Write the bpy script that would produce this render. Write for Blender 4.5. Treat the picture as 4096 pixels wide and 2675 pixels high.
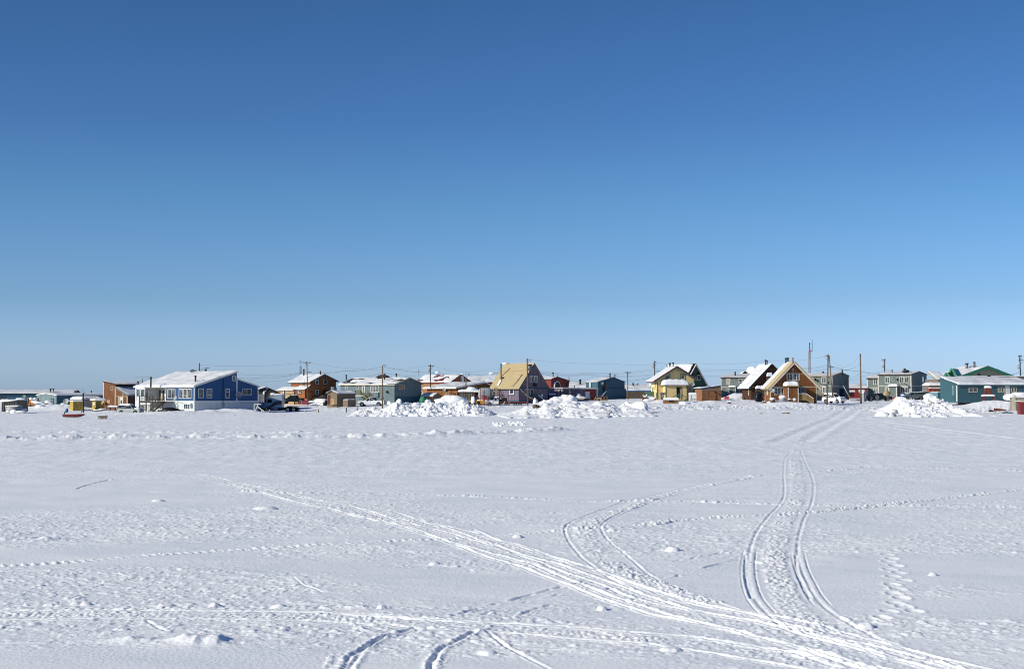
import bpy,math,random
import numpy as np
from mathutils import Vector
random.seed(7)
RNG = np.random.RandomState(11)
SC = bpy.context.scene
COL = SC.collection
for o in list(bpy.data.objects):
 bpy.data.objects.remove(o)
# ------------------------------------------------------------------ camera
FPX = 5689.0            # focal length in pixels of the 4096 wide photograph
EYE = 3.8               # eye height above the frozen flat
HZ = 1570.0             # row of the horizon in the photograph
TH = math.atan((HZ - 1337.5) / FPX)
CT,ST = math.cos(TH),math.sin(TH)
cd = bpy.data.cameras.new('camera')
cam = bpy.data.objects.new('camera',cd)
COL.objects.link(cam)
cam.location = (0,0,EYE)
cam.rotation_euler = (math.pi / 2 + TH,0,0)
cd.sensor_width = 36.0
cd.lens = 36.0 * FPX / 4096.0
cd.clip_start = 0.1
cd.clip_end = 20000
SC.camera = cam
# ------------------------------------------------------------------ light
SUN_EL = math.radians(24)
SUN_AZ = math.radians(-118)      # clockwise from +Y (the way the camera looks): left and a little behind the viewer
w = bpy.data.worlds.new("World")
SC.world = w
w.use_nodes = True
nt = w.node_tree
nt.nodes.clear()
out = nt.nodes.new('ShaderNodeOutputWorld')
bg = nt.nodes.new('ShaderNodeBackground')
sky = nt.nodes.new('ShaderNodeTexSky')
sky.sky_type = 'NISHITA'
sky.sun_disc = False
sky.sun_elevation = SUN_EL
sky.sun_rotation = SUN_AZ
sky.altitude = 0
sky.air_density = 1.0
sky.dust_density = 0.6
sky.ozone_density = 2.0
gam = nt.nodes.new('ShaderNodeGamma')
gam.inputs['Gamma'].default_value = 1.0
hsv = nt.nodes.new('ShaderNodeHueSaturation')
hsv.inputs['Saturation'].default_value = 1.0
nt.links.new(sky.outputs[0],gam.inputs[0])
nt.links.new(gam.outputs[0],hsv.inputs['Color'])
# very clear, dry arctic air: the whole sky is graded by height above the horizon, all the way round
tcw = nt.nodes.new('ShaderNodeTexCoord')
sep = nt.nodes.new('ShaderNodeSeparateXYZ')
nt.links.new(tcw.outputs['Generated'],sep.inputs[0])
mrw = nt.nodes.new('ShaderNodeMapRange')
mrw.inputs[2].default_value = 0.30
nt.links.new(sep.outputs[2],mrw.inputs[0])
rw = nt.nodes.new('ShaderNodeValToRGB')
SKYG = [(0.0,(.90,1.30,2.40)),(.023,(.77,1.10,2.02)),(.064,(.54,.81,1.36)),(.132,(.41,.71,1.11)),(.187,(.32,.575,.97)),(.264,(.265,.51,.84)),(.30,(.24,.48,.82))]
rw.color_ramp.interpolation = 'LINEAR'
while len(rw.color_ramp.elements) < len(SKYG):
 rw.color_ramp.elements.new(0.5)
for el,(p,c) in zip(rw.color_ramp.elements,SKYG):
 el.position = p / .30
for el,(p,c) in zip(rw.color_ramp.elements,SKYG):
 el.color = (c[0] / 2.4,c[1] / 2.4,c[2] / 2.4,1)
nt.links.new(mrw.outputs[0],rw.inputs[0])
mw = nt.nodes.new('ShaderNodeMix')
mw.data_type = 'RGBA'
mw.blend_type = 'MULTIPLY'
mw.inputs[0].default_value = 1
nt.links.new(hsv.outputs[0],mw.inputs[6])
nt.links.new(rw.outputs[0],mw.inputs[7])
mw2 = nt.nodes.new('ShaderNodeVectorMath')
mw2.operation = 'SCALE'
mw2.inputs['Scale'].default_value = 2.4
nt.links.new(mw.outputs[2],mw2.inputs[0])
nt.links.new(mw2.outputs[0],bg.inputs[0])
nt.links.new(bg.outputs[0],out.inputs[0])
bg.inputs[1].default_value = 0.10
sl = bpy.data.lights.new('sun','SUN')
so = bpy.data.objects.new('sun',sl)
COL.objects.link(so)
sl.energy = 4.9
sl.angle = math.radians(0.53)
sl.color = (1.0,0.945,0.80)
sd = Vector((math.sin(SUN_AZ) * math.cos(SUN_EL),math.cos(SUN_AZ) * math.cos(SUN_EL),math.sin(SUN_EL)))
so.rotation_euler = sd.to_track_quat('Z','Y').to_euler()
so.location = sd * 100
SC.view_settings.view_transform = 'Standard'
SC.view_settings.look = 'None'
SC.view_settings.gamma = 1.0
SC.view_settings.use_curve_mapping = False
SC.view_settings.exposure = 0.0
SC.render.engine = 'CYCLES'
SC.cycles.pixel_filter_type = 'BLACKMAN_HARRIS'
SC.cycles.filter_width = 1.05
# ------------------------------------------------------------------ pixel helpers
OFF = dict(a=(0,1420),b=(500,1420),c=(1000,1420),d=(1500,1420),e=(1940,1420),
  f=(2440,1420),g=(2840,1360),h=(3300,1400),i=(3536,1400))
def Q(k,x,y):
 """pixel of an enlarged crop -> pixel of the photograph"""
 ox,oy = OFF[k]
 return (ox + x / 4.25,oy + y / 4.25)
def ray(px,py):
 u,v = (px - 2048.0) / FPX,(1337.5 - py) / FPX
 return np.array([u,CT - v * ST,ST + v * CT])
def W(px,py,Y):
 """the world point seen at pixel px, py at distance Y"""
 d = ray(px,py)
 t = Y / d[1]
 return np.array([d[0] * t,Y,EYE + d[2] * t])
def G(px,py,z=0.0):
 d = ray(px,py)
 t = (z - EYE) / d[2]
 return np.array([d[0] * t,d[1] * t,z])
def ppm(Y):
 return FPX / Y
# ------------------------------------------------------------------ materials
MATS = {}
def nodes(m):
 m.use_nodes = True
 return m.node_tree,m.node_tree.nodes,m.node_tree.links,m.node_tree.nodes['Principled BSDF']
def hexc(h):
 h = h.lstrip('#')
 c = [int(h[i:i + 2],16) / 255 for i in (0,2,4)]
 return tuple(x / 12.92 if x <= 0.04045 else ((x + 0.055) / 1.055) ** 2.4 for x in c) + (1,)
def mat(name,col,rough=0.7,metal=0.0,var=0.18,scale=1.5,groove=None,gaxis=0,bump=0.3,spec=0.4,
  grain=None,k=None,emit=None,groovedark=0.55,streak=False):
 """groove = spacing in metres of siding joints across UV axis gaxis; the groove is relief plus a darker joint line"""
 if name in MATS:
  return MATS[name]
 k_ = k or (0.86 if min(col[:3]) > 0.5 else 0.70)
 lum = 0.3 * col[0] + 0.55 * col[1] + 0.15 * col[2]
 col = tuple((c * 0.94 + lum * 0.06) * k_ for c in col[:3]) + (1,)
 m = bpy.data.materials.new(name)
 t,N,L,b = nodes(m)
 b.inputs['Roughness'].default_value = rough
 b.inputs['Metallic'].default_value = metal
 b.inputs['Specular IOR Level'].default_value = spec
 tc = N.new('ShaderNodeTexCoord')
 src = tc.outputs['UV']
 n1 = N.new('ShaderNodeTexNoise')
 n1.inputs['Scale'].default_value = scale
 n1.inputs['Detail'].default_value = 6
 mp = N.new('ShaderNodeMapping')
 if grain == 'v':
  mp.inputs['Scale'].default_value = (6,0.6,1)
 elif grain == 'h':
  mp.inputs['Scale'].default_value = (0.5,7,1)
 else:
  mp.inputs['Scale'].default_value = (1,1,1)
 L.new(src,mp.inputs[0])
 L.new(mp.outputs[0],n1.inputs['Vector'])
 mr = N.new('ShaderNodeMapRange')
 mr.inputs[1].default_value = 0.3
 mr.inputs[2].default_value = 0.7
 mr.inputs[3].default_value = 1 - var
 mr.inputs[4].default_value = 1 + var
 L.new(n1.outputs[0],mr.inputs[0])
 mul = N.new('ShaderNodeMix')
 mul.data_type = 'RGBA'
 mul.blend_type = 'MULTIPLY'
 mul.inputs[0].default_value = 1
 mul.inputs[6].default_value = col if len(col) == 4 else (*col,1)
 L.new(mr.outputs[0],mul.inputs[7])
 cur = mul.outputs[2]
 if streak:
  ns = N.new('ShaderNodeTexNoise')
  ns.inputs['Scale'].default_value = 1.0
  ms = N.new('ShaderNodeMapping')
  ms.inputs['Scale'].default_value = (3.5,0.25,1)
  L.new(src,ms.inputs[0])
  L.new(ms.outputs[0],ns.inputs['Vector'])
  r2 = N.new('ShaderNodeMapRange')
  r2.inputs[1].default_value = 0.42
  r2.inputs[2].default_value = 0.62
  r2.inputs[3].default_value = 1.0
  r2.inputs[4].default_value = 0.72
  L.new(ns.outputs[0],r2.inputs[0])
  m2 = N.new('ShaderNodeMix')
  m2.data_type = 'RGBA'
  m2.blend_type = 'MULTIPLY'
  m2.inputs[0].default_value = 1
  L.new(cur,m2.inputs[6])
  L.new(r2.outputs[0],m2.inputs[7])
  cur = m2.outputs[2]
 hsum = n1.outputs[0]
 if groove:
  sx = N.new('ShaderNodeSeparateXYZ')
  L.new(src,sx.inputs[0])
  dv = N.new('ShaderNodeMath'); dv.operation = 'DIVIDE'
  dv.inputs[1].default_value = groove
  L.new(sx.outputs[gaxis],dv.inputs[0])
  fr = N.new('ShaderNodeMath'); fr.operation = 'FRACT'
  L.new(dv.outputs[0],fr.inputs[0])
  lt = N.new('ShaderNodeMath'); lt.operation = 'LESS_THAN'
  lt.inputs[1].default_value = 0.12
  L.new(fr.outputs[0],lt.inputs[0])
  gm = N.new('ShaderNodeMix')
  gm.data_type = 'RGBA'
  gm.blend_type = 'MULTIPLY'
  gm.inputs[7].default_value = (groovedark,groovedark,groovedark,1)
  L.new(lt.outputs[0],gm.inputs[0])
  L.new(cur,gm.inputs[6])
  cur = gm.outputs[2]
  # plank to plank tone differences
  fl = N.new('ShaderNodeMath'); fl.operation = 'FLOOR'
  L.new(dv.outputs[0],fl.inputs[0])
  wn = N.new('ShaderNodeTexWhiteNoise')
  wn.noise_dimensions = '1D'
  L.new(fl.outputs[0],wn.inputs['W'])
  r3 = N.new('ShaderNodeMapRange')
  r3.inputs[3].default_value = 1 - var * .7
  r3.inputs[4].default_value = 1 + var * .5
  L.new(wn.outputs['Value'],r3.inputs[0])
  m3 = N.new('ShaderNodeMix')
  m3.data_type = 'RGBA'
  m3.blend_type = 'MULTIPLY'
  m3.inputs[0].default_value = 1
  L.new(cur,m3.inputs[6])
  L.new(r3.outputs[0],m3.inputs[7])
  cur = m3.outputs[2]
  sb = N.new('ShaderNodeMath'); sb.operation = 'SUBTRACT'
  L.new(n1.outputs[0],sb.inputs[0])
  L.new(lt.outputs[0],sb.inputs[1])
  hsum = sb.outputs[0]
 L.new(cur,b.inputs['Base Color'])
 bp = N.new('ShaderNodeBump')
 bp.inputs['Strength'].default_value = bump
 bp.inputs['Distance'].default_value = 0.02
 L.new(hsum,bp.inputs['Height'])
 L.new(bp.outputs[0],b.inputs['Normal'])
 if emit:
  b.inputs['Emission Color'].default_value = (*emit[:3],1)
  b.inputs['Emission Strength'].default_value = emit[3]
 MATS[name] = m
 return m
def snow_material(name='snow',c0=(0.82,0.835,0.86,1),c1=(0.90,0.90,0.905,1)):
 m = bpy.data.materials.new(name)
 t,N,L,b = nodes(m)
 b.inputs['Roughness'].default_value = 0.75
 b.inputs['Specular IOR Level'].default_value = 0.25
 tc = N.new('ShaderNodeTexCoord')
 n = N.new('ShaderNodeTexNoise')
 n.inputs['Scale'].default_value = 0.35
 n.inputs['Detail'].default_value = 8
 L.new(tc.outputs['Object'],n.inputs['Vector'])
 cr = N.new('ShaderNodeValToRGB')
 cr.color_ramp.elements[0].position = 0.35
 cr.color_ramp.elements[0].color = c0
 cr.color_ramp.elements[1].position = 0.65
 cr.color_ramp.elements[1].color = c1
 L.new(n.outputs[0],cr.inputs[0])
 L.new(cr.outputs[0],b.inputs['Base Color'])
 n2 = N.new('ShaderNodeTexNoise')
 n2.inputs['Scale'].default_value = 14
 n2.inputs['Detail'].default_value = 5
 n2.inputs['Roughness'].default_value = 0.6
 L.new(tc.outputs['Object'],n2.inputs['Vector'])
 bp = N.new('ShaderNodeBump')
 bp.inputs['Strength'].default_value = 0.5
 bp.inputs['Distance'].default_value = 0.03
 L.new(n2.outputs[0],bp.inputs['Height'])
 L.new(bp.outputs[0],b.inputs['Normal'])
 return m
SNOW = snow_material()
MATS['snow'] = SNOW
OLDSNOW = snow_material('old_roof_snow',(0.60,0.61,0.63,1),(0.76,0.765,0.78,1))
def glass_material():
 m = bpy.data.materials.new('window_glass')
 t,N,L,b = nodes(m)
 b.inputs['Base Color'].default_value = (0.02,0.028,0.035,1)
 b.inputs['Roughness'].default_value = 0.06
 b.inputs['Specular IOR Level'].default_value = 0.8
 tc = N.new('ShaderNodeTexCoord')
 n = N.new('ShaderNodeTexNoise')
 n.inputs['Scale'].default_value = 1.3
 L.new(tc.outputs['Object'],n.inputs['Vector'])
 cr = N.new('ShaderNodeValToRGB')
 cr.color_ramp.elements[0].position = 0.42
 cr.color_ramp.elements[0].color = (0.015,0.02,0.03,1)
 cr.color_ramp.elements[1].position = 0.62
 cr.color_ramp.elements[1].color = (0.10,0.12,0.13,1)
 L.new(n.outputs[0],cr.inputs[0])
 L.new(cr.outputs[0],b.inputs['Base Color'])
 return m
GLASS = glass_material()
MATS['glass'] = GLASS
# ------------------------------------------------------------------ numpy noise
def _hash(ix,iy,seed):
 h = (ix.astype(np.int64) * 374761393 + iy.astype(np.int64) * 668265263 + seed * 1442695041) & 0xFFFFFFFF
 h = ((h ^ (h >> 13)) * 1274126177) & 0xFFFFFFFF
 h = (h ^ (h >> 16)) & 0xFFFFFFFF
 return h.astype(np.float64) / 4294967295.0
def vnoise(x,y,seed=0):
 x0,y0 = np.floor(x),np.floor(y)
 fx,fy = x - x0,y - y0
 fx = fx * fx * fx * (fx * (fx * 6 - 15) + 10)
 fy = fy * fy * fy * (fy * (fy * 6 - 15) + 10)
 a = _hash(x0,y0,seed); b = _hash(x0 + 1,y0,seed)
 c = _hash(x0,y0 + 1,seed); d = _hash(x0 + 1,y0 + 1,seed)
 return (a + (b - a) * fx) * (1 - fy) + (c + (d - c) * fx) * fy     # 0..1
def fbm(x,y,seed=0,octv=4,gain=0.5):
 s,a,t = 0,1.0,0
 for k in range(octv):
  s = s + a * vnoise(x * 2 ** k + 17.3 * k,y * 2 ** k - 9.1 * k,seed + k)
  t += a
  a *= gain
 return s / t
def clods(x,y,seed=0,dens=0.5):
 """rounded lumps: distance to jittered cell points"""
 x0,y0 = np.floor(x),np.floor(y)
 best = np.zeros_like(x)
 for dx in (-1,0,1):
  for dy in (-1,0,1):
   cx,cy = x0 + dx,y0 + dy
   px_ = cx + 0.15 + 0.7 * _hash(cx,cy,seed)
   py_ = cy + 0.15 + 0.7 * _hash(cx,cy,seed + 5)
   r = 0.18 + 0.42 * _hash(cx,cy,seed + 9)
   on = _hash(cx,cy,seed + 13) < dens
   d2 = ((x - px_) ** 2 + (y - py_) ** 2) / (r * r)
   v = np.where(on,np.clip(1 - d2,0,1) ** 0.6 * r,0)
   best = np.maximum(best,v)
 return best
# ------------------------------------------------------------------ objects
def tag(o,label=None,cat=None,group=None,kind=None):
 if label: o['label'] = label
 if cat: o['category'] = cat
 if group: o['group'] = group
 if kind: o['kind'] = kind
 return o
def empty(name,loc,label,cat,group=None):
 o = bpy.data.objects.new(name,None)
 o.empty_display_size = 0.3
 COL.objects.link(o)
 o.location = tuple(float(v) for v in loc)
 return tag(o,label,cat,group)
def rootloc(o):
 p = np.zeros(3)
 while o is not None:
  p += np.array(o.location)
  o = o.parent
 return p
class MB:
 def __init__(s):
  s.v,s.f,s.sm = [],[],[]
 def add(s,vs,fs,smooth=False):
  n = len(s.v)
  s.v += [tuple(float(c) for c in p) for p in vs]
  s.f += [tuple(n + i for i in f) for f in fs]
  s.sm += [smooth] * len(fs)
  return s
 def hexa(s,p):      # p: 8 points, bottom ring 0-3, top ring 4-7
  return s.add(p,[(0,3,2,1),(4,5,6,7),(0,1,5,4),(1,2,6,5),(2,3,7,6),(3,0,4,7)])
 def box(s,c,sz,rz=0.0):
  c = np.array(c,float); ca,sa = math.cos(rz),math.sin(rz)
  hx,hy,hz = [q / 2 for q in sz]
  P = []
  for z in (-hz,hz):
   for x,y in ((-hx,-hy),(hx,-hy),(hx,hy),(-hx,hy)):
    P.append(c + np.array([x * ca - y * sa,x * sa + y * ca,z]))
  return s.hexa(P)
 def beam(s,a,b,w,h=None,up=(0,0,1)):
  a,b = np.array(a,float),np.array(b,float)
  h = w if h is None else h
  d = b - a; d /= (np.linalg.norm(d) + 1e-9)
  u = np.array(up,float)
  if abs(d @ u) > 0.95: u = np.array([0,1.0,0])
  r = np.cross(d,u); r /= np.linalg.norm(r)
  u = np.cross(r,d)
  P = []
  for q in (a,b):
   for i,j in ((-1,-1),(1,-1),(1,1),(-1,1)):
    P.append(q + r * i * w / 2 + u * j * h / 2)
  return s.add(P,[(0,1,2,3),(7,6,5,4),(0,4,5,1),(1,5,6,2),(2,6,7,3),(3,7,4,0)])
 def tube(s,pts,r,n=8,r2=None,smooth=True):
  pts = [np.array(p,float) for p in pts]
  m = len(pts); base = len(s.v)
  for i,p in enumerate(pts):
   d = pts[min(i + 1,m - 1)] - pts[max(i - 1,0)]
   d /= (np.linalg.norm(d) + 1e-9)
   u = np.array([0,0,1.0]) if abs(d[2]) < 0.9 else np.array([1.0,0,0])
   a = np.cross(d,u); a /= np.linalg.norm(a); b = np.cross(d,a)
   rr = r if r2 is None else r + (r2 - r) * i / max(1,m - 1)
   for k in range(n):
    t = 2 * math.pi * k / n
    s.v.append(tuple(p + rr * (math.cos(t) * a + math.sin(t) * b)))
  for i in range(m - 1):
   for k in range(n):
    k2 = (k + 1) % n
    s.f.append((base + i * n + k,base + i * n + k2,base + (i + 1) * n + k2,base + (i + 1) * n + k))
    s.sm.append(smooth)
  s.f.append(tuple(base + k for k in reversed(range(n)))); s.sm.append(False)
  s.f.append(tuple(base + (m - 1) * n + k for k in range(n))); s.sm.append(False)
  return s
 def cyl(s,c,r,h,axis=(0,0,1),n=16,r2=None):
  c,ax = np.array(c,float),np.array(axis,float)
  ax /= np.linalg.norm(ax)
  return s.tube([c - ax * h / 2,c + ax * h / 2],r,n,r2)
 def prism(s,poly,d):      # poly: list of 3d points (convex or not), d: extrusion vector
  poly = [np.array(p,float) for p in poly]; d = np.array(d,float); n = len(poly)
  vs = poly + [p + d for p in poly]
  fs = [tuple(range(n)),tuple(reversed(range(n,2 * n)))]
  for i in range(n):
   j = (i + 1) % n
   fs.append((i,i + n,j + n,j))
  return s.add(vs,fs)
 def grid(s,P,smooth=True):      # P: array (m, n, 3)
  m,n = P.shape[:2]; base = len(s.v)
  s.v += [tuple(p) for p in P.reshape(-1,3).tolist()]
  for i in range(m - 1):
   for j in range(n - 1):
    a = base + i * n + j
    s.f.append((a,a + 1,a + n + 1,a + n)); s.sm.append(smooth)
  return s
 def lump(s,c,r,seed=0,n=10,flat=0.0,rough=0.25,smooth=False):
  """irregular rounded block, radii r=(rx,ry,rz)"""
  R = np.random.RandomState(seed)
  m = max(5,n // 2 + 1); base = len(s.v)
  ph = R.rand(6) * 6.28
  for i in range(m):
   th = math.pi * (i + 0.0) / (m - 1)
   for k in range(n):
    p = 2 * math.pi * k / n
    q = 1 + rough * (math.sin(2 * p + ph[0]) * .4 + math.sin(3 * p + ph[1] + th * 2) * .4 + math.sin(5 * th + ph[2] + p) * .3) + rough * 0.5 * (R.rand() - .5)
    x = math.sin(th) * math.cos(p) * q; y = math.sin(th) * math.sin(p) * q; z = math.cos(th) * (1 if i in (0,m - 1) else q)
    z = max(z,flat - 1) if flat else z
    s.v.append((c[0] + x * r[0],c[1] + y * r[1],c[2] + z * r[2]))
  for i in range(m - 1):
   for k in range(n):
    k2 = (k + 1) % n
    s.f.append((base + i * n + k,base + (i + 1) * n + k,base + (i + 1) * n + k2,base + i * n + k2)); s.sm.append(smooth)
  return s
 def build(s,name,material,parent=None,label=None,kind=None):
  me = bpy.data.meshes.new(name)
  off = rootloc(parent) if parent is not None else np.zeros(3)
  v = np.array(s.v,float).reshape(-1,3) - off
  me.from_pydata(v.tolist(),[],s.f)
  me.polygons.foreach_set('use_smooth',s.sm)
  # box mapped UVs in metres: u along the horizontal tangent, v up the face
  uv = me.uv_layers.new(name='UVMap')
  nl = len(me.loops)
  li = np.empty(nl,np.int32); me.loops.foreach_get('vertex_index',li)
  npz = len(me.polygons)
  nor = np.empty(npz * 3); me.polygons.foreach_get('normal',nor); nor = nor.reshape(-1,3)
  tot = np.empty(npz,np.int32); me.polygons.foreach_get('loop_total',tot)
  ln = np.repeat(nor,tot,axis=0)
  tx = np.stack([-ln[:,1],ln[:,0],np.zeros(nl)],1)
  L_ = np.linalg.norm(tx,axis=1)
  fl = L_ < 0.05
  tx[fl] = (1,0,0); L_[fl] = 1
  tx /= L_[:,None]
  bt = np.cross(ln,tx)
  P = v[li]
  UV = np.stack([(P * tx).sum(1),(P * bt).sum(1)],1)
  uv.data.foreach_set('uv',UV.ravel())
  if material is not None:
   me.materials.append(MATS[material] if isinstance(material,str) else material)
  o = bpy.data.objects.new(name,me)
  COL.objects.link(o)
  if parent is not None:
   o.parent = parent
  if label: o['label'] = label
  if kind: o['kind'] = kind
  return o
def single(name,mb,material,label,cat,base=None,group=None):
 """a thing that is one mesh: origin at its base"""
 v = np.array(mb.v)
 b = np.array([(v[:,0].min() + v[:,0].max()) / 2,(v[:,1].min() + v[:,1].max()) / 2,v[:,2].min()]) if base is None else np.array(base)
 mb.v = (v - b).tolist()
 o = mb.build(name,material)
 o.location = tuple(b)
 return tag(o,label,cat,group)
def mid(mb):
 v = np.array(mb.v)
 return (v.min(0) + v.max(0)) / 2
# ------------------------------------------------------------------ ground height
def flatpy(Y): return HZ + EYE * FPX / Y
_GY = [150,200,225,250,275,300,330,360,420,550]
_F = None
_GT = {
 -1200: [_F,_F,1666,1656,1649,1641,1633,1628,1620,1609],
 0:    [_F,_F,1666,1656,1649,1640,1632,1627,1619,1608],
 330:  [_F,_F,1666,1656,1649,1638,1629,1624,1617,1607],
 800:  [_F,_F,1666,1656,1649,1641,1630,1622,1614,1606],
 1150: [_F,_F,1666,1656,1650,1642,1619,1611,1606,1602],
 1400: [_F,_F,1666,1655,1643,1629,1616,1610,1604,1600],
 1800: [_F,1677,1664,1650,1637,1627,1613,1606,1600,1597],
 2200: [_F,1677,1662,1646,1632,1621,1609,1600,1595,1593],
 2500: [_F,1676,1657,1638,1620,1608,1600,1597,1593,1591],
 2750: [_F,1676,1655,1636,1617,1605,1598,1595,1592,1590],
 3100: [_F,1675,1653,1634,1613,1603,1597,1594,1591,1590],
 3400: [_F,1675,1653,1636,1620,1611,1604,1596,1592,1590],
 3700: [_F,1676,1656,1634,1614,1605,1600,1594,1591,1590],
 4096: [_F,1674,1653,1632,1610,1604,1599,1594,1591,1590],
 5300: [_F,1674,1653,1632,1610,1604,1599,1594,1591,1590],
}
_gx = sorted(_GT)
_gz = np.array([[EYE - ((flatpy(Y) if q is None else q) - HZ) * Y / FPX for Y,q in zip(_GY,_GT[k])] for k in _gx])
def base_z(x,Y):
 x = np.asarray(x,float); Y = np.asarray(Y,float)
 px = 2048 + x / np.maximum(Y,1) * FPX
 gi = np.clip(np.interp(px,_gx,np.arange(len(_gx))),0,len(_gx) - 1.0001)
 gj = np.clip(np.interp(Y,_GY,np.arange(len(_GY))),0,len(_GY) - 1.0001)
 i,j = gi.astype(int),gj.astype(int)
 a,b = gi - i,gj - j
 b = b * b * (3 - 2 * b) * .5 + b * .5
 z = (_gz[i,j] * (1 - a) + _gz[i + 1,j] * a) * (1 - b) + (_gz[i,j + 1] * (1 - a) + _gz[i + 1,j + 1] * a) * b
 far = np.clip((Y - 600) / 2500,0,1)
 return np.where(Y < 150,0,z * (1 - far))
def gz(x,Y):
 return float(base_z(np.array([x]),np.array([Y]))[0])
# rows and columns of the snow field: finer near the camera
NR,NC = 1120,1080
s0,s1 = 17.5 ** -0.5,330 ** -0.5
rowsY = np.linspace(s0,s1,NR) ** -2.0
rowsY = np.concatenate([rowsY,330 + np.cumsum(np.linspace(2,12,34)),[600,700,850,1100,1500,2200,3500,6000,9000]])
uc = np.linspace(-0.385,0.385,NC)
side = 0.385 + np.cumsum(np.geomspace(0.004,1.5,26))
ucol = np.concatenate([-side[::-1],uc,side])
YY,UU = np.meshgrid(rowsY,ucol,indexing='ij')
XX = UU * np.maximum(YY,17.0)
ZB = base_z(XX,YY)
H = np.zeros_like(XX)
def R1(x,y): return G(x * .6594,1650 + y * .6594)[:2]
def R2(x,y): return G(1300 + x * .6594,1650 + y * .6594)[:2]
def R3(x,y): return G(2696 + x * .6594,1650 + y * .6594)[:2]
def spline(pts,step=0.25):
 P = np.array(pts,float)
 P = np.vstack([2 * P[0] - P[1],P,2 * P[-1] - P[-2]])
 out = []
 for i in range(1,len(P) - 2):
  n = max(2,int(np.linalg.norm(P[i + 1] - P[i]) / step))
  for t in np.linspace(0,1,n,endpoint=False):
   a = P[i - 1]; b = P[i]; c = P[i + 1]; d = P[i + 2]
   out.append(0.5 * ((2 * b) + (-a + c) * t + (2 * a - 5 * b + 4 * c - d) * t * t + (-a + 3 * b - 3 * c + d) * t ** 3))
 out.append(P[-2])
 return np.array(out)
def curve_field(C,width):
 """signed distance and arc length from curve C on the field, only within width; yields the touched window"""
 D = np.full(XX.shape,1e3,np.float32)
 S = np.zeros(XX.shape,np.float32)
 seg = np.linalg.norm(np.diff(C,axis=0),axis=1)
 arc = np.concatenate([[0],np.cumsum(seg)])
 K = 4
 for k in range(0,len(C) - 1,K):
  e = min(k + K,len(C) - 1)
  a,b = C[k],C[e]
  sub = C[k:e + 1]
  y0,y1 = sub[:,1].min() - width,sub[:,1].max() + width
  r0,r1 = np.searchsorted(rowsY,[y0,y1])
  if r1 <= r0: continue
  yy = max(y0,17.0)
  us = np.concatenate([(sub[:,0] - width) / yy,(sub[:,0] + width) / yy,(sub[:,0] - width) / max(y1,17),(sub[:,0] + width) / max(y1,17)])
  c0,c1 = np.searchsorted(ucol,[us.min(),us.max()])
  if c1 <= c0: continue
  X,Yv = XX[r0:r1,c0:c1],YY[r0:r1,c0:c1]
  d = b - a; L2 = d @ d
  if L2 < 1e-9: continue
  t = np.clip(((X - a[0]) * d[0] + (Yv - a[1]) * d[1]) / L2,0,1)
  dx,dy = X - a[0] - t * d[0],Yv - a[1] - t * d[1]
  dist = np.sqrt(dx * dx + dy * dy)
  sg = np.sign(d[0] * dy - d[1] * dx)
  cur = D[r0:r1,c0:c1]
  better = dist < np.abs(cur)
  cur[better] = (dist * sg)[better]
  S[r0:r1,c0:c1][better] = (arc[k] + t * math.sqrt(L2))[better]
 return D,S
def g(d,w): return np.exp(-(d / w) ** 2)
# --- broad relief of the wind packed snow
near = np.clip(1.3 - YY / 260,0.15,1)
H += 0.10 * (fbm(XX / 14,YY / 9,3,3) - .5)
H += 0.05 * (fbm(XX / 3.4 + YY / 9,YY / 2.2,8,3) - .5) * near
town = np.clip((YY - 215) / 40,0,1)
H += town * (0.20 * (fbm(XX / 7,YY / 7,31,3) - .5) + 0.07 * (fbm(XX / 1.5,YY / 4,32,3) - .5) + .25 * np.clip(fbm(XX / 3,YY / 3,33,3) - .55,0,1) * clods(XX / .8,YY / 2,34,.6) * 4)
# --- rough zones and smooth zones
rough = np.clip((fbm(XX / 8 + 3,YY / 7,21,4) - 0.47) * 7,0,1)
def zone(P,rx,ry,val):
 global rough
 d = np.sqrt(((XX - P[0]) / rx) ** 2 + ((YY - P[1]) / ry) ** 2)
 k = np.clip(1.6 - d,0,1)
 k = np.clip(k + (fbm(XX / 2.5,YY / 2.5,77,3) - .5) * .8 * (k > 0),0,1)
 rough = rough * (1 - k) + val * k
for P,rx,ry,v in ((R2(600,1030),3.8,2.6,0.0),(R1(1900,960),2.5,2.0,0.0),(R3(1700,980),4.5,3.0,0.0),(R3(1200,950),2.4,2.5,0.0),
     (R1(850,560),5,3.4,0.0),(R2(1250,760),2.2,1.2,0.0),(R3(300,590),4,2.0,0.0),(R2(1500,440),8,4,0.0),
     (R3(200,430),4,3,0.05),(R1(300,880),4,2.0,0.0),(R1(700,1500),3,1.2,0.05),(R2(950,1500),1.6,1.0,0.0),
     (R3(1700,1180),3.5,1.2,0.05),
     (R1(1150,650),6,4.5,0.9),(R1(250,730),4.5,3.0,1.0),(R1(1900,640),4,3.2,1.0),(R1(650,1050),4,2.0,0.7),
     (R1(1200,1020),2.6,1.6,0.9),(R1(1850,1320),3.0,0.9,1.0),(R1(400,1290),3.0,0.6,0.8),(R1(250,1000),2.2,1.0,0.8),
     (R2(1150,620),4.5,3.0,0.9),(R2(1050,920),2.0,0.9,1.0),(R2(300,830),4,1.6,0.8),(R2(1950,750),2.5,3.5,1.0),
     (R3(130,760),2.8,2.4,1.0),(R3(1100,830),3.4,1.0,0.9),(R3(1000,470),5,4,0.8),(R3(1250,650),5,2.2,0.6),
     (R3(1350,1290),2.4,0.8,0.9),(R3(1550,1080),1.2,0.8,0.7),(R3(1750,790),3.5,1.5,0.8),(R1(500,340),12,7,0.6),
     (R2(700,1400),1.6,0.8,0.8),(R2(1450,1430),2.0,0.6,0.7),(R1(900,1390),2.4,0.5,0.6)):
 zone(P,rx,ry,v)
rough *= np.clip(1.25 - YY / 170,0.25,1)
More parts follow.
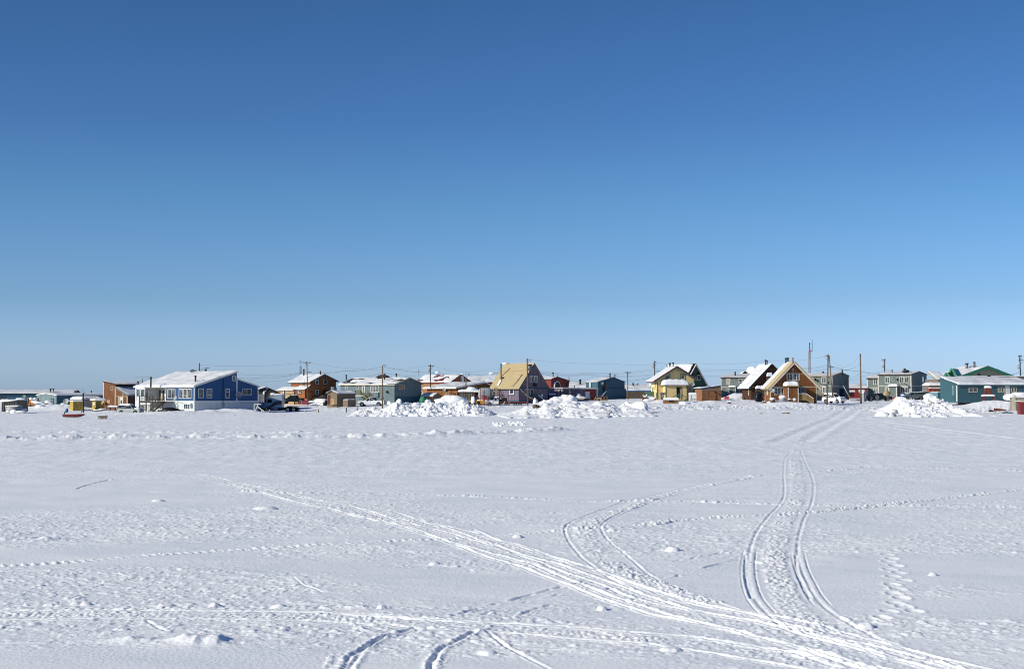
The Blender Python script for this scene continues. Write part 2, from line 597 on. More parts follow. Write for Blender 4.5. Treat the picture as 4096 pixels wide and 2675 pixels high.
# sastrugi: warped ridges with a steep side
wx = XX + 1.2 * (fbm(XX / 1.7,YY / 1.4,51,3) - .5)
wy = YY + 1.2 * (fbm(XX / 1.9,YY / 1.6,61,3) - .5)
fadeS = np.clip(1.2 - YY / 120,0.0,1)
n = fbm(wx / 0.62 + wy / 2.2,wy / 0.36,71,4,.6)
rid = np.clip((n - 0.47) * 5,0,1)
rid = rid * rid * (3 - 2 * rid)
H += rough * 0.013 * rid * (0.4 + fadeS)
n = fbm(wx / 0.15,wy / 0.15,81,2)
H += rough * 0.013 * np.clip((n - .5) * 4,0,1) * fadeS
# scattered crumbs and clods, thicker in the rough zones
H += (0.036 * rough + 0.003) * clods(XX / 0.15,YY / 0.18,91,0.24) * np.clip(1.4 - YY / 90,0.2,1)
H += (0.022 * rough + 0.002) * clods(XX / 0.09,YY / 0.10,92,0.35) * np.clip(1.3 - YY / 45,0,1)
# larger lone chunks
H += 0.05 * clods(XX / 1.3,YY / 1.3,95,0.04) * (vnoise(XX / .15,YY / .15,5) * .5 + .5)
# far mid field: long shallow drifts that catch the light
mf = np.clip((YY - 55) / 40,0,1) * np.clip((330 - YY) / 80,0,1)
H += mf * (0.05 * (fbm(XX / 2.6,YY / 2.2,99,3) - .5) + 0.05 * (fbm(XX / .5,YY / 1.6,96,2) - .5))
H += mf * 0.14 * np.clip(fbm(XX / 6,YY / 5.5,98,4) - .58,0,1)
H += np.clip((YY - 95) / 40,0,1) * 0.07 * (fbm(XX / 5.5,YY / 6,97,3) - .5)
# --- ski grooves, belts and berms
def groove(pts,depth=0.035,w=0.045,berm=0.02,seed=1,broken=0.0,lump=0.5):
 C = spline(pts)
 D,S = curve_field(C,0.6)
 m = np.abs(D) < 0.6
 d,s = D[m],S[m]
 n = vnoise(s / 0.35,s * 0 + seed,seed)
 amp = 0.65 + 0.7 * n
 if broken: amp = amp * np.clip((vnoise(s / 0.22,s * 0 + seed,seed + 3) - broken) * 5,0,1)
 # keep the groove at least a cell of the field wide, so that it stays a groove far off
 ww = np.maximum(w * .8,YY[m] * 0.00045)
 e = 0.35 + 1.5 * vnoise(s / .07 + 3,d * 16,seed + 8) ** 1.5 * lump + .45 * (1 - lump)
 depth,berm = depth * .5,berm * .45
 H[m] += amp * (-depth * g(d,ww) + berm * (g(d - ww * 2.1,ww * 1.1) + g(d + ww * 2.1,ww * 1.1)) * e)
def belt(pts,w=0.22,amp=0.03,seed=1,tread=False,sink=0.012,size=0.11):
 C = spline(pts)
 D,S = curve_field(C,w * 2.2 + .2)
 m = np.abs(D) < w * 2.2 + .2
 d,s = D[m],S[m]
 q = np.clip((w * 1.25 - np.abs(d)) / (w * .35),0,1)
 q = np.clip(q + (vnoise(XX[m] / .2,YY[m] / .2,seed) - .5) * 1.2 * (q > 0) * (q < 1),0,1)
 sc = np.where(YY[m] > 55,size * 2.0,size)
 q = q * (.35 + 1.0 * vnoise(s / 1.3,s * 0 + seed,seed + 11))
 t = clods(XX[m] / sc,YY[m] / sc,seed,0.8) * 1.3 + fbm(XX[m] / sc / .8,YY[m] / sc / .8,seed + 4,2) * .5
 H[m] += q * (amp * .55 * t - sink * .6)
 if tread:
  H[m] += q * 0.02 * (np.sin(s * 2 * math.pi / 0.22) > 0.2)
def run(pts,skis=0.5,seed=1,depth=0.03,bw=0.2,bamp=0.03,berm=.02):
 P = spline(pts,0.8)
 T = np.gradient(P,axis=0); T /= np.linalg.norm(T,axis=1)[:,None]
 Nn = np.stack([-T[:,1],T[:,0]],1)
 groove(P + Nn * skis,depth,.045,berm,seed)
 groove(P - Nn * skis,depth,.045,berm,seed + 1)
 belt(P,bw,bamp,seed + 2)
def gap(*p): return [np.array(q) for q in p]
# nearest run across the bottom
run(gap(R1(-200,1228),R1(0,1225),R1(700,1222),R1(1400,1228),R1(2100,1238),R2(500,1266),R2(900,1298),R2(1300,1320),R2(1700,1355),R2(2123,1385),
  R3(350,1435),R3(700,1492),R3(1000,1548),R3(1300,1610)),.45,3,.05,.27,.055,.03)
belt(gap(R1(180,1165),R1(400,1168),R1(560,1165),R1(700,1160)),.09,.11,5,size=.22)
belt(gap(R1(0,1195),R1(600,1192),R1(1300,1185),R1(2100,1178),R2(350,1180)),.16,.07,6,size=.15)
belt(gap(R2(350,1215),R2(700,1235),R2(1100,1252),R2(1500,1275),R2(2100,1305)),.18,.07,6,size=.14)
groove(gap(R2(0,1215),R2(400,1240),R2(800,1272),R2(1100,1282),R2(1400,1292),R2(1800,1325),R2(2123,1345),R3(350,1390),R3(600,1430),R3(750,1460),R3(1000,1550)),.05,.06,.035,9)
# the long diagonal runs
A = gap(R1(800,335),R1(1000,360),R1(1300,410),R1(1600,470),R1(1850,535),R1(2110,592),R2(300,640),R2(600,692),R2(1000,832),R2(1300,920),R2(1500,997),
  R2(1700,1072),R2(2115,1208),R3(300,1262),R3(600,1328),R3(1000,1442),R3(1350,1558),R3(1500,1620))
run(A,.46,13,.05,.24,.045,.035)
run(gap(R2(0,535),R2(300,590),R2(500,655),R2(800,720),R2(1000,775),R2(1250,850),R2(1500,945),R2(1750,1030),R2(1950,1110),R2(2123,1150),R3(250,1200),R3(550,1240),R3(800,1310),R3(1000,1360),R3(1400,1470),R3(1800,1570)),.34,23,.045,.16,.04,.03)
groove(gap(R2(900,708),R2(1050,770),R2(1250,830),R2(1500,905),R2(1700,968),R2(1900,1048),R2(2123,1112),R3(200,1165),R3(450,1208),R3(700,1292),R3(1000,1368),R3(1300,1432),R3(1750,1560)),.05,.05,.04,29)
groove(gap(R2(320,652),R2(600,732),R2(900,822),R2(1150,882),R2(1350,952),R2(1500,1022),R2(1700,1092),R2(1900,1162),R2(2123,1232),R3(300,1300),R3(700,1400),R3(1000,1480),R3(1200,1560)),.05,.05,.04,31)
# the run that comes from the right and turns
groove(gap(R3(700,360),R3(450,388),R3(200,425),R2(2115,470),R2(1900,520),R2(1800,545),R2(1650,600),R2(1500,665),R2(1455,702),R2(1470,760),R2(1520,830),R2(1600,905),R2(1700,985),R2(1850,1062)),.035,.038,.018,41)
groove(gap(R3(400,410),R3(150,470),R2(2060,515),R2(1950,550),R2(1800,606),R2(1700,665),R2(1672,700),R2(1700,748),R2(1750,800),R2(1830,856),R2(1900,922),R2(2000,1000),R2(2123,1055),R3(150,1102),R3(400,1190)),.03,.035,.018,43)
belt(gap(R3(500,385),R3(100,462),R2(1990,520),R2(1840,580),R2(1660,650),R2(1580,705),R2(1610,790),R2(1700,880),R2(1800,950),R2(2000,1040),R2(2123,1085),R3(200,1140)),.24,.10,45)
# the run towards the town
groove(gap(R3(720,230),R3(675,280),R3(666,380),R3(670,450),R3(660,530),R3(592,615),R3(512,710),R3(470,800),R3(450,900),R3(452,1000),R3(485,1110),R3(565,1210),R3(660,1310)),.028,.045,.016,51,lump=.9)
groove(gap(R3(770,230),R3(788,280),R3(830,370),R3(848,450),R3(836,550),R3(790,650),R3(760,740),R3(750,830),R3(768,930),R3(805,1020),R3(855,1110),R3(935,1190),R3(1080,1290),R3(1300,1390),R3(1500,1450),R3(1700,1520)),.028,.045,.016,53,lump=.9)
def off(pts,d):
 P = spline(pts,.8); T = np.gradient(P,axis=0); T /= np.linalg.norm(T,axis=1)[:,None]
 return P + np.stack([-T[:,1],T[:,0]],1) * d
for pts in (gap(R3(462,830),R3(450,900),R3(452,1000),R3(485,1110),R3(565,1210)),gap(R3(752,850),R3(768,930),R3(805,1020),R3(855,1110),R3(900,1160))):
 for q in (-.15,.15): groove(off(pts,q),.035,.02,.01,58)
groove(gap(R3(738,860),R3(745,950),R3(780,1040),R3(830,1120)),.05,.04,.02,54)
groove(gap(R3(432,860),R3(430,950),R3(440,1040),R3(470,1120)),.05,.04,.02,55)
belt(gap(R3(880,90),R3(800,130),R3(740,230),R3(735,290),R3(745,400),R3(748,520),R3(700,600),R3(655,700),R3(618,800),R3(612,900),R3(630,1000),R3(672,1090),R3(740,1200),R3(830,1290),R3(950,1350)),.25,.085,57)
# cross tracks
belt(gap(R1(1500,478),R1(2000,490),R2(400,495),R2(800,505),R2(1200,520),R2(1600,540),R2(2123,540),R3(400,552),R3(800,565),R3(1200,568),R3(1600,572),R3(2150,578)),.20,.15,63,size=.16)
belt(gap(R1(-60,936),R1(0,932),R1(500,905),R1(1000,860),R1(1500,825),R1(2000,798),R2(400,775),R2(750,765),R2(1050,742),R2(1400,718),R2(1900,690),R3(0,660),R3(500,630),R3(900,605),R3(1400,550),R3(2150,462)),.15,.05,65,tread=True,size=.07)
belt(gap(R2(1400,718),R2(1900,690),R3(0,660),R3(500,630),R3(900,605),R3(1400,550),R3(1800,505),R3(2150,462)),.22,.12,67,size=.12)
belt(gap(R3(700,360),R3(1000,345),R3(1200,325),R3(1500,335),R3(2123,358)),.3,.13,66)
# arcs at the bottom edge
groove(gap(R2(540,1305),R2(400,1340),R2(300,1385),R2(200,1437),R2(130,1500),R2(105,1560),R2(90,1620)),.05,.05,.03,71,lump=.9)
groove(gap(R2(350,1365),R2(230,1437),R2(170,1500),R2(150,1560),R2(140,1620)),.05,.05,.025,72,lump=.9)
groove(gap(R2(910,1340),R2(800,1387),R2(700,1432),R2(652,1490),R2(640,1560),R2(635,1620)),.05,.05,.035,73,lump=.9)
groove(gap(R2(985,1338),R2(1100,1420),R2(1250,1490),R2(1380,1560)),.03,.035,.02,74)
belt(gap(R2(700,1480),R2(630,1560)),.14,.05,75)
belt(gap(R2(80,1470),R2(40,1560)),.14,.05,76)
# broken diagonal lines
groove(gap(R2(780,1228),R2(1000,1165),R2(1200,1112),R2(1500,1040),R2(1620,1020)),.05,.055,.03,81,broken=.45)
groove(gap(R2(1120,1240),R2(1250,1195),R2(1450,1140),R2(1650,1088),R2(1750,1060)),.05,.055,.03,82,broken=.5)
groove(gap(R2(950,1225),R2(1200,1145),R2(1600,1060)),.05,.05,.03,83,broken=.45)
groove(gap(R3(0,990),R3(180,940),R3(400,880),R3(700,850)),.06,.05,.03,84,broken=.4)
groove(gap(R3(0,895),R3(250,850),R3(430,820)),.05,.05,.02,85,broken=.4)
groove(gap(R1(470,462),R1(510,448),R1(570,428),R1(665,411)),.06,.08,.015,86)
groove(gap(R1(1780,1000),R1(1830,1040),R1(1950,1085)),.02,.03,.015,87)
groove(gap(R1(890,1265),R1(950,1300),R1(1010,1330)),.03,.04,.015,88)
groove(gap(R1(1370,425),R1(1600,490),R1(1850,562),R1(2123,616),R2(300,660)),.05,.05,.03,89)
groove(gap(R1(950,355),R1(1150,366),R1(1300,395),R1(1500,440),R1(1700,485),R1(1900,525),R1(2123,570)),.05,.05,.04,90)
# --- footprints
foot = [(1335,835),(1295,858),(1322,882),(1302,903),(1350,925),(1310,948),(1370,970),(1330,995),(1397,1021),(1325,1045),(1358,1072),
  (1335,1098),(1380,1123),(1340,1152),(1395,1172),(1305,1200),(1270,1242),(500,905),(535,958),(1460,1200)]
for k,(a,b) in enumerate(foot):
 P = R3(a,b)
 m = (np.abs(XX - P[0]) < .5) & (np.abs(YY - P[1]) < .7)
 dx,dy = (XX[m] - P[0]),(YY[m] - P[1])
 q = (dx / .11) ** 2 + (dy / .2) ** 2
 H[m] += -0.025 * (.5 + vnoise(dx * 0 + k * 1.7,dy * 0,7)) * np.exp(-q ** 2 * .6) + 0.012 * np.exp(-(np.sqrt(q) - 1.55) ** 2 / .12) * (0.4 + vnoise(dx / .09,dy / .09,k))
# lone chunks and a wind horn
for P,r,h in ((R2(1680,1190),.09,.14),(R3(1570,990),.08,.13),(R1(1010,1170),.14,.08),(R2(210,1182),.08,.08),(R2(345,1184),.08,.09),(R2(2110,832),.16,.18),
    (R2(985,1458),.12,.1),(R2(205,1312),.1,.08),(R1(1690,1180),.12,.1),(R2(660,912),.1,.1),(R2(2100,1440),.15,.08),(R3(1165,1300),.12,.12),
    (R1(1310,1172),.1,.08),(R2(1170,750),.12,.14),(R2(1740,720),.12,.12),(R1(960,538),.2,.14),(R1(1610,592),.35,.18)):
 m = (np.abs(XX - P[0]) < 1) & (np.abs(YY - P[1]) < 1)
 q = ((XX[m] - P[0]) / r) ** 2 + ((YY[m] - P[1]) / r) ** 2
 H[m] += h * .5 * np.clip(1.25 - q,0,1) ** .5
P = R1(1325,1392)
m = (np.abs(XX - P[0]) < 2.5) & (np.abs(YY - P[1]) < 2)
dx,dy = XX[m] - P[0],YY[m] - P[1]
H[m] += 0.07 * np.exp(-np.abs(dx / np.where(dx > 0,.12,.32)) ** 1.3 - (dy / .22) ** 2)
for k in range(26):       # little drift horns along the rough strips
 P = (R1(random.uniform(0,480),775 + random.uniform(-12,12)) if k < 14 else R1(random.uniform(700,1440),1392 + random.uniform(-25,15)))
 m = (np.abs(XX - P[0]) < 1.5) & (np.abs(YY - P[1]) < 1.5)
 dx,dy = XX[m] - P[0],YY[m] - P[1]
 a = random.uniform(.02,.045)
 H[m] += a * np.exp(-np.abs(dx / np.where(dx > 0,.08,.25)) ** 1.3 - (dy / .18) ** 2)
# --- the berms of the ice road in the middle distance
def berm(pts,h,w,seed,gapn=.0):
 C = spline(pts,1.0)
 D,S = curve_field(C,w * 3)
 m = np.abs(D) < w * 3
 d,s = D[m],S[m]
 n = fbm(s / 1.1,d / 2.0 + seed,seed,4,.7)
 t = np.clip((n - .28 - gapn) * 1.6 + .35,0,1.1)
 prof = np.where(d > 0,g(d,w * .8),g(d,w * 1.5))
 H[m] += h * t * prof * (0.8 + .4 * vnoise(XX[m] / .5,YY[m] / .8,seed + 2))
berm(gap(R1(-400,158),R1(0,166),R1(500,162),R1(1000,158),R1(1500,155),R1(2100,152),R2(400,148),R2(700,140),R2(1000,128),R2(1250,118),R2(1420,108)),.40,.95,101,.02)
berm(gap(R1(-400,118),R1(0,120),R1(500,120),R1(1000,122),R1(1500,124),R1(1900,126)),.25,.9,103,.12)
berm(gap(R2(650,140),R2(720,134),R2(800,136)),.12,1.3,104,-.1)
# the strip where the road is ploughed below the town, right hand side: churned snow
for (x0,x1,yc,wd,am) in ((2560,3560,252,9,.6),(2500,3000,262,9,.5),(3760,4300,236,9,.65),(1560,2100,290,5,.3),(1350,1600,280,6,.5),(1180,1420,292,4,.3),(1380,1500,262,7,.7)):
 px = 2048 + XX / YY * FPX
 m = (px > x0) & (px < x1) & (np.abs(YY - yc) < wd * 1.6)
 q = np.clip(1.5 - np.abs(YY[m] - yc) / wd,0,1) * np.clip((px[m] - x0) / 60,0,1) * np.clip((x1 - px[m]) / 60,0,1)
 H[m] += q * am * (.6 * clods(XX[m] / .55,YY[m] / 1.4,111,.8) + .8 * (fbm(XX[m] / 1.3,YY[m] / 2.5,112,3) - .5))
# glare ice of the road between its berms, at the left
Pi = [R1(-300,151),R1(0,151),R1(300,155),R1(700,153),R1(1000,150)]
Ci = spline(Pi,1.0)
D,S = curve_field(Ci,4)
H *= 1 - .9 * g(D,2.0) * (np.abs(D) < 4)
mbI = [(x,y + o,.03) for x,y in Ci[::4] for o in (-1.0,1.0)]
mi = bpy.data.meshes.new('ice_road'); mi.from_pydata([tuple(map(float,p)) for p in mbI],[],[(2 * i,2 * i + 2,2 * i + 3,2 * i + 1) for i in range(len(mbI) // 2 - 1)])
mi.materials.append(mat('road_ice',(0.16,0.22,0.25),.25,var=.2,scale=.6))
oi = bpy.data.objects.new('ice_road',mi); COL.objects.link(oi); oi['kind'] = 'structure'
# smoother vehicle tracks crossing on the right at mid distance
for pts in (gap(R3(-900,30),R3(0,36),R3(600,34),R3(1100,50),R3(1600,110),R3(2123,175)),gap(R3(-400,60),R3(300,40),R3(900,30),R3(1500,66),R3(2123,70)),
   gap(R3(700,180),R3(860,100),R3(1000,40),R3(1100,5))):
 C = spline(pts,1.5)
 D,S = curve_field(C,4)
 m = np.abs(D) < 4
 H[m] += -.04 * g(D[m] - 1.0,.5) - .04 * g(D[m] + 1.0,.5) + .035 * g(D[m] - 2,.5) + .035 * g(D[m] + 2,.5)
# --- drifts and mounds by the houses: (px, py of the crest foot, distance, half width, half depth, height)
DRIFTS = [(*Q('a',900,870),298,9.5,9,.9),(*Q('a',1120,900),292,5,7,.5),(*Q('a',60,700),305,4,5,2.2),(*Q('a',1950,960),262,5,8,.5),
  (*Q('b',1450,960),258,3.4,3,.55),(*Q('b',1800,940),266,4.4,3,.8),(*Q('b',2040,950),262,3.5,3,.6),(*Q('b',950,1000),250,9,5,.5),(*Q('b',700,1060),244,5,4,.35),
  (*Q('g',1600,1040),262,5.5,5,.6),(*Q('g',1150,1060),266,4,4,.4),(*Q('g',560,960),336,4.5,5,1.0),(*Q('g',430,960),338,3,4,.6),
  (*Q('i',1800,850),252,6,6,.8),(*Q('i',2050,860),250,5,6,.5),(*Q('f',1540,740),310,1.2,2,1.0),(*Q('f',1720,800),284,3,5,.5),
  (*Q('f',880,790),292,1.6,3,.6),(*Q('g',2340,1010),300,4,5,.7),(*Q('d',1950,850),296,4,4,.05),(*Q('c',1250,790),330,2.6,4,.8),(*Q('c',2300,860),296,3,4,.4)]
for (px,py,Y,hw,hd,h) in DRIFTS:
 x = (px - 2048) / FPX * Y
 m = (np.abs(XX - x) < hw * 3) & (np.abs(YY - Y) < hd * 3)
 H[m] += h * np.exp(-((XX[m] - x) / hw) ** 2 - ((YY[m] - Y) / hd) ** 2) * (.8 + .4 * fbm(XX[m] / 2,YY[m] / 2,121,3))
H *= np.where(YY > 400,0.3,1)
ZZ = ZB + H
# a skirt of ground towards and behind the camera
pre = np.array([-400,-60,0,10,14.0,16.5])
PY,PU = np.meshgrid(pre,ucol,indexing='ij')
PX = PU * 17.0
XX2 = np.vstack([PX,XX]); YY2 = np.vstack([PY,YY]); ZZ2 = np.vstack([np.zeros_like(PX) + H[0][None,:] * np.clip((PY - 0) / 17,0,1),ZZ])
nr,nc = XX2.shape
me = bpy.data.meshes.new('snow_ground')
V = np.stack([XX2,YY2,ZZ2],-1).reshape(-1,3).astype(np.float32)
idx = np.arange(nr * nc).reshape(nr,nc)
Fq = np.stack([idx[:-1,:-1],idx[:-1,1:],idx[1:,1:],idx[1:,:-1]],-1).reshape(-1,4).astype(np.int32)
me.vertices.add(len(V)); me.vertices.foreach_set('co',V.ravel())
me.loops.add(Fq.size); me.loops.foreach_set('vertex_index',Fq.ravel())
me.polygons.add(len(Fq))
me.polygons.foreach_set('loop_start',np.arange(0,Fq.size,4,dtype=np.int32))
try:
 me.polygons.foreach_set('loop_total',np.full(len(Fq),4,np.int32))
except Exception:
 pass
me.update(calc_edges=True)
me.polygons.foreach_set('use_smooth',np.ones(len(Fq),bool))
me.materials.append(SNOW)
go = bpy.data.objects.new('snow_ground',me)
COL.objects.link(go)
go['kind'] = 'structure'
def gnd(x,Y):
 """actual height of the snow surface"""
 r = int(np.clip(np.searchsorted(rowsY,Y),1,len(rowsY) - 1))
 u = x / max(Y,17.0)
 c = int(np.clip(np.searchsorted(ucol,u),1,len(ucol) - 1))
 return float(ZZ[r - 1:r + 1,c - 1:c + 1].mean())
# ------------------------------------------------------------------ palette
M = mat
M('white_trim',hexc('#e4e2dc'),.6,var=.05)
M('white_metal',hexc('#dcdcd8'),.4,var=.05)
M('dark_metal',hexc('#3a3834'),.5,metal=.6,var=.2)
M('grey_metal',hexc('#7d8286'),.45,metal=.5,var=.2)
M('black',hexc('#141414'),.5,var=.2)
M('rubber',hexc('#1b1b1c'),.9,var=.2)
M('pole_wood',hexc('#7a6450'),.9,var=.35,grain='v',scale=3)
M('pole_dark',hexc('#4b3b32'),.9,var=.35,grain='v',scale=3)
M('weathered_wood',hexc('#8a7866'),.9,var=.3,grain='v',scale=3)
M('dark_deck',hexc('#4a433d'),.9,var=.3,scale=3)
M('new_wood',hexc('#b99a68'),.8,var=.2,scale=3)
M('green_wood',hexc('#8c8552'),.8,var=.2,scale=3)
M('plywood',hexc('#bb9870'),.85,var=.15,scale=1.2)
M('brown_ply',hexc('#86502a'),.8,var=.3,scale=.9,streak=True)
M('shed_brown',hexc('#a5714a'),.85,var=.22,scale=.9,streak=True)
M('cedar',hexc('#a4622f'),.8,var=.28,groove=.22,gaxis=1,grain='h',scale=2,streak=False)
M('blue_siding',hexc('#185590'),.6,var=.05,groove=.30,gaxis=0,groovedark=.8)
M('white_siding',hexc('#ccd2d6'),.6,var=.05,groove=.28,gaxis=0,groovedark=.72)
M('greyteal_siding',hexc('#7f9aa0'),.55,var=.10,groove=.28,gaxis=0,groovedark=.7,streak=True)
M('bluegrey_siding',hexc('#728890'),.7,var=.10,groove=.25,gaxis=1,groovedark=.82,streak=True)
M('teal_siding',hexc('#3d6a76'),.45,var=.06,groove=.30,gaxis=0,groovedark=.62)
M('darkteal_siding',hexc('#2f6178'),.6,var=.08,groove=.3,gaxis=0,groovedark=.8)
M('sage_siding',hexc('#87938f'),.75,var=.12,groove=1.22,gaxis=0,groovedark=.8,scale=2.5,streak=True)
M('purple',hexc('#7a6a80'),.75,k=.8,var=.10,groove=1.22,gaxis=0,groovedark=.75,streak=True)
M('teal_trim',hexc('#1f4f66'),.6,var=.08)
M('yellow',hexc('#e0c488'),.75,k=1.0,var=.06,groove=.4,gaxis=0,groovedark=.93)
M('mustard',hexc('#cfae4c'),.75,var=.12,streak=True)
M('yellow_roof',hexc('#dcc594'),.5,var=.06,scale=.5)
M('green_trim',hexc('#5d8168'),.7,var=.1)
M('green_wall',hexc('#2c5a4c'),.75,var=.12,groove=.6,gaxis=0,groovedark=.85,streak=True)
M('char',hexc('#16120f'),.95,var=.4)
M('red_trim',hexc('#7a2c2a'),.6,var=.1)
M('red_wall',hexc('#8e2f2b'),.7,var=.1,groove=.5,gaxis=0,groovedark=.8)
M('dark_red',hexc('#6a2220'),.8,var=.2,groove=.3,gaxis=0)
M('orange_wall',hexc('#b07a4c'),.8,var=.15,groove=1.22,gaxis=0,groovedark=.85,streak=True)
M('brown_fascia',hexc('#4f3a30'),.7,var=.15)
M('tan_trim',hexc('#c4aa83'),.8,var=.1)
M('tan_roof',hexc('#d0b788'),.75,k=.8,var=.1)
M('cream_trim',hexc('#d9cdb4'),.7,var=.1)
M('aframe_brown',hexc('#945c2a'),.8,var=.14,scale=1.5,groove=1.22,gaxis=0,groovedark=.85,streak=True)
M('dark_aframe',hexc('#5b3524'),.8,var=.16,scale=1.5,streak=True)
M('shaded_brown_wall',hexc('#5e4130'),.85,var=.2,groove=.3,gaxis=0)
M('garage_brown',hexc('#5b4f42'),.9,var=.25,scale=2)
M('grey_wood',hexc('#84796b'),.9,var=.3,groove=.16,gaxis=0,grain='v',scale=2)
M('shingle_dark',hexc('#4b3d38'),.9,var=.2)
M('roof_red',hexc('#7d302a'),.6,var=.15,groove=.3,gaxis=0)
M('roof_metal',hexc('#9aa3a8'),.4,metal=.4,var=.1,groove=.3,gaxis=0)
M('green_roof',hexc('#26805f'),.45,k=.95,var=.06)
M('beige_siding',hexc('#a7a290'),.75,k=.85,var=.08,groove=.2,gaxis=1,groovedark=.8)
M('pale_green',hexc('#b9c3a4'),.75,var=.08)
M('taupe',hexc('#8b7c74'),.8,var=.1)
M('concrete',hexc('#a79f90'),.9,var=.2,scale=2.5)
M('door_white',hexc('#d5d5d1'),.5,var=.05)
M('curtain',hexc('#b8b0a4'),.8,var=.2,scale=3)
M('container_blue',hexc('#58a7bd'),.5,var=.12,groove=.28,gaxis=0,groovedark=.7,streak=True)
M('container_orange',hexc('#c4502c'),.6,var=.15,groove=.28,gaxis=0,groovedark=.7)
M('truck_white',hexc('#e6e7e8'),.25,var=.03,spec=.6)
M('truck_black',hexc('#141517'),.22,var=.1,spec=.6)
M('truck_blue',hexc('#a9bccf'),.3,var=.05,spec=.6)
M('truck_stripe',hexc('#3a70b4'),.3,var=.05)
M('truck_dark',hexc('#3b3836'),.35,var=.1)
M('suv_silver',hexc('#b9b9b2'),.3,metal=.4,var=.05)
M('suv_grey',hexc('#7e8488'),.3,metal=.5,var=.05)
M('car_glass',hexc('#1c2a2d'),.06,var=.1,spec=.8)
M('chrome',hexc('#b5b8ba'),.25,metal=.9,var=.1)
M('red_lamp',hexc('#b01418'),.3,var=.05)
M('lit_lamp',hexc('#d81418'),.3,var=.05,emit=(1.0,.03,.03,1.6))
M('orange_paint',hexc('#e08c2c'),.5,var=.06)
M('boat_red',hexc('#9a2c34'),.4,var=.08)
M('boat_white',hexc('#cfcabf'),.5,var=.08)
M('pink_bin',hexc('#d2596a'),.6,var=.06)
M('tarp_green',hexc('#2f8a66'),.7,var=.2)
M('tarp_blue',hexc('#2c63b0'),.6,var=.2)
M('machine_yellow',hexc('#c98f23'),.6,var=.15)
M('rack_red',hexc('#8c2d33'),.6,var=.15)
M('tank_grey',hexc('#a8adb0'),.5,var=.08)
M('rust',hexc('#7b4231'),.8,var=.25)
M('rock_snow',hexc('#b9aa98'),.95,var=.25,scale=4)
M('earth',hexc('#6e5c4c'),.95,var=.35,scale=6)
M('dirty_snow',(0.72,0.71,0.70,1),.8,var=.12,scale=2.5)
M('blue_roof',hexc('#2f6fb8'),.5,var=.1)
M('wire',hexc('#2a2a2c'),.6,var=.05)
M('twr_red',hexc('#b09a9e'),.6,var=.1)
M('scarf_red',hexc('#c32a35'),.8,var=.1)
M('dog_tan',hexc('#c7b79a'),.95,var=.2)
M('dog_dark',hexc('#2b2420'),.95,var=.2)
M('corr_steel',hexc('#8f8d85'),.5,metal=.3,var=.1,groove=.25,gaxis=0,groovedark=.55)
# ------------------------------------------------------------------ faces and houses
class Face:
 """a vertical wall plane: O left foot, d unit vector to the right as seen, n outward normal"""
 def __init__(s,O,d):
  s.O = np.array(O,float); s.d = np.array([d[0],d[1],0.0]); s.d /= np.linalg.norm(s.d)
  s.n = np.array([s.d[1],-s.d[0],0.0])
  if s.n @ (s.O - np.array([0,0,EYE])) > 0: s.n = -s.n
 def hit(s,px,py):
  r = ray(px,py); c = np.array([0,0,EYE])
  t = ((s.O - c) @ s.n) / (r @ s.n)
  p = c + r * t
  return float((p - s.O) @ s.d),float(p[2])
 def P(s,a,z,o=0.0):
  p = s.O + s.d * a + s.n * o
  return np.array([p[0],p[1],z])
 def shift(s,o):
  f = Face(s.O + s.n * o,s.d[:2]); return f
 def bx(s,mb,s0,s1,z0,z1,o0,o1):
  A = [s.P(a,z,o) for z in (z0,z1) for (a,o) in ((s0,o1),(s1,o1),(s1,o0),(s0,o0))]
  return mb.hexa(A)
def corner(pxc,pyb,Y,rz,pxl=None,pxr=None):
 """two faces meeting at the nearest corner. rz: degrees the front (left) face turns from facing the viewer.
 the left face runs from its far left end to the corner, the right face from the corner to its far right end"""
 C = W(pxc,pyb,Y)
 a = math.radians(rz)
 dl = np.array([-math.cos(a),math.sin(a)]); dr = np.array([math.sin(a),math.cos(a)])
 def ext(d,px):
  u = (px - 2048.0) / FPX * 1.0
  # x = u * Y / (CT - v ST) with v small: exact enough with the row of the horizon
  k = u / (CT - ((1337.5 - 1580) / FPX) * ST)
  return (k * C[1] - C[0]) / (d[0] - k * d[1])
 L = ext(dl,pxl) if pxl is not None else None
 R = ext(dr,pxr) if pxr is not None else None
 FL = Face(C + np.append(dl,0) * (L or 1),-dl) if pxl is not None else None
 FR = Face(C,dr)
 return C,L,R,FL,FR
def frontal(pxl,pxr,pyb,Y,rz=0.0):
 """one face towards the viewer, turned rz degrees (positive: right end nearer)"""
 a = math.radians(rz)
 d = np.array([math.cos(a),-math.sin(a)])
 O = W(pxl,pyb,Y)
 k = (pxr - 2048.0) / FPX / (CT - ((1337.5 - 1580) / FPX) * ST)
 L = (k * O[1] - O[0]) / (d[0] - k * d[1])
 return Face(O,d),L
SINK = 1.6
def wall(face,prof,length,material,parent,name='wall',sink=SINK):
 """prof: (s, z) outline on the face, extruded backwards"""
 zmin = min(z for s_,z in prof)
 pr = [(s_,z - sink if abs(z - zmin) < .25 else z) for s_,z in prof]
 mb = MB().prism([face.P(a,z) for a,z in pr],-face.n * length)
 return mb.build(name,material,parent)
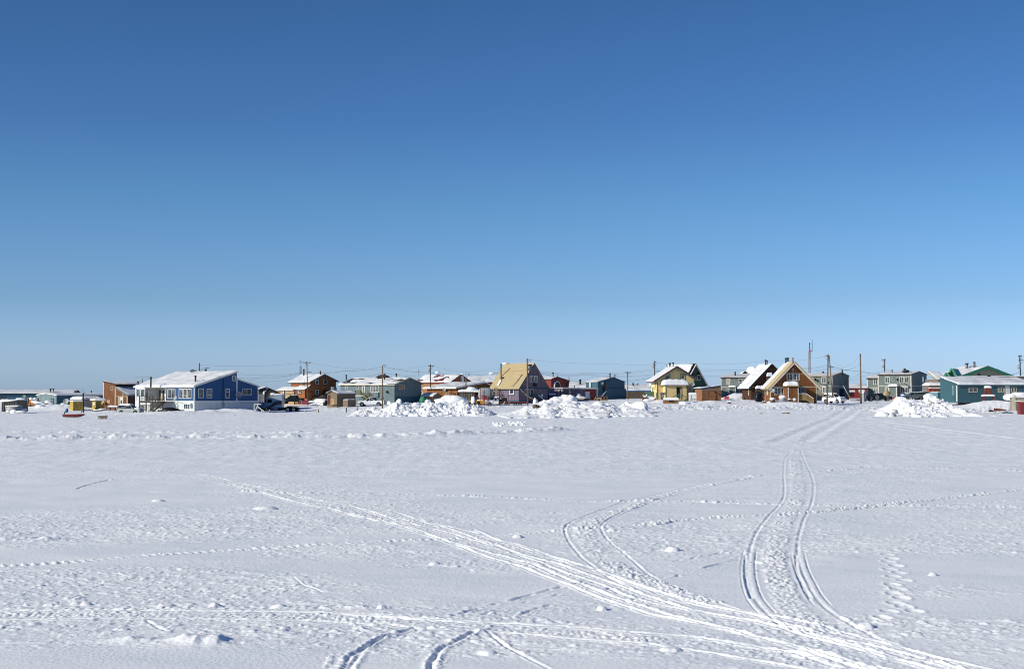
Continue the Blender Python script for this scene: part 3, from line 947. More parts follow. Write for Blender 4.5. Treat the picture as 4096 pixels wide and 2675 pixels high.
def roof(face,a,b,length,parent,mroof='shingle_dark',t=.14,oh_f=.35,oh_b=.35,oh_e=.3,snow=None,mfas=None,name='roof',oh_r=0.0):
 """sloping slab from eave point a=(s,z) to ridge point b=(s,z) on the face outline, running back along the house"""
 a,b = np.array(a,float),np.array(b,float)
 d = (b - a) / np.linalg.norm(b - a)
 a2 = a - d * oh_e
 b2 = b + d * oh_r
 nrm = np.array([-d[1],d[0]]) if (np.array([-d[1],d[0]])[1] > 0) else np.array([d[1],-d[0]])
 up = nrm * .015
 A0,B0 = a2 + up,b2 + up
 A1,B1 = A0 + nrm * t,B0 + nrm * t
 P = [face.P(q[0],q[1],oh_f) for q in (A0,B0,B1,A1)]
 mb = MB().prism(P,-face.n * (length + oh_f + oh_b))
 r = mb.build(name,mroof,parent)
 if mfas:
  w = t + .08
  F0,F1 = A0 - nrm * .08,B0 - nrm * .08
  P = [face.P(q[0],q[1],oh_f + .03) for q in (F0,F1,F1 + nrm * (w + .012),F0 + nrm * (w + .012))]
  MB().prism(P,-face.n * .05).build('bargeboard',mfas,r)
  q = A0 - d * .035
  mb = MB().prism([face.P(x[0],x[1],oh_f) for x in (q - nrm * .10,q + d * .03 - nrm * .10,q + d * .03 + nrm * (t - .01),q + nrm * (t - .01))],-face.n * (length + oh_f + oh_b))
  mb.build('eave_board',mfas,r)
 if snow:
  roofsnow(face,A1,B1,nrm,length + oh_f + oh_b,oh_f,r,**snow)
 return r
def roofsnow(face,A,B,nrm,length,o0,parent,th=.16,cover=1.0,seed=0,front=0.0,cell=.28,lip=.04,drift=.5,sc=2.2,edge=.25,bands=False):
 """a blanket of snow lying on the slab, thin or missing where the noise says bare"""
 w = np.linalg.norm(B - A); d = (B - A) / w
 m = int(min(60,max(5,w / cell))); n = int(min(110,max(6,length / cell)))
 a = np.linspace(-lip,w,m); l = np.linspace(0.03 + front,length - .03,n)
 Aa,Ll = np.meshgrid(a,l,indexing='ij')
 f = fbm(Aa / sc + seed * 7.1,Ll / (sc * (2.4 if bands else 1.2)) + seed * 3.3,seed + 200,4)
 e = np.minimum(np.minimum((Aa + lip) / edge,(w - Aa) / edge + .35),np.minimum((Ll - front) / edge,(length - Ll) / edge))
 e = np.sqrt(np.clip(e,0,1))
 thr = 1 - cover
 body = np.clip((f - (thr * 1.7 + .06)) * 8,-1,1)
 h = th * e * np.where(body > 0,body * (.6 + drift * (f - .3) * 2),body * .5) - .012
 S = A[0] + d[0] * Aa + nrm[0] * h
 Z = A[1] + d[1] * Aa + nrm[1] * h
 O = o0 - Ll
 P = face.O[None,None,:] + face.d * S[...,None] + face.n * O[...,None]
 P[...,2] = Z
 # keep normals up
 mb = MB()
 v1 = P[1,0] - P[0,0]; v2 = P[0,1] - P[0,0]
 if np.cross(v2,v1)[2] < 0: P = P[::-1]
 mb.grid(P)
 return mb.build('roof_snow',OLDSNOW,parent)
def snowcap(name,parent,c,sx,sy,h,rz=0.0,seed=0,n=14,label=None,kind=None,over=.06):
 """a pillow of snow on a flat top: c = centre of the top"""
 ca,sa = math.cos(rz),math.sin(rz)
 u = np.linspace(-1,1,n)
 U,V_ = np.meshgrid(u,u,indexing='ij')
 e = np.clip(1 - np.abs(U) ** 4,0,1) ** .5 * np.clip(1 - np.abs(V_) ** 4,0,1) ** .5
 nz = fbm(U * sx / .5 + seed * 3,V_ * sy / .5 + seed,300 + seed,3)
 sgx = np.sign(U) * np.abs(U) ** .6; sgy = np.sign(V_) * np.abs(V_) ** .6
 X = sgx * (sx / 2 + over * (nz - .2)); Yv = sgy * (sy / 2 + over * (nz - .2)); Z = h * e * (.75 + .5 * nz) - .02
 P = np.stack([c[0] + X * ca - Yv * sa,c[1] + X * sa + Yv * ca,c[2] + Z],-1)
 B = P.copy(); B[...,2] = c[2] - .02
 mb = MB().grid(P.transpose(1,0,2) if False else P)
 return mb
def win(face,k,x0,y0,x1,y1,parent,n=1,frame='white_trim',fw=.09,rows=1,o=0.0,split=None,glass=None,surround=None,sill=True,name='window'):
 """window traced on a wall; n panes across, rows of panes; each pane a child"""
 s0,zt = face.hit(*Q(k,x0,y0)); s1,zb = face.hit(*Q(k,x1,y1))
 return winm(face,s0,s1,zb,zt,parent,n,frame,fw,rows,o,split,glass,surround,name)
def winm(face,s0,s1,zb,zt,parent,n=1,frame='white_trim',fw=.09,rows=1,o=0.0,split=None,glass=None,surround=None,name='window'):
 mb = MB()
 D = .07 + o
 o = o + .004
 face.bx(mb,s0,s0 + fw,zb,zt,o - .05,D); face.bx(mb,s1 - fw,s1,zb,zt,o - .05,D)
 face.bx(mb,s0 + fw,s1 - fw,zt - fw,zt,o - .05,D - .004); face.bx(mb,s0 + fw,s1 - fw,zb,zb + fw,o - .05,D + .02)
 w = (s1 - s0 - 2 * fw)
 mw = fw * .8
 xs = [s0 + fw + w * i / n for i in range(n + 1)]
 for x in xs[1:-1]:
  face.bx(mb,x - mw / 2,x + mw / 2,zb + fw,zt - fw,o - .05,D - .008)
 h = zt - zb - 2 * fw
 ys = [zb + fw + h * i / rows for i in range(rows + 1)] if split is None else [zb + fw,zb + fw + h * split,zt - fw]
 for y in ys[1:-1]:
  face.bx(mb,s0 + fw,s1 - fw,y - mw / 2,y + mw / 2,o - .05,D - .012)
 wd = mb.build(name,frame,parent)
 for i in range(n):
  for j in range(len(ys) - 1):
   a0 = xs[i] + (mw / 2 if i else 0); a1 = xs[i + 1] - (mw / 2 if i < n - 1 else 0)
   b0 = ys[j] + (mw / 2 if j else 0); b1 = ys[j + 1] - (mw / 2 if j < len(ys) - 2 else 0)
   face.bx(MB(),0,0,0,0,0,0)
   g_ = MB(); face.bx(g_,a0,a1,b0,b1,o - .02,o + .02)
   g_.build('pane',glass or GLASS,wd)
 if surround:
  q = MB(); e = .13
  face.bx(q,s0 - e,s0 - .002,zb - e,zt + e,-.02,.035); face.bx(q,s1 + .002,s1 + e,zb - e,zt + e,-.02,.035)
  face.bx(q,s0 - .002,s1 + .002,zt + .002,zt + e,-.02,.033); face.bx(q,s0 - .002,s1 + .002,zb - e,zb - .002,-.02,.033)
  q.build('surround',surround,wd)
 return wd
def door(face,k,x0,y0,x1,y1,parent,frame='white_trim',leaf='door_white',glassp=None,fw=.09,o=0.0,label=None):
 s0,zt = face.hit(*Q(k,x0,y0)); s1,zb = face.hit(*Q(k,x1,y1))
 mb = MB(); D = .08 + o
 face.bx(mb,s0,s0 + fw,zb,zt,o - .05,D); face.bx(mb,s1 - fw,s1,zb,zt,o - .05,D)
 face.bx(mb,s0 + fw,s1 - fw,zt - fw,zt,o - .05,D - .004)
 fr = mb.build('door_frame',frame,parent)
 l = MB(); face.bx(l,s0 + fw,s1 - fw,zb,zt - fw,o - .03,o + .03)
 d = l.build('door',leaf,parent,label=label)
 hb = MB(); face.bx(hb,s1 - fw - .16,s1 - fw - .08,zb + .95,zb + 1.05,o + .03,o + .09)
 hb.build('handle','dark_metal',d)
 if glassp:
  q = MB(); h = zt - zb
  w = s1 - s0 - 2 * fw
  face.bx(q,s0 + fw + w * .22,s1 - fw - w * .22,zb + h * glassp[0],zb + h * glassp[1],o + .02,o + .04)
  q.build('pane',GLASS,d)
 return d
def trim(face,parent,material,runs,name='trim',o=.04):
 """boards in metres on the face: (s0, s1, z0, z1)"""
 for (s0,s1,z0,z1) in runs:
  mb = MB(); face.bx(mb,s0,s1,z0,z1,-.03,o)
  mb.build(name,material,parent)
def hs(face,k,x,y): return face.hit(*Q(k,x,y))
def pipe(k,x,yb,yt,Y,parent,r=.14,name='chimney',material='dark_metal',cap=True,sink=.5):
 b = W(*Q(k,x,yb),Y); t = W(*Q(k,x,yt),Y)
 mb = MB().cyl(((b[0] + t[0]) / 2,Y,(b[2] - sink + t[2]) / 2),r,t[2] - b[2] + sink,n=12)
 o = mb.build(name,material,parent)
 if cap:
  MB().cyl((t[0],Y,t[2] - .02),r * 1.45,.22,n=12).build('cap','black',o)
 return o
def dish(k,x,y,r,Y,label,face_dir=(-.35,-1,.35),material='tank_grey',on=None,foot=None,name='satellite_dish',group=None):
 """parabolic dish: rim centre at the pixel, radius in crop pixels"""
 c = W(*Q(k,x,y),Y); R = r / 4.25 / ppm(Y)
 n = np.array(face_dir,float); n /= np.linalg.norm(n)
 u = np.cross(n,(0,0,1)); u /= np.linalg.norm(u); v = np.cross(u,n)
 zb = foot if foot is not None else c[2] - R * 1.1
 root = empty(name,(c[0],Y + R * .5,zb),label,'satellite dish',group)
 m,q = 6,20
 P = np.zeros((m + 1,q + 1,3))
 for i in range(m + 1):
  rr = R * i / m
  for j in range(q + 1):
   t = 2 * math.pi * j / q
   P[i,j] = c + u * rr * math.cos(t) + v * rr * math.sin(t) - n * (.32 * R) * (1 - (rr / R) ** 2)
 mb = MB().grid(P); Pb = P - n * .03; mb.grid(Pb[::-1])
 d = mb.build('reflector',material,root)
 f = c + n * R * .75
 MB().tube([c - v * R * .9,f],.02 + R * .02,5).build('feed_arm','grey_metal',root)
 MB().cyl(f,R * .1 + .02,R * .22,axis=n,n=8).build('feed_horn','dark_metal',root)
 back = c - n * (.32 * R + .02)
 if on is not None:
  MB().tube([back,on],.03 + .02 * R,6).build('bracket','grey_metal',root)
 else:
  MB().tube([back,(back[0],back[1] + .05,zb - .4)],.05,6).build('mast','grey_metal',root)
 return root
def railing(A,B,parent,h=1.0,n=6,mat_='dark_deck',th=.09,rails=(1.0,),bal=True,post=True,bw=.05):
 """balustrade from A to B (3d points at floor level)"""
 A,B = np.array(A,float),np.array(B,float)
 for r_ in rails:
  MB().beam(A + [0,0,h * r_],B + [0,0,h * r_],th,th * .8).build('rail',mat_,parent)
 if bal:
  MB().beam(A + [0,0,.12],B + [0,0,.12],th * .7,th * .6).build('rail',mat_,parent)
  for i in range(1,n):
   p = A + (B - A) * i / n
   MB().beam(p + [0,0,.10],p + [0,0,h - .04],bw).build('baluster',mat_,parent)
 if post:
  for p in (A,B):
   MB().beam(p - [0,0,.02],p + [0,0,h + .05],th * 1.2).build('post',mat_,parent)
def logpost(k,x,yb,yt,Y,label,w=16,material='weathered_wood',group='posts standing in the snow by the lots',cap=True,name='wooden_post'):
 b = W(*Q(k,x,yb),Y); t = W(*Q(k,x,yt),Y)
 r = w / 4.25 / ppm(Y) / 2
 root = empty(name,b,label,'post',group)
 MB().tube([b - [0,0,.4],(b + t) / 2 + [.01,0,0],t],r * 1.05,8,r * .9).build('shaft',material,root)
 if cap:
  MB().lump((t[0],t[1],t[2] + r * .3),(r * .95,r * .95,r * .7),seed=int(x),n=8,smooth=True).build('snow_cap',SNOW,root)
 return root
def lumps(name,label,cat,items,material=SNOW,group=None,base=None):
 mb = MB()
 for (c,r,sd) in items:
  if material is SNOW: r = (r[0],r[1],r[2] * .75)
  mb.lump(c,r,seed=sd,n=12,smooth=True)
 return single(name,mb,material,label,cat,base=base,group=group)
def backlen(face,s,px):
 """length along the house, backwards from the face at s, at which it is seen in column px"""
 p = face.P(s,0); d = -face.n
 k = (px - 2048.0) / FPX / (CT - ((1337.5 - 1560) / FPX) * ST)
 return float((k * p[1] - p[0]) / (d[0] - k * d[1]))
def px_(k,x): return OFF[k][0] + x / 4.25
def slab(face,parent,material,s0,s1,z0,z1,o0=-.1,o1=.03,name='wall'):
 mb = MB(); face.bx(mb,s0,s1,z0,z1,o0,o1)
 return mb.build(name,material,parent)
# ============ blue house ============
C,L,R,FL,FR = corner(*Q('b',1178,972),270,42,px_('b',180),px_('b',2262))
H1 = empty('blue_house',C,'large bright blue house with white skirting and one long snowy sloping roof','house','houses of the town')
z0 = C[2]; sr,zr = hs(FR,'b',1902,290); zt = hs(FR,'b',1178,532)[1]; zband = hs(FR,'b',1178,778)[1]
_,zx1 = hs(FR,'b',1925,415); sx2,zx2 = hs(FR,'b',2262,533)
sp0,_ = hs(FL,'b',412,600); sp1,_ = hs(FL,'b',702,600); RC = 2.2
wall(FR,[(0,z0),(0,zt),(sr,zr),(sr,z0)],L - sp1,'blue_siding',H1)
wall(FR.shift(-(L - sp0)),[(0,z0),(0,zt),(sr,zr),(sr,z0)],sp0,'blue_siding',H1)
wall(FR.shift(-(L - sp1) - .002),[(RC,z0),(RC,zt + (zr - zt) * RC / sr),(sr,zr),(sr,z0)],sp1 - sp0 - .004,'blue_siding',H1)
slab(FL,H1,'door_white',sp0,sp1,zband - .5,zband,-RC,-.06,'porch_floor')
slab(FL,H1,'door_white',sp1 - .04,sp1 - .003,zband,zt - .03,-RC,-.04,'porch_side'); slab(FL,H1,'door_white',sp0 + .003,sp0 + .04,zband,zt - .03,-RC,-.04,'porch_side')
slab(FL,H1,'white_trim',sp0,sp1,zt - .25,zt - .02,-.06,.0,'porch_beam')
wall(FR,[(sr + .005,z0),(sr + .005,zx1),(sx2,zx2),(sx2,z0)],L * .92,'blue_siding',H1)
slab(FR,H1,'white_siding',0,sx2,z0 - 1.6,zband - .24,-.05,.04,'skirting')
slab(FL,H1,'white_siding',0,L,z0 - 1.6,zband - .24,-.05,.04,'skirting')
trim(FR,H1,'white_trim',[(-.08,sx2 + .05,zband - .24,zband,),(-.06,.12,z0 - 1.5,zband - .245),(-.06,.12,zband + .004,zt),(sr - .12,sr + .12,zband + .004,zx1 + .3),(sx2 - .14,sx2 + .04,zband + .004,zx2),(sx2 - .14,sx2 + .04,z0 - 1.5,zband - .245)],o=.07)
trim(FL,H1,'white_trim',[(0,L + .075,zband - .235,zband - .005),(L - .13,L + .068,zband + .004,zt - .02),(-.03,.16,zband + .004,zt - .02),(-.03,.16,z0 - 1.5,zband - .24),(0,L + .05,zt - .26,zt - .022)],o=.06)
roof(FR,(0,zt),(sr,zr),L,H1,'white_metal',.16,.28,.3,.35,snow=dict(th=.2,cover=1.0,seed=1,drift=.8),mfas='white_trim',oh_r=.12)
roof(FR,(sx2,zx2),(sr + .06,zx1),L * .92,H1,'white_metal',.12,.22,.1,.25,snow=dict(th=.16,seed=2),mfas='white_trim')
# right face windows
win(FR,'b',1244,568,1336,728,H1,1); win(FR,'b',1388,570,1477,728,H1,1,split=.30)
win(FR,'b',1708,572,1774,730,H1,1,split=.66); win(FR,'b',1820,345,1878,440,H1,1)
win(FR,'b',1996,576,2146,676,H1,2)
# left face windows
win(FL,'b',727,578,860,740,H1,2,o=.01);
for x in (920,995,1069): win(FL,'b',x,570,x + 62,738,H1,1,split=(.28 if x == 995 else None))
win(FL,'b',1003,830,1104,918,H1,3,o=.03); win(FL,'b',278,848,322,900,H1,2,rows=2,o=.03,fw=.06)
# sheltered porch wall in white
s0,_ = hs(FL,'b',412,600); s1,_ = hs(FL,'b',702,600)
FPo = FL.shift(-RC)
slab(FPo,H1,'door_white',s0 + .05,s1 - .05,zband + .004,zt + .5,.003,.04,'porch_wall')
trim(FL,H1,'white_trim',[(s1 - .02,s1 + .12,zband + .004,zt - .27),(s0 - .12,s0 + .02,zband + .004,zt - .27)],name='porch_post',o=.12)
door(FPo,'b',583,585,622,768,H1,leaf='dark_metal',o=.05); door(FPo,'b',640,585,680,768,H1,leaf='dark_metal',o=.05)
# bay
s0,_ = hs(FL,'b',250,600); s1,_ = hs(FL,'b',400,600); FB = FL.shift(.75)
slab(FL,H1,'white_siding',s0,s1,zband,zt - .3,0,.75,'bay')
s2 = (s0 + s1) / 2
winm(FB,s0 + .1,s2 - .15,zband + .75,zt - .45,H1,1); winm(FB,s2 + .05,s1 - .05,zband + .75,zt - .45,H1,1)
slab(FL,H1,'white_trim',s0 - .1,s1 + .1,zt - .3,zt - .18,-.02,.95,'bay_roof')
mb = snowcap('x',None,tuple(FL.P((s0 + s1) / 2,zt - .18,.45)),s1 - s0,1.0,.18,math.atan2(FL.d[1],FL.d[0]),3); mb.build('roof_snow',SNOW,H1)
# chimneys and skylight
pipe('b',440,505,378,276,H1,.16); pipe('b',1198,478,355,273,H1,.16); pipe('b',1372,300,245,287,H1,.17); pipe('b',223,535,452,283,H1,.12)
a = W(*Q('b',1105,340),285); b = W(*Q('b',1262,340),285)
arc = [a + (b - a) * t + np.array([0,0,1.0 * math.sin(math.pi * t) ** .8 * .95]) for t in np.linspace(0,1,9)]
MB().prism(arc,(-1.0,2.6,.3)).build('skylight_dome','grey_metal',H1)
# service mast and meter
s,zt_ = hs(FR,'b',1665,405); _,zb_ = hs(FR,'b',1665,850)
MB().tube([FR.P(s,zb_,.15),FR.P(s,zt_,.15)],.05,6).build('service_mast','dark_metal',H1)
slab(FR,H1,'tank_grey',s - .2,s + .3,zb_ - .35,zb_ + .45,.045,.25,'meter_box')
s,z = hs(FR,'b',2180,810); s3,_ = hs(FR,'b',1940,810)
MB().tube([FR.P(s3,z,.12),FR.P(s,z,.12),FR.P(s,z0 + .2,.12)],.035,6).build('drain_pipe','tank_grey',H1)
# deck and stairs: dark wood
FD = FL.shift(2.3)
dk = empty('wooden_deck',(*FD.P(1,0)[:2],z0),'dark weathered deck with stairs against the blue house','deck')
s0,zd = hs(FD,'b',243,795); s1,_ = hs(FD,'b',640,795)
zd = zband - .12
nb = 16
for i in range(nb):
 o0 = .08 + i * (2.2 / nb)
 mb = MB(); FL.bx(mb,s0,s1 + .4,zd - .05,zd,o0,o0 + 2.2 / nb - .02); mb.build('deck_board','dark_deck',dk)
slab(FL,dk,'dark_deck',s0,s1 + .4,zd - .30,zd - .055,2.2,2.27,'rim_beam')
for x in (243,357,470,640):
 s,zt_ = hs(FD,'b',x,640 if x == 357 else 690)
 MB().beam(FL.P(s,z0 - .6,2.25),FL.P(s,zt_,2.25),.16).build('post','dark_deck',dk)
for q in (1.0,.72,.42):
 MB().beam(FL.P(s0,zd + q * .98,2.25),FL.P(s1,zd + q * .98,2.25),.10,.07).build('rail','dark_deck',dk)
railing(FL.P(s0,zd,.1),FL.P(s0,zd,2.2),dk,1.0,6)
st0,zz0 = hs(FD,'b',690,800); st1,zz1 = hs(FD,'b',480,960)
for o in (2.4,3.4):
 MB().beam(FL.P(st0,zd - .1,o),FL.P(st1,z0 + .05,o),.06,.28).build('stringer','dark_deck',dk)
 MB().beam(FL.P(st0,zd + .9,o),FL.P(st1,z0 + 1.05,o),.09,.08).build('stair_rail','dark_deck',dk)
 for i in range(9):
  t = (i + .5) / 9
  p = FL.P(st0 + (st1 - st0) * t,zd - .1 + (z0 + .05 - zd + .1) * t,o)
  MB().beam(p,p + [0,0,1.0],.06).build('baluster','dark_deck',dk)
for i in range(10):
 t = (i + .5) / 10; s = st0 + (st1 - st0) * t; z = zd + (z0 + .1 - zd) * t
 mb = MB(); FL.bx(mb,s - .16,s + .16,z - .03,z + .02,2.42,3.38); mb.build('tread','dark_deck',dk)
sA,_ = hs(FD,'b',360,900); sB,_ = hs(FD,'b',540,900)
railing(FL.P(sA,z0 + .15,3.6),FL.P(sB,z0 + .15,3.6),dk,1.25,10)
railing(FL.P(sA,z0 + .15,2.4),FL.P(sA,z0 + .15,3.6),dk,1.25,6)
sC,_ = hs(FD,'b',290,900)
MB().beam(FL.P(sA,z0 + 1.3,3.6),FL.P(sC,z0 + .1,3.9),.07).build('rail','dark_deck',dk)
MB().beam(FL.P(sA,z0 + .9,3.6),FL.P(sC + .2,z0 - .1,3.9),.07).build('rail','dark_deck',dk)
pt = FR.P(hs(FR,'b',1905,735)[0],hs(FR,'b',1905,735)[1],.05)
dd = dish('b',1937,675,60,276.5,'large grey satellite dish with a red mark on the dark side of the blue house',(.2,-1,.45),on=pt,foot=pt[2])
MB().box(W(*Q('b',1937,650),276.2),(.8,.03,.10),.1).build('red_mark','scarf_red',dd)
pt = FL.P(hs(FL,'b',900,790)[0],hs(FL,'b',900,790)[1],.05)
dish('b',846,735,45,269,'grey satellite dish on the sunny white trimmed side of the blue house',(-.7,-1,.5),on=pt,foot=pt[2])
# ============ brown plywood house left of it ============
C,L,R,FL,FR = corner(*Q('a',2172,912),292,38,px_('a',1762),px_('a',2330))
B1 = empty('plywood_house',C,'tall narrow house of bare brown plywood beside the blue house','house','houses of the town')
z0 = C[2]
sa,zh = hs(FL,'a',1960,505); _,zl = hs(FL,'a',1762,462); _,z2 = hs(FL,'a',1966,556); s3,z3 = hs(FL,'a',2172,684)
wall(FL,[(0,z0),(0,zl),(sa,zh),(sa,z0)],12,'brown_ply',B1)
wall(FL,[(sa + .005,z0),(sa + .005,z2),(s3,z3),(s3,z0)],9,'brown_ply',B1)
dn = -FL.n
# sloping lower roof and flat upper roof with snow; the long side's shade is put into a darker wall colour
roof(FL,(s3,z3),(sa + .05,z2),9,B1,'grey_metal',.10,.15,.1,.12,snow=dict(th=.2,seed=5),mfas='bluegrey_siding')
roof(FL,(sa,zh),(0,zl),12,B1,'shingle_dark',.22,.12,.1,.5,snow=dict(th=.2,seed=6),oh_r=.1)
FRd = FR
slab(FR,B1,'shaded_brown_wall',0,9,z0 - 1.5,z3 - .1,-.03,.05,'shaded_wall')
hh = (z3 - z0)
for (x0,y0,x1,y1) in ((1765,465,1850,705),(1850,480,1880,705),(1880,490,1955,705),(1765,715,1815,912),(1815,715,1878,912),(1880,715,1955,912),(1968,560,2090,690),(2096,640,2168,690),(1968,708,2022,905),(2110,708,2156,905)):
 a_,zt_ = hs(FL,'a',x0 + 2,y0 + 2); b_,zb_ = hs(FL,'a',x1 - 2,y1 - 2)
 if y0 < 500: zt_ = zh - .06
 if y0 in (560,640): zt_ = min(zt_,z3 + (z2 - z3) * .0 + .02)
 slab(FL,B1,'brown_ply',a_,b_,zb_,zt_,-.02,.03,'plywood_panel')
def tq(face,k,x0,y0,x1,y1):
 a_,zt_ = hs(face,k,x0,y0); b_,zb_ = hs(face,k,x1,y1)
 return (a_,b_,zb_,zt_)
trim(FL,B1,'cream_trim',[tq(FL,'a',1958,530,1966,910),tq(FL,'a',1966,698,2170,706),tq(FL,'a',2018,706,2027,905),tq(FL,'a',2158,706,2170,900),tq(FL,'a',2090,645,2097,900),tq(FL,'a',1757,462,1765,912)],o=.06)
win(FL,'a',1886,532,1926,602,B1,1,frame='cream_trim',glass=MATS['truck_blue'],fw=.08)
slab(FL,B1,'plywood',*tq(FL,'a',1820,760,1870,818),-.02,.05,'boarded_window')
door(FL,'a',2038,712,2092,900,B1,leaf='door_white',glassp=(.42,.72))
pipe('a',2345,520,455,300,B1,.14)
# ============ grey gabled shed and the long low buildings at the left ============
C,L,R,FL,FR = corner(*Q('a',958,868),322,30,px_('a',625),px_('a',1800))
B2 = empty('grey_shed',C,'pale grey corrugated gabled building with a white roof edge, far left','building','houses of the town')
z0 = C[2]; _,ze = hs(FL,'a',958,680); sp,zp = hs(FL,'a',790,652); _,ze0 = hs(FL,'a',625,690)
wall(FL,[(0,z0),(0,ze),(L / 2,zp),(L,ze),(L,z0)],R,'greyteal_siding',B2)
slab(FR,B2,'darkteal_siding',0,R,z0 - 1.5,ze - .05,-.03,.03,'long_wall')  # shade of the long side put into a darker siding colour
for a,b in (((0,ze),(L / 2,zp)),((L,ze),(L / 2,zp))):
 roof(FL,a,b,R,B2,'grey_metal',.10,.12,.1,.15,snow=dict(th=.14,seed=7),mfas='white_trim')
door(FL,'a',866,737,915,866,B2,frame='dark_metal',leaf='greyteal_siding',fw=.12)
pipe('a',1275,640,612,335,B2,.14); pipe('a',1555,640,612,345,B2,.12)
F,L = frontal(-60,px_('a',1250),Q('a',0,812)[1],385,-8)
B3 = empty('low_teal_building',F.O,'long low dull teal building with a thin snowy roof at the left edge','building','houses of the town')
z0 = F.O[2]; zt = hs(F,'a',400,652)[1]; z1_ = hs(F,'a',1000,606)[1]
sd_ = F.O
FS = Face(F.P(L,z0),-F.n[:2])     # right end wall
FS.n = np.array([F.d[0],F.d[1],0.])
wall(FS,[(0,z0),(0,zt),(5,z1_),(10,zt),(10,z0)],L,'darkteal_siding',B3)
for a,b in (((0,zt),(5,z1_)),((10,zt),(5,z1_))):
 roof(FS,a,b,L,B3,'shingle_dark',.14,.4,.1,.5,snow=dict(th=.22,seed=8,sc=5))
win(F,'a',10,705,90,740,B3,2,frame='dark_metal')
pipe('a',860,625,573,388,B3,.2); pipe('a',907,625,573,388,B3,.18,material='grey_metal')
# small white cabin with a curved roof, and two mustard sheds
C,L,R,FL,FR = corner(*Q('a',1392,900),296,50,px_('a',1240),px_('a',1700))
B4 = empty('white_cabin',C,'small white and grey cabin under a thick snow overhang, between the mustard sheds','cabin')
z0 = C[2]; zt = hs(FL,'a',1392,765)[1]
wall(FL,[(0,z0),(0,zt),(L / 2,zt + .25),(L,zt),(L,z0)],R,'tank_grey',B4)
slab(FL,B4,'door_white',.02,L - .02,z0,zt - .05,-.02,.02,'front_panel')
slab(FL,B4,'plywood',L * .55,L * .8,zt - .55,zt - .2,0,.05,'hatch')
rz_ = math.atan2(FR.d[1],FR.d[0]); cc = (FL.P(L / 2,0) - FL.n * R / 2)
snowcap('x',None,(cc[0],cc[1],zt + .2),R + 1.0,L + 1.1,.6,rz_,4,n=22).build('roof_snow',SNOW,B4)
for (xc,yb,yt,xl,xr,Y,lab,cap) in ((1245,950,792,1190,1405,284,'mustard yellow shed left of the thin antenna pole','a'),(1628,922,780,1566,1772,289,'mustard yellow shed right of the thin antenna pole','b')):
 C,L,R,FL,FR = corner(*Q('a',xc,yb),Y,62,px_('a',xl),px_('a',xr))
 B = empty('yellow_shed',C,lab,'shed','mustard yellow sheds')
 z0 = C[2]; zt = hs(FR,'a',xc,yt)[1]
 wall(FR,[(0,z0),(0,zt),(R,zt + .1),(R,z0)],L,'mustard',B)
 trim(FR,B,'mustard',[(-.05,.08,z0 - .3,zt),(R - .1,R + .02,z0 - .3,zt)],o=.05)
 trim(FR,B,'white_trim',[(-.06,R + .06,zt + .02,zt + .14)],o=.09,name='roof_edge')
 cc = FR.P(R / 2,zt + .12,-L / 2)
 snowcap('x',None,cc,R + (.3 if cap == 'a' else .9),L + .5,.22 if cap == 'a' else .45,math.atan2(FR.d[1],FR.d[0]),9 + Y,n=16).build('roof_snow',SNOW,B)
# ============ dark garage behind the semi truck ============
C,L,R,FL,FR = corner(*Q('c',150,800),300,76,px_('c',60),px_('c',490))
B = empty('dark_garage',C,'dark brown gabled garage with a grey door behind the semi truck','garage','houses of the town')
z0 = C[2]; ze = hs(FR,'c',150,585)[1]; sp,zp = hs(FR,'c',278,550); sr_,zr_ = hs(FR,'c',490,640)
wall(FR,[(0,z0),(0,ze - .1),(sp,zp),(sr_,zr_),(sr_,z0)],9,'garage_brown',B)
roof(FR,(0,ze - .1),(sp,zp),9,B,'shingle_dark',.12,.3,.1,.3,snow=dict(th=.18,seed=11))
roof(FR,(sr_,zr_),(sp,zp),9,B,'shingle_dark',.12,.3,.1,.35,snow=dict(th=.1,seed=12,cover=.5))
door(FR,'c',150,668,240,800,B,frame='white_trim',leaf='tank_grey')
for (x,y,rx,rz2) in ((237,640,.25,.45),(380,655,.55,.16),(265,605,.15,.12),(290,560,.3,.18)):
 p = W(*Q('c',x,y),C[1] - .3); s = FR.hit(*Q('c',x,y))
 MB().lump(FR.P(s[0],s[1],.06),(rx,.08,rz2),seed=x,smooth=True).build('stuck_snow',SNOW,B)
# ============ cedar house ============
C,L,R,FL,FR = corner(*Q('c',935,812),330,50,px_('c',765),px_('c',1455))
B = empty('cedar_house',C,'two storey cedar brown house with a snowy gable roof and a ladder on it','house','houses of the town')
z0 = C[2]; ze = hs(FR,'c',935,585)[1]; s1,z1_ = hs(FR,'c',1030,522); _,z2 = hs(FR,'c',1030,450); sp,zp = hs(FR,'c',1250,332); _,z3 = hs(FR,'c',1455,436)
wall(FR,[(0,z0),(0,ze),(s1,z1_),(s1,z0)],L,'cedar',B)
Lu = backlen(FR,s1,px_('c',690))
wall(FR,[(s1 + .004,z0),(s1 + .004,z2),(sp,zp),(R,z3),(R,z0)],Lu,'cedar',B)
roof(FR,(s1,z2),(sp,zp),Lu,B,'bluegrey_siding',.14,.5,.6,.55,snow=dict(th=.18,seed=13,cover=.93),mfas='grey_metal')
roof(FR,(R,z3),(sp,zp),Lu,B,'bluegrey_siding',.14,.5,.6,.55,snow=dict(th=.18,seed=14),mfas='grey_metal')
roof(FR,(0,ze),(s1,z1_),L,B,'shingle_dark',.12,.2,.2,.2,snow=dict(th=.16,seed=15,cover=.9))
L2 = backlen(FR,0,px_('c',492))
F2 = FR.shift(-L - .01)
B5 = empty('plywood_porch',F2.P(0,z0),'pale plywood porch with a dark doorway behind the black pickup','porch')
wall(F2,[(-.3,z0),(-.3,ze - .15),(s1,z1_ - .3),(s1,z0)],L2 - L,'plywood',B5)
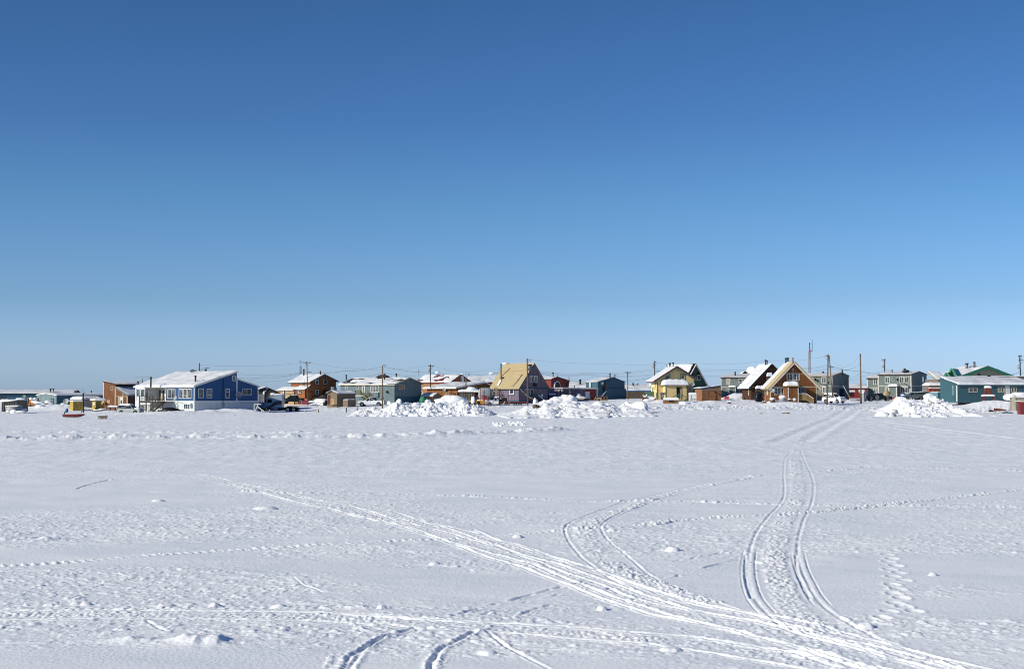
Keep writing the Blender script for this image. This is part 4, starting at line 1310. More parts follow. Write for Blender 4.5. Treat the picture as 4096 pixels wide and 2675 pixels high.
roof(F2,(-.3,ze - .15),(s1 - .02,z1_ - .3),L2 - L,B5,'shingle_dark',.1,0,.6,.3,snow=dict(th=.14,seed=16,cover=.88))
FP = FL.shift(.3)
slab(FP,B5,'black',*[*tq(FP,'c',580,592,608,735)],-.02,.04,'doorway')
trim(FP,B5,'white_trim',[tq(FP,'c',572,590,579,735),tq(FP,'c',609,590,616,735)],name='door_trim')
slab(FP,B5,'new_wood',*[*tq(FP,'c',620,672,762,730)],-.02,.05,'lower_panel')
trim(FP,B5,'dark_deck',[tq(FP,'c',615,662,762,671),tq(FP,'c',690,672,695,730),tq(FP,'c',757,580,764,730)],name='frame_board',o=.08)
FU = Face(FR.P(s1,0) - FR.n * Lu,FR.n[:2]);
trim(FR,B,'black',[(-.05,.08,z0 - .5,ze),(s1 - .02,s1 + .10,z1_ + .1,z2),(R - .1,R + .05,z0 - .5,z3)],name='corner_board',o=.05)
for q in ((1108,412,1168,492),(1248,410,1310,494),(1112,588,1168,677)): win(FR,'c',*q,B,1,surround='black')
win(FL,'c',826,585,873,652,B,1,surround='black')
pipe('c',915,310,245,334,B,.17); pipe('c',1197,305,276,333,B,.14)
s,z = hs(FR,'c',1262,640)
slab(FR,B,'dark_metal',s - .3,s + 1.0,z - .5,z + .5,.02,.5,'heat_box')
# ladder on the roof: its own thing
a1,b1 = W(*Q('c',893,525),331),W(*Q('c',935,430),332.5)
lad = empty('roof_ladder',a1,'dark wooden ladder leaning on the lower roof of the cedar house','ladder')
off_ = np.array([.38,.1,0])
for q in (0,1): MB().beam(a1 + off_ * q,b1 + off_ * q,.08).build('side_rail','dark_deck',lad)
for i in range(7):
 p = a1 + (b1 - a1) * (i + .7) / 7.6; MB().beam(p,p + off_,.06).build('rung','dark_deck',lad)
# oil tank on the wall
tk = empty('fuel_tank',W(*Q('c',1410,590),336),'pale grey fuel tank high at the right corner of the cedar house','tank')
c_ = W(*Q('c',1415,575),333.5)
MB().cyl(c_,.5,1.3,axis=(.8,.6,0),n=16).build('tank','tank_grey',tk)
for dx in (-.4,.4): MB().beam(c_ + [dx,0,-.4],c_ + [dx,0,-4.0],.08).build('leg','dark_metal',tk)
# tv tower behind it
def tower(k,x,yb,yt,Y,w,parent,material,n=14,diag=True):
 b,t = W(*Q(k,x,yb),Y),W(*Q(k,x,yt),Y)
 legs = [np.array([w / 2 * math.cos(q),w / 2 * math.sin(q),0]) for q in (0.3,2.4,4.5)]
 for l in legs: MB().tube([b + l,t + l],.035 * max(1,w),5).build('leg',material,parent)
 for i in range(n):
  z1_,z2_ = b + (t - b) * i / n,b + (t - b) * (i + 1) / n
  mb = MB()
  for j in range(3):
   mb.beam(z1_ + legs[j],z2_ + legs[(j + 1) % 3],.03 * max(1,w)); mb.beam(z1_ + legs[j],z1_ + legs[(j + 1) % 3],.03 * max(1,w))
  mb.build('lattice_bay',material,parent)
 return t
def yagi(p,parent,L=1.6,n=5,rz=0.0,material='grey_metal'):
 p = np.array(p,float); d = np.array([math.cos(rz),math.sin(rz),0]); e = np.array([-d[1],d[0],0])
 MB().beam(p - d * L / 2,p + d * L / 2,.04).build('boom',material,parent)
 for i in range(n):
  q = p + d * L * (i / (n - 1) - .5); MB().beam(q - e * (.5 - .05 * i),q + e * (.5 - .05 * i),.03).build('element',material,parent)
tw = empty('tv_tower',W(*Q('c',857,320),345),'thin lattice television mast behind the cedar house','antenna')
t = tower('c',857,318,190,345,.5,tw,'grey_metal',8)
MB().tube([t,t + [0,0,1.35]],.03,5).build('mast','grey_metal',tw); yagi(t + [0,0,1.3],tw,.7,4,.2); yagi(t + [0,0,1.0],tw,.5,4,.2)
# small grey outbuilding
C,L,R,FL,FR = corner(*Q('c',1480,848),306,50,px_('c',1312),px_('c',1790))
B = empty('small_grey_shed',C,'small weathered grey shed with an open brown door and sagging snowy roof','shed')
z0 = C[2]; ze = hs(FL,'c',1480,655)[1]; zp = hs(FL,'c',1390,618)[1]
wall(FL,[(0,z0),(0,ze),(L / 2,zp),(L,ze),(L,z0)],R,'weathered_wood',B)
for a,b in (((0,ze),(L / 2,zp)),((L,ze),(L / 2,zp))):
 roof(FL,a,b,R,B,'weathered_wood',.10,.35,.2,.35,snow=dict(th=.22,seed=17,drift=1.2))
door(FL,'c',1322,672,1368,832,B,frame='weathered_wood',leaf='dark_red')
slab(FL,B,'plywood',*tq(FL,'c',1372,740,1438,838),-.02,.05,'plywood_sheet')
slab(FR,B,'weathered_wood',*tq(FR,'c',1560,690,1635,780),-.02,.05,'shutter')
pipe('c',1460,635,588,308,B,.12)
# plank bin beside it
C,L,R,FL,FR = corner(*Q('c',1662,855),304,48,px_('c',1580),px_('c',1800))
B = empty('plank_enclosure',C,'waist high enclosure of grey planks right of the small shed','enclosure')
z0 = C[2]; zt = hs(FL,'c',1662,755)[1]
for F_,LL in ((FL,L),(FR,R)):
 n = max(3,int(LL / .3))
 for i in range(n):
  slab(F_,B,'weathered_wood',i * LL / n + .01,(i + 1) * LL / n - .01,z0 - .8,zt - .05 * random.random(),-.06,.0,'plank')
snowcap('x',None,(FL.P(L,zt - .1) + FR.d * R / 2 + FL.d * -L / 2),R,L,.2,math.atan2(FR.d[1],FR.d[0]),33).build('snow_cap',SNOW,B)
# ============ blue-grey bungalow ============
C,L,R,FL,FR = corner(*Q('d',330,830),318,38,px_('c',1535),px_('d',787))
B = empty('blue_grey_bungalow',C,'raised blue grey bungalow with patchy snow on its long roof, white pickup in front','house','houses of the town')
z0 = C[2] - .3; ze = hs(FR,'d',330,495)[1]; sp,zp = hs(FR,'d',572,388); _,ze2 = hs(FR,'d',787,480)
wall(FR,[(0,z0),(0,ze),(sp,zp),(R,ze2),(R,z0)],L,'bluegrey_siding',B)
roof(FR,(0,ze),(sp,zp),L,B,'shingle_dark',.12,.4,.5,.45,snow=dict(th=.2,seed=19,cover=.80,bands=True,sc=1.4),mfas='cream_trim')
roof(FR,(R,ze2),(sp,zp),L,B,'shingle_dark',.12,.4,.5,.45,snow=dict(th=.2,seed=20,cover=.7,bands=True),mfas='cream_trim')
zm = hs(FR,'d',330,702)[1]
trim(FR,B,'bluegrey_siding',[(0,R,zm - .04,zm + .05)],name='ledge'); trim(FL,B,'bluegrey_siding',[(0,L,zm - .04,zm + .05)],name='ledge')
slab(FR,B,'darkteal_siding',.02,R - .02,z0,zm - .05,-.02,.015,'skirting')
win(FR,'d',405,502,500,588,B,3,frame='cream_trim')
win(FL,'c',1622,515,1670,572,B,1); win(FL,'c',1806,512,1852,572,B,1)
wd = win(FL,'c',2050,505,2195,632,B,5)
slab(FL,B,'bluegrey_siding',*tq(FL,'c',2050,636,2195,715),0,.35,'bay_base')
door(FL,'c',1906,515,1956,640,B,leaf='door_white',glassp=(.35,.9))
pipe('c',1637,385,340,330,B,.14); pipe('c',2288,380,322,322,B,.14); pipe('d',362,380,318,324,B,.14)
a = W(*Q('c',2130,385),325); b = W(*Q('c',2365,385),325)
arc = [a + (b - a) * t_ + np.array([0,0,.55 * math.sin(math.pi * t_) ** .5]) for t_ in np.linspace(0,1,7)]
MB().prism(arc,(0,2.0,.2)).build('roof_hump','shingle_dark',B)
pt = FL.P(hs(FL,'d',175,625)[0],hs(FL,'d',175,625)[1],.05)
dish('d',212,627,26,317,'small dark dish on the sunny wall of the blue grey bungalow',(.75,-1,.5),'dark_metal',on=pt,foot=pt[2])
# deck with green timber
FD = FL.shift(1.8)
dk = empty('timber_deck',FD.P(2,z0),'raised porch deck of fresh greenish timber at the bungalow door','deck')
s0,zd = hs(FD,'c',1790,690); s1,_ = hs(FD,'c',1925,690)
for i in range(8):
 slab(FL,dk,'green_wood',s0,s1,zd - .05,zd,.05 + i * .22,.25 + i * .22,'deck_board')
railing(FL.P(s0,zd,1.75),FL.P(s1,zd,1.75),dk,1.2,12,'green_wood'); railing(FL.P(s0,zd,.1),FL.P(s0,zd,1.75),dk,1.2,8,'green_wood')
s2,z2 = hs(FD,'c',2035,735)
for o in (.6,1.75):
 MB().beam(FL.P(s1,zd,o),FL.P(s2 + .2,z0 + .6,o),.07,.25).build('stringer','green_wood',dk)
 MB().beam(FL.P(s1,zd + 1.2,o),FL.P(s2 + .2,z0 + 1.6,o),.09).build('stair_rail','green_wood',dk)
 for i in range(8):
  t_ = (i + .5) / 8; p = FL.P(s1 + (s2 + .2 - s1) * t_,zd + (z0 + .6 - zd) * t_,o); MB().beam(p,p + [0,0,1.1],.05).build('baluster','green_wood',dk)
for i in range(8):
 t_ = (i + .5) / 8; s = s1 + (s2 + .2 - s1) * t_
 mb = MB(); FL.bx(mb,s - .14,s + .14,zd + (z0 + .6 - zd) * t_ - .02,zd + (z0 + .6 - zd) * t_ + .02,.62,1.72); mb.build('tread','green_wood',dk)
for s in (s0 + .05,s1 - .05): MB().beam(FL.P(s,z0 - .5,1.72),FL.P(s,zd,1.72),.12).build('post','green_wood',dk)
MB().beam(FL.P(s0,zd + .03,1.0),FL.P(s1,zd + .03,1.0),1.6,.10).build('deck_snow',SNOW,dk)
# ============ orange brown house with a red edged roof ============
C,L,R,FL,FR = corner(*Q('d',1285,720),385,42,px_('d',700),px_('d',1628))
B = empty('orange_brown_house',C,'orange brown house with red roof edge showing through patchy snow','house','houses of the town')
z0 = C[2]; ze = hs(FR,'d',1285,462)[1]; sp,zp = hs(FR,'d',1455,342)
wall(FR,[(0,z0),(0,ze),(sp,zp),(R,ze),(R,z0)],L,'orange_wall',B)
roof(FR,(0,ze),(sp,zp),L,B,'roof_red',.2,.3,.4,.3,snow=dict(th=.2,seed=22,cover=.80,sc=1.6),mfas='red_trim')
roof(FR,(R,ze),(sp,zp),L,B,'roof_red',.2,.3,.4,.3,snow=dict(th=.2,seed=23,cover=.8),mfas='red_trim')
win(FL,'d',785,618,810,660,B,1)
s,z = hs(FR,'d',1478,410)
for i in range(6): MB().lump(FR.P(s + .1 * i - .2,z - .5 * i + 1.2,.1),(.45,.12,.3),seed=i,smooth=True).build('stuck_snow',SNOW,B)
vt = pipe('d',1065,350,292,388,B,.12,'vent','grey_metal');
p = W(*Q('d',1062,297),388); MB().lump(p,(.75,.5,.32),seed=3,smooth=True).build('snow_cap',SNOW,vt)
# ============ low dark brown house, broad roof ============
C,L,R,FL,FR = corner(*Q('d',1398,770),348,40,px_('d',885),px_('d',1975))
B = empty('low_brown_house',C,'low dark brown house under a broad shallow snowy roof','house','houses of the town')
z0 = C[2] - .4; ze = hs(FR,'d',1398,556)[1]; sp,zp = hs(FR,'d',1855,470)
wall(FR,[(0,z0),(0,ze),(sp,zp),(R * 1.05,ze + .1),(R * 1.05,z0)],L,'aframe_brown',B)
slab(FR,B,'dark_aframe',.02,R * 1.04,z0,ze - .05,-.03,.02,'gable_wall')  # gable turned from the sun: its shade put into a darker brown
roof(FR,(0,ze),(sp,zp),L,B,'shingle_dark',.16,.5,.6,1.0,snow=dict(th=.24,seed=24,cover=.92),mfas='white_trim')
roof(FR,(R * 1.05,ze + .1),(sp,zp),L,B,'shingle_dark',.16,.5,.6,.6,snow=dict(th=.24,seed=25),mfas='white_trim')
trim(FL,B,'dark_deck',[tq(FL,'d',1292,565,1302,700)],name='corner_board')
pt = FL.P(hs(FL,'d',1180,610)[0],hs(FL,'d',1180,610)[1],.05)
dish('d',1176,585,30,347,'pale dish on the front wall of the low dark brown house',(-.3,-1,.4),on=pt,foot=pt[2])
pt = FL.P(hs(FL,'d',1215,640)[0],hs(FL,'d',1215,640)[1],.05)
dish('d',1226,607,22,348,'dark small dish behind the short wooden ladder',(.8,-.8,.4),'dark_metal',on=pt,foot=pt[2])
la = empty('short_ladder',W(*Q('d',1195,705),345),'short pale wooden ladder against the low dark brown house','ladder')
a1,b1 = W(*Q('d',1190,705),345),W(*Q('d',1225,622),346.5); off_ = np.array([1.3 * .45,0,0])
for q in (0,1): MB().beam(a1 + off_ * q,b1 + off_ * q,.09).build('side_rail','cream_trim',la)
for i in range(4): p = a1 + (b1 - a1) * (i + .6) / 4.2; MB().beam(p,p + off_,.07).build('rung','cream_trim',la)
# little snow roofed box
C,L,R,FL,FR = corner(*Q('d',985,785),322,40,px_('d',788),px_('d',1125))
B = empty('low_plank_shed',C,'low plank shed with a flat cap of snow beside the green tarp','shed')
z0 = C[2]; ze = hs(FL,'d',985,700)[1]; zp = hs(FR,'d',1045,655)[1]; sp = R / 2
wall(FR,[(0,z0),(0,ze),(sp,zp),(R,ze),(R,z0)],L,'weathered_wood',B)
roof(FR,(0,ze),(sp,zp),L,B,'weathered_wood',.08,.2,.2,.25,snow=dict(th=.28,seed=26)); roof(FR,(R,ze),(sp,zp),L,B,'weathered_wood',.08,.2,.2,.2,snow=dict(th=.28,seed=27))
# ============ long far building behind ============
F,L = frontal(px_('d',1560),px_('d',2120),Q('d',0,520)[1] + 12,440,5)
B = empty('far_long_building',F.O,'far long building with a patchy teal roof beyond the tan roofed house','building','far buildings')
z0 = F.O[2]; ze = hs(F,'d',1600,462)[1]; zp = hs(F,'d',1800,352)[1]
FS = Face(F.P(L,z0),-F.n[:2]); FS.n = np.array([F.d[0],F.d[1],0.])
wall(FS,[(0,z0),(0,ze),(7,zp),(14,ze),(14,z0)],L,'red_wall',B)
for a,b in (((0,ze),(7,zp)),((14,ze),(7,zp))): roof(FS,a,b,L,B,'darkteal_siding',.14,.4,.2,.4,snow=dict(th=.24,seed=28,cover=.8,sc=4))
pipe('d',1598,370,325,446,B,.12); pipe('d',1988,350,318,446,B,.15,material='grey_metal')
p = W(*Q('d',1985,312),446); MB().lump(p,(.9,.5,.4),seed=5,smooth=True).build('snow_cap',SNOW,B)
# ============ purple A roof house ============
C,L,R,FL,FR = corner(*Q('e',578,812),322,45,px_('e',105),px_('e',1066))
B = empty('purple_house',C,'purple house with a steep tan ribbed metal roof','house','houses of the town')
PH = B
z0 = C[2]; ze = hs(FR,'e',578,552)[1]; sp,zp = hs(FR,'e',832,150); zsk = hs(FR,'e',578,768)[1]
wall(FR,[(0,z0),(0,ze),(R / 2 * 1.0,zp),(R,ze),(R,z0)],L,'purple',B)
for F_,LL in ((FL,L),(FR,R)):
 slab(F_,B,'teal_trim',0,LL,z0 - 1.2,zsk,-.03,.03,'skirting')
 trim(F_,B,'teal_trim',[(0,LL,ze - .28,ze + .06)],name='band',o=.05)
 trim(F_,B,'teal_trim',[(-.03 if F_ is FR else LL - .1,.1 if F_ is FR else LL + .03,zsk,ze - .29)],name='corner_board',o=.05)
r1 = roof(FR,(0,ze),(R / 2,zp),L,B,'yellow_roof',.12,.35,.35,.55,mfas='teal_trim')
r2 = roof(FR,(R,ze),(R / 2,zp),L,B,'yellow_roof',.12,.35,.35,.55,mfas='teal_trim')
# ribs of the metal sheet: real strips
dv = np.array([R / 2,zp - ze]); dv /= np.linalg.norm(dv); nn = np.array([-dv[1],dv[0]]); w_ = np.hypot(R / 2,zp - ze)
nr_ = 32; tot = L + .7
for i in range(nr_):
 o = .35 - .06 - (tot - .12) * i / (nr_ - 1)
 mb = MB()
 q0 = np.array([0,ze]) - dv * .56 + nn * .14; q1 = np.array([0,ze]) + dv * w_ + nn * .14
 q = [FR.P(*q0,o + .055),FR.P(*q0,o - .055),FR.P(*q1,o - .055),FR.P(*q1,o + .055)]
 t_ = [FR.P(*(q0 + nn * .035),o + .03),FR.P(*(q0 + nn * .035),o - .03),FR.P(*(q1 + nn * .035),o - .03),FR.P(*(q1 + nn * .035),o + .03)]
 mb.hexa(q + t_).build('roof_rib','yellow_roof',r1)
q1 = FR.P(R / 2,zp + .2,.35); q2 = FR.P(R / 2,zp + .2,.35 - tot)
MB().beam(q1,q2,.35,.08).build('ridge_cap','yellow_roof',B)
MB().lump(q2 + [.3,0,.0],(.9,.5,.28),seed=4,smooth=True).build('ridge_snow',SNOW,B)
win(FL,'e',418,572,492,670,B,1,fw=.16,surround='teal_trim')
for x in (757,834): win(FR,'e',x,348,x + 60,456,B,2,surround='teal_trim')
win(FR,'e',690,574,745,695,B,2,surround='teal_trim'); door(FR,'e',770,578,816,690,B,leaf='black')
for i in range(46):      # icicles under the eave
 s = random.uniform(0,L); hgt = random.uniform(.08,.45)
 p = FL.P(s,ze - .17,.40); MB().tube([p,p - [0,0,hgt]],.028,5,.004).build('icicle','window_glass' if 'window_glass' in MATS else 'glass',r1)
pipe('e',273,385,145,322,B,.13,cap=False); pp = pipe('e',760,225,165,324,B,.4,'vent','grey_metal')
a1,b1 = W(*Q('e',285,355),321.5),W(*Q('e',430,222),323.5)
MB().beam(a1,b1,.10).build('brace','dark_metal',B)
s,z = hs(FR,'e',955,685); MB().lump(FR.P(s,z,.2),(.35,.2,.35),seed=8,smooth=True).build('snow_on_meter',SNOW,B)
slab(FR,B,'grey_metal',s - .2,s + .2,z - .6,z - .05,.02,.3,'meter_box')
pt = FR.P(hs(FR,'e',850,505)[0],hs(FR,'e',850,505)[1],.05)
dish('e',852,505,34,C[1] + 3.0,'dark dish on the purple gable wall under the twin windows',(.3,-1,.3),'dark_metal',on=pt,foot=pt[2])
# roof ladder with snow on its rungs
rl = empty('snowy_roof_ladder',FL.P(L * .2,ze,.3),'snow filled ladder lying up the tan metal roof','ladder')
def rp(x,y):
 n3 = np.array([FR.d[0] * -dv[1] * 1.0,FR.d[1] * -dv[1],dv[0]])       # roof plane normal
 P0 = FR.P(0 + nn[0] * .24,ze + nn[1] * .24); r = ray(*Q('e',x,y)); c = np.array([0,0,EYE])
 return c + r * (((P0 - c) @ n3) / (r @ n3))
a1,b1,a2,b2 = rp(200,520),rp(262,418),rp(232,520),rp(290,418)
MB().beam(a1,b1,.07).build('side_rail','new_wood',rl); MB().beam(a2,b2,.07).build('side_rail','new_wood',rl)
for i in range(10):
 t_ = (i + .5) / 10; p,q = a1 + (b1 - a1) * t_,a2 + (b2 - a2) * t_
 rg = MB().beam(p,q,.06).build('rung','new_wood',rl); MB().beam(p + [0,-.02,.07],q + [0,-.02,.07],.16,.12).build('rung_snow',SNOW,rg)
p = rp(305,385); MB().box(p,(.5,.5,.35),.7).build('roof_hatch','black',B)
# entrance steps of the purple house
ps = empty('entrance_steps',FR.P(3.8,z0,1.5),'dark teal entrance steps at the purple gable','steps')
s0,zd = hs(FR,'e',755,690); s1,_ = hs(FR,'e',830,690); s2,_ = hs(FR,'e',975,780)
slab(FR,ps,'teal_trim',s0,s1,zd - .1,zd,.06,1.3,'landing')
for o in (.25,1.25):
 MB().beam(FR.P(s1,zd,o),FR.P(s2,z0,o),.08,.25).build('stringer','teal_trim',ps)
 MB().beam(FR.P(s1 - .9,zd + .05 + (.0),o),FR.P(s1,zd + .05,o),.09).build('rail','teal_trim',ps)
MB().beam(FR.P(s1 + .15,zd + .16,1.3),FR.P(s2,z0 + .22,1.3),.1,.06).build('rail_snow',SNOW,ps)
for i in range(6):
 t_ = (i + .5) / 6; s = s1 + (s2 - s1) * t_; slab(FR,ps,'teal_trim',s - .18,s + .18,zd + (z0 - zd) * t_ - .03,zd + (z0 - zd) * t_ + .02,.3,1.2,'tread')
# ============ purple and red low building ============
C,L,R,FL,FR = corner(*Q('e',1330,748),338,55,px_('e',1228),px_('e',1897))
B = empty('purple_red_annex',C,'long low annex, half purple and half red, right of the purple house','building','houses of the town')
z0 = C[2] - .3; zt = hs(FR,'e',1330,572)[1]; sm,_ = hs(FR,'e',1702,600)
wall(FR,[(0,z0),(0,zt),(sm,zt - .04),(sm,z0)],max(L,5),'purple',B)
wall(FR,[(sm + .004,z0),(sm + .004,zt - .04),(R,zt - .02),(R,z0)],max(L,5),'red_wall',B)
roof(FR,(R,zt),(0,zt + .05),5.5,B,'white_trim',.12,.3,.2,.3,snow=dict(th=.16,seed=31),oh_r=.3,mfas='white_trim')
door(FL,'e',1250,593,1312,737,B,glassp=(.45,.92)); door(FR,'e',1704,618,1776,740,B)
MB().lump(FR.P(sm + 1.4,zt - 2.0,.1),(.25,.05,.5),seed=2).build('door_bell_patch','grey_metal',B)
C2 = FR.P(-1.6,z0,-1.5)
F3 = Face(FR.P(-6.6,z0,-1.2),FR.d[:2])
wall(F3,[(0,z0),(0,zt + .1),(4.9,zt + .1),(4.9,z0)],3,'purple',B)
s0,z1_ = hs(F3,'e',1072,672)
slab(F3,B,'teal_trim',s0,4.9,z0,z1_,-.02,.5,'snow_bench');
p = F3.P((s0 + 4.9) / 2,z1_,.25); snowcap('x',None,p,4.9 - s0,.6,.3,math.atan2(F3.d[1],F3.d[0]),8).build('snow_cap',SNOW,B)
roof(F3,(4.9,zt + .1),(0,zt + .18),3,B,'white_trim',.1,.3,.2,.0,snow=dict(th=.16,seed=32))
# ============ red house behind ============
C,L,R,FL,FR = corner(*Q('e',1125,600),405,40,px_('e',1022),px_('e',1426))
B = empty('red_house',C,'dark red house with a snowy arched entry, behind the annex','house','houses of the town')
z0 = C[2]; ze = hs(FR,'e',1125,412)[1]; sp,zp = hs(FR,'e',1225,376); _,ze2 = hs(FR,'e',1426,445)
wall(FR,[(0,z0),(0,ze),(sp,zp),(R,ze2),(R,z0)],L + 3,'red_wall',B)
roof(FR,(0,ze),(sp,zp),L + 3,B,'roof_red',.16,.25,.3,.2,snow=dict(th=.22,seed=34),mfas='dark_red'); roof(FR,(R,ze2),(sp,zp),L + 3,B,'roof_red',.16,.25,.3,.2,mfas='dark_red')
a,b = hs(FR,'e',1162,525),hs(FR,'e',1258,525); ra = (b[0] - a[0]) / 2
for nm,m_,rr,o in (('arch_snow',SNOW,ra,.5),('arched_entry','dark_metal',ra * .85,.56)):
 arc = [FR.P(a[0] + ra + rr * math.cos(q),a[1] - .5 + max(0,math.sin(q)) * rr * 1.0 + .6,o) for q in np.linspace(0,math.pi,11)] + [FR.P(a[0] + ra - rr,a[1] - 1.2,o),FR.P(a[0] + ra + rr,a[1] - 1.2,o)]
 MB().prism(arc,-FR.n * .55).build(nm,m_,B)
pipe('e',1155,380,298,412,B,.2,material='grey_metal'); pipe('e',1228,372,325,414,B,.06,'vent',cap=False)
pt = FR.P(hs(FR,'e',1400,500)[0],hs(FR,'e',1400,500)[1],.05)
dish('e',1398,492,30,C[1] + 4,'dark dish on the right corner of the dark red house',(.3,-1,.3),'dark_metal',on=pt,foot=pt[2])
F,L = frontal(px_('e',1400),px_('e',1740),Q('e',0,620)[1],430,0)
B = empty('snow_roofed_building',F.O,'far building all but hidden by its smooth snow roof, with one dark chimney','building','far buildings')
z0 = F.O[2]; ze = hs(F,'e',1500,560)[1]; zp = hs(F,'e',1600,460)[1]
FS = Face(F.P(L,z0),-F.n[:2]); FS.n = np.array([F.d[0],F.d[1],0.])
wall(FS,[(0,z0),(0,ze),(8,zp),(16,ze),(16,z0)],L,'grey_metal',B)
roof(FS,(0,ze),(8,zp),L,B,'white_metal',.14,.4,.2,.4,snow=dict(th=.4,seed=35,sc=3)); roof(FS,(16,ze),(8,zp),L,B,'white_metal',.14,.4,.2,.4)
pipe('e',1618,500,418,433,B,.28); pipe('e',1520,550,512,429,B,.12,cap=False)
# ============ dark blue house ============
C,L,R,FL,FR = corner(*Q('e',1918,735),372,42,px_('e',1715),px_('e',2375))
B = empty('dark_blue_house',C,'tall dark blue metal house with an inset porch','house','houses of the town')
z0 = C[2]; ze = hs(FR,'e',1918,462)[1]; sp,zp = hs(FR,'e',2185,385); _,ze2 = hs(FR,'e',2375,462)
wall(FR,[(0,z0),(0,ze),(sp,zp),(R,ze2),(R,z0)],L,'darkteal_siding',B)
for a,b,sdn in (((0,ze),(sp,zp),36),((R,ze2),(sp,zp),37)): roof(FR,a,b,L,B,'darkteal_siding',.12,.1,.2,.15,snow=dict(th=.2,seed=sdn))
slab(FR,B,'teal_trim',*tq(FR,'e',2030,415,2102,565),0,.25,'porch_block')
win(FR,'e',2040,485,2080,562,B,1,frame='bluegrey_siding',o=.25); door(FR,'e',1985,500,2028,605,B,frame='bluegrey_siding',leaf='dark_metal')
s0,z1_ = hs(FR,'e',2022,570)
slab(FR,B,'darkteal_siding',s0,R - .02,z0 - .5,z1_,0,.5,'lower_wing')
p = FR.P(.9,z0 + .4,.9); MB().beam(FR.P(.4,z0 + .3,.8),FR.P(s0,z1_ - .6,.8),.3,.1).build('steps','tank_grey',B)
for i in range(6):
 t_ = i / 5; q = FL.P(L * .35,ze - .2 - 1.2 * t_,.3); MB().beam(q,q + FL.d * .5,.12).build('wall_ladder_rung',SNOW,B)
pipe('e',2126,390,318,376,B,.16)
pt = FR.P(hs(FR,'e',1992,520)[0],hs(FR,'e',1992,520)[1],.05)
dish('e',1992,482,30,370.5,'small bluish dish by the inset porch of the dark blue house',(-.5,-1,.4),'teal_siding',on=pt,foot=pt[2])
# ============ far yellow bungalow ============
F,L = frontal(px_('f',245),px_('f',720),Q('f',0,745)[1],412,0)
B = empty('far_yellow_bungalow',F.O,'long low yellow bungalow with a blue roof edge, left of the yellow gabled house','house','far buildings')
z0 = F.O[2]; ze = hs(F,'f',400,606)[1]; zp = hs(F,'f',400,515)[1]
FS = Face(F.P(L,z0),-F.n[:2]); FS.n = np.array([F.d[0],F.d[1],0.])
wall(FS,[(0,z0),(0,ze),(6,zp),(12,ze),(12,z0)],L,'mustard',B)
for a,b,q in (((0,ze),(6,zp),41),((12,ze),(6,zp),42)): roof(FS,a,b,L,B,'blue_roof',.2,.5,.3,.5,snow=dict(th=.25,seed=q,sc=3),mfas='blue_roof')
trim(F,B,'blue_roof',[tq(F,'f',250,596,700,612)],name='roof_edge',o=.5)
for q in ((318,630,335,690),(415,625,440,690),(650,632,680,660)): win(F,'f',*q,B,1)
MB().box(W(*Q('f',480,712),408),(7,1.5,3.2)).build('dark_fence_section','garage_brown',B)
pipe('f',393,545,478,416,B,.2); pipe('f',473,520,488,420,B,.18)
t_ = W(*Q('f',415,560),411); MB().tube([t_,W(*Q('f',418,530),411)],.04,5).build('vent','dark_metal',B)
# ============ burnt green house ============
C,L,R,FL,FR = corner(*Q('f',1180,760),338,52,px_('f',640),px_('f',1648))
B = empty('burnt_green_house',C,'steep green house with a charred gable edge and broken roof corner','house','houses of the town')
z0 = C[2]; ze = hs(FR,'f',1648,515)[1]; sp,zp = hs(FR,'f',1452,160)
s_l = 2 * sp - R
wall(FR,[(s_l,z0),(s_l,ze),(sp,zp),(R,ze),(R,z0)],8.6,'green_wall',B)
Lb = backlen(FR,sp,px_('f',985))
roof(FR,(s_l,ze),(sp,zp),Lb,B,'char',.14,-.5,.1,.3,snow=dict(th=.22,seed=43,cover=.97))
roof(FR,(R,ze),(sp,zp),8.6,B,'white_trim',.14,.3,.1,.3,mfas='white_trim')
win(FR,'f',1487,335,1530,430,B,1,glass=MATS['char'])
# scorch marks (soot with its own outline) and charred rafters
for i,(x,y,rx,rz_) in enumerate(((1505,320,.8,.9),(1392,300,.7,1.9),(1418,200,.5,1.0),(1385,390,.5,1.2))):
 s,z = hs(FR,'f',x,y)
 pts = [FR.P(s + rx * math.cos(q) * random.uniform(.6,1),z + rz_ * math.sin(q) * random.uniform(.6,1),.02) for q in np.linspace(0,6.28,13)[:-1]]
 MB().prism(pts,-FR.n * .015).build('soot_patch','char',B)
for i in range(9):
 t_ = i / 9; s = sp + (s_l - sp) * t_ * .55; z = zp + (ze - zp) * t_ * .55
 MB().beam(FR.P(s,z + .12,.2),FR.P(s - .15,z + .05 * random.random() + .1,-random.uniform(.8,1.6)),.14).build('charred_rafter','char',B)
MB().beam(FR.P(sp,zp + .15,.3),FR.P(sp,zp + .15,-1.6),.2).build('charred_rafter','char',B)
MB().beam(FR.P(sp,zp + .1,.3),FR.P(s_l + (sp - s_l) * .45,ze + (zp - ze) * .45 + .1,.3),.22,.16).build('bargeboard','white_trim',B)
pipe('f',1018,200,138,342,B,.2); pipe('f',968,215,160,336,B,.14,material='grey_metal',cap=False); pipe('f',1073,190,130,336,B,.16,material='grey_metal')
slab(FR,B,'char',*tq(FR,'f',1440,590,1530,740),-.02,.6,'dark_lean_to')
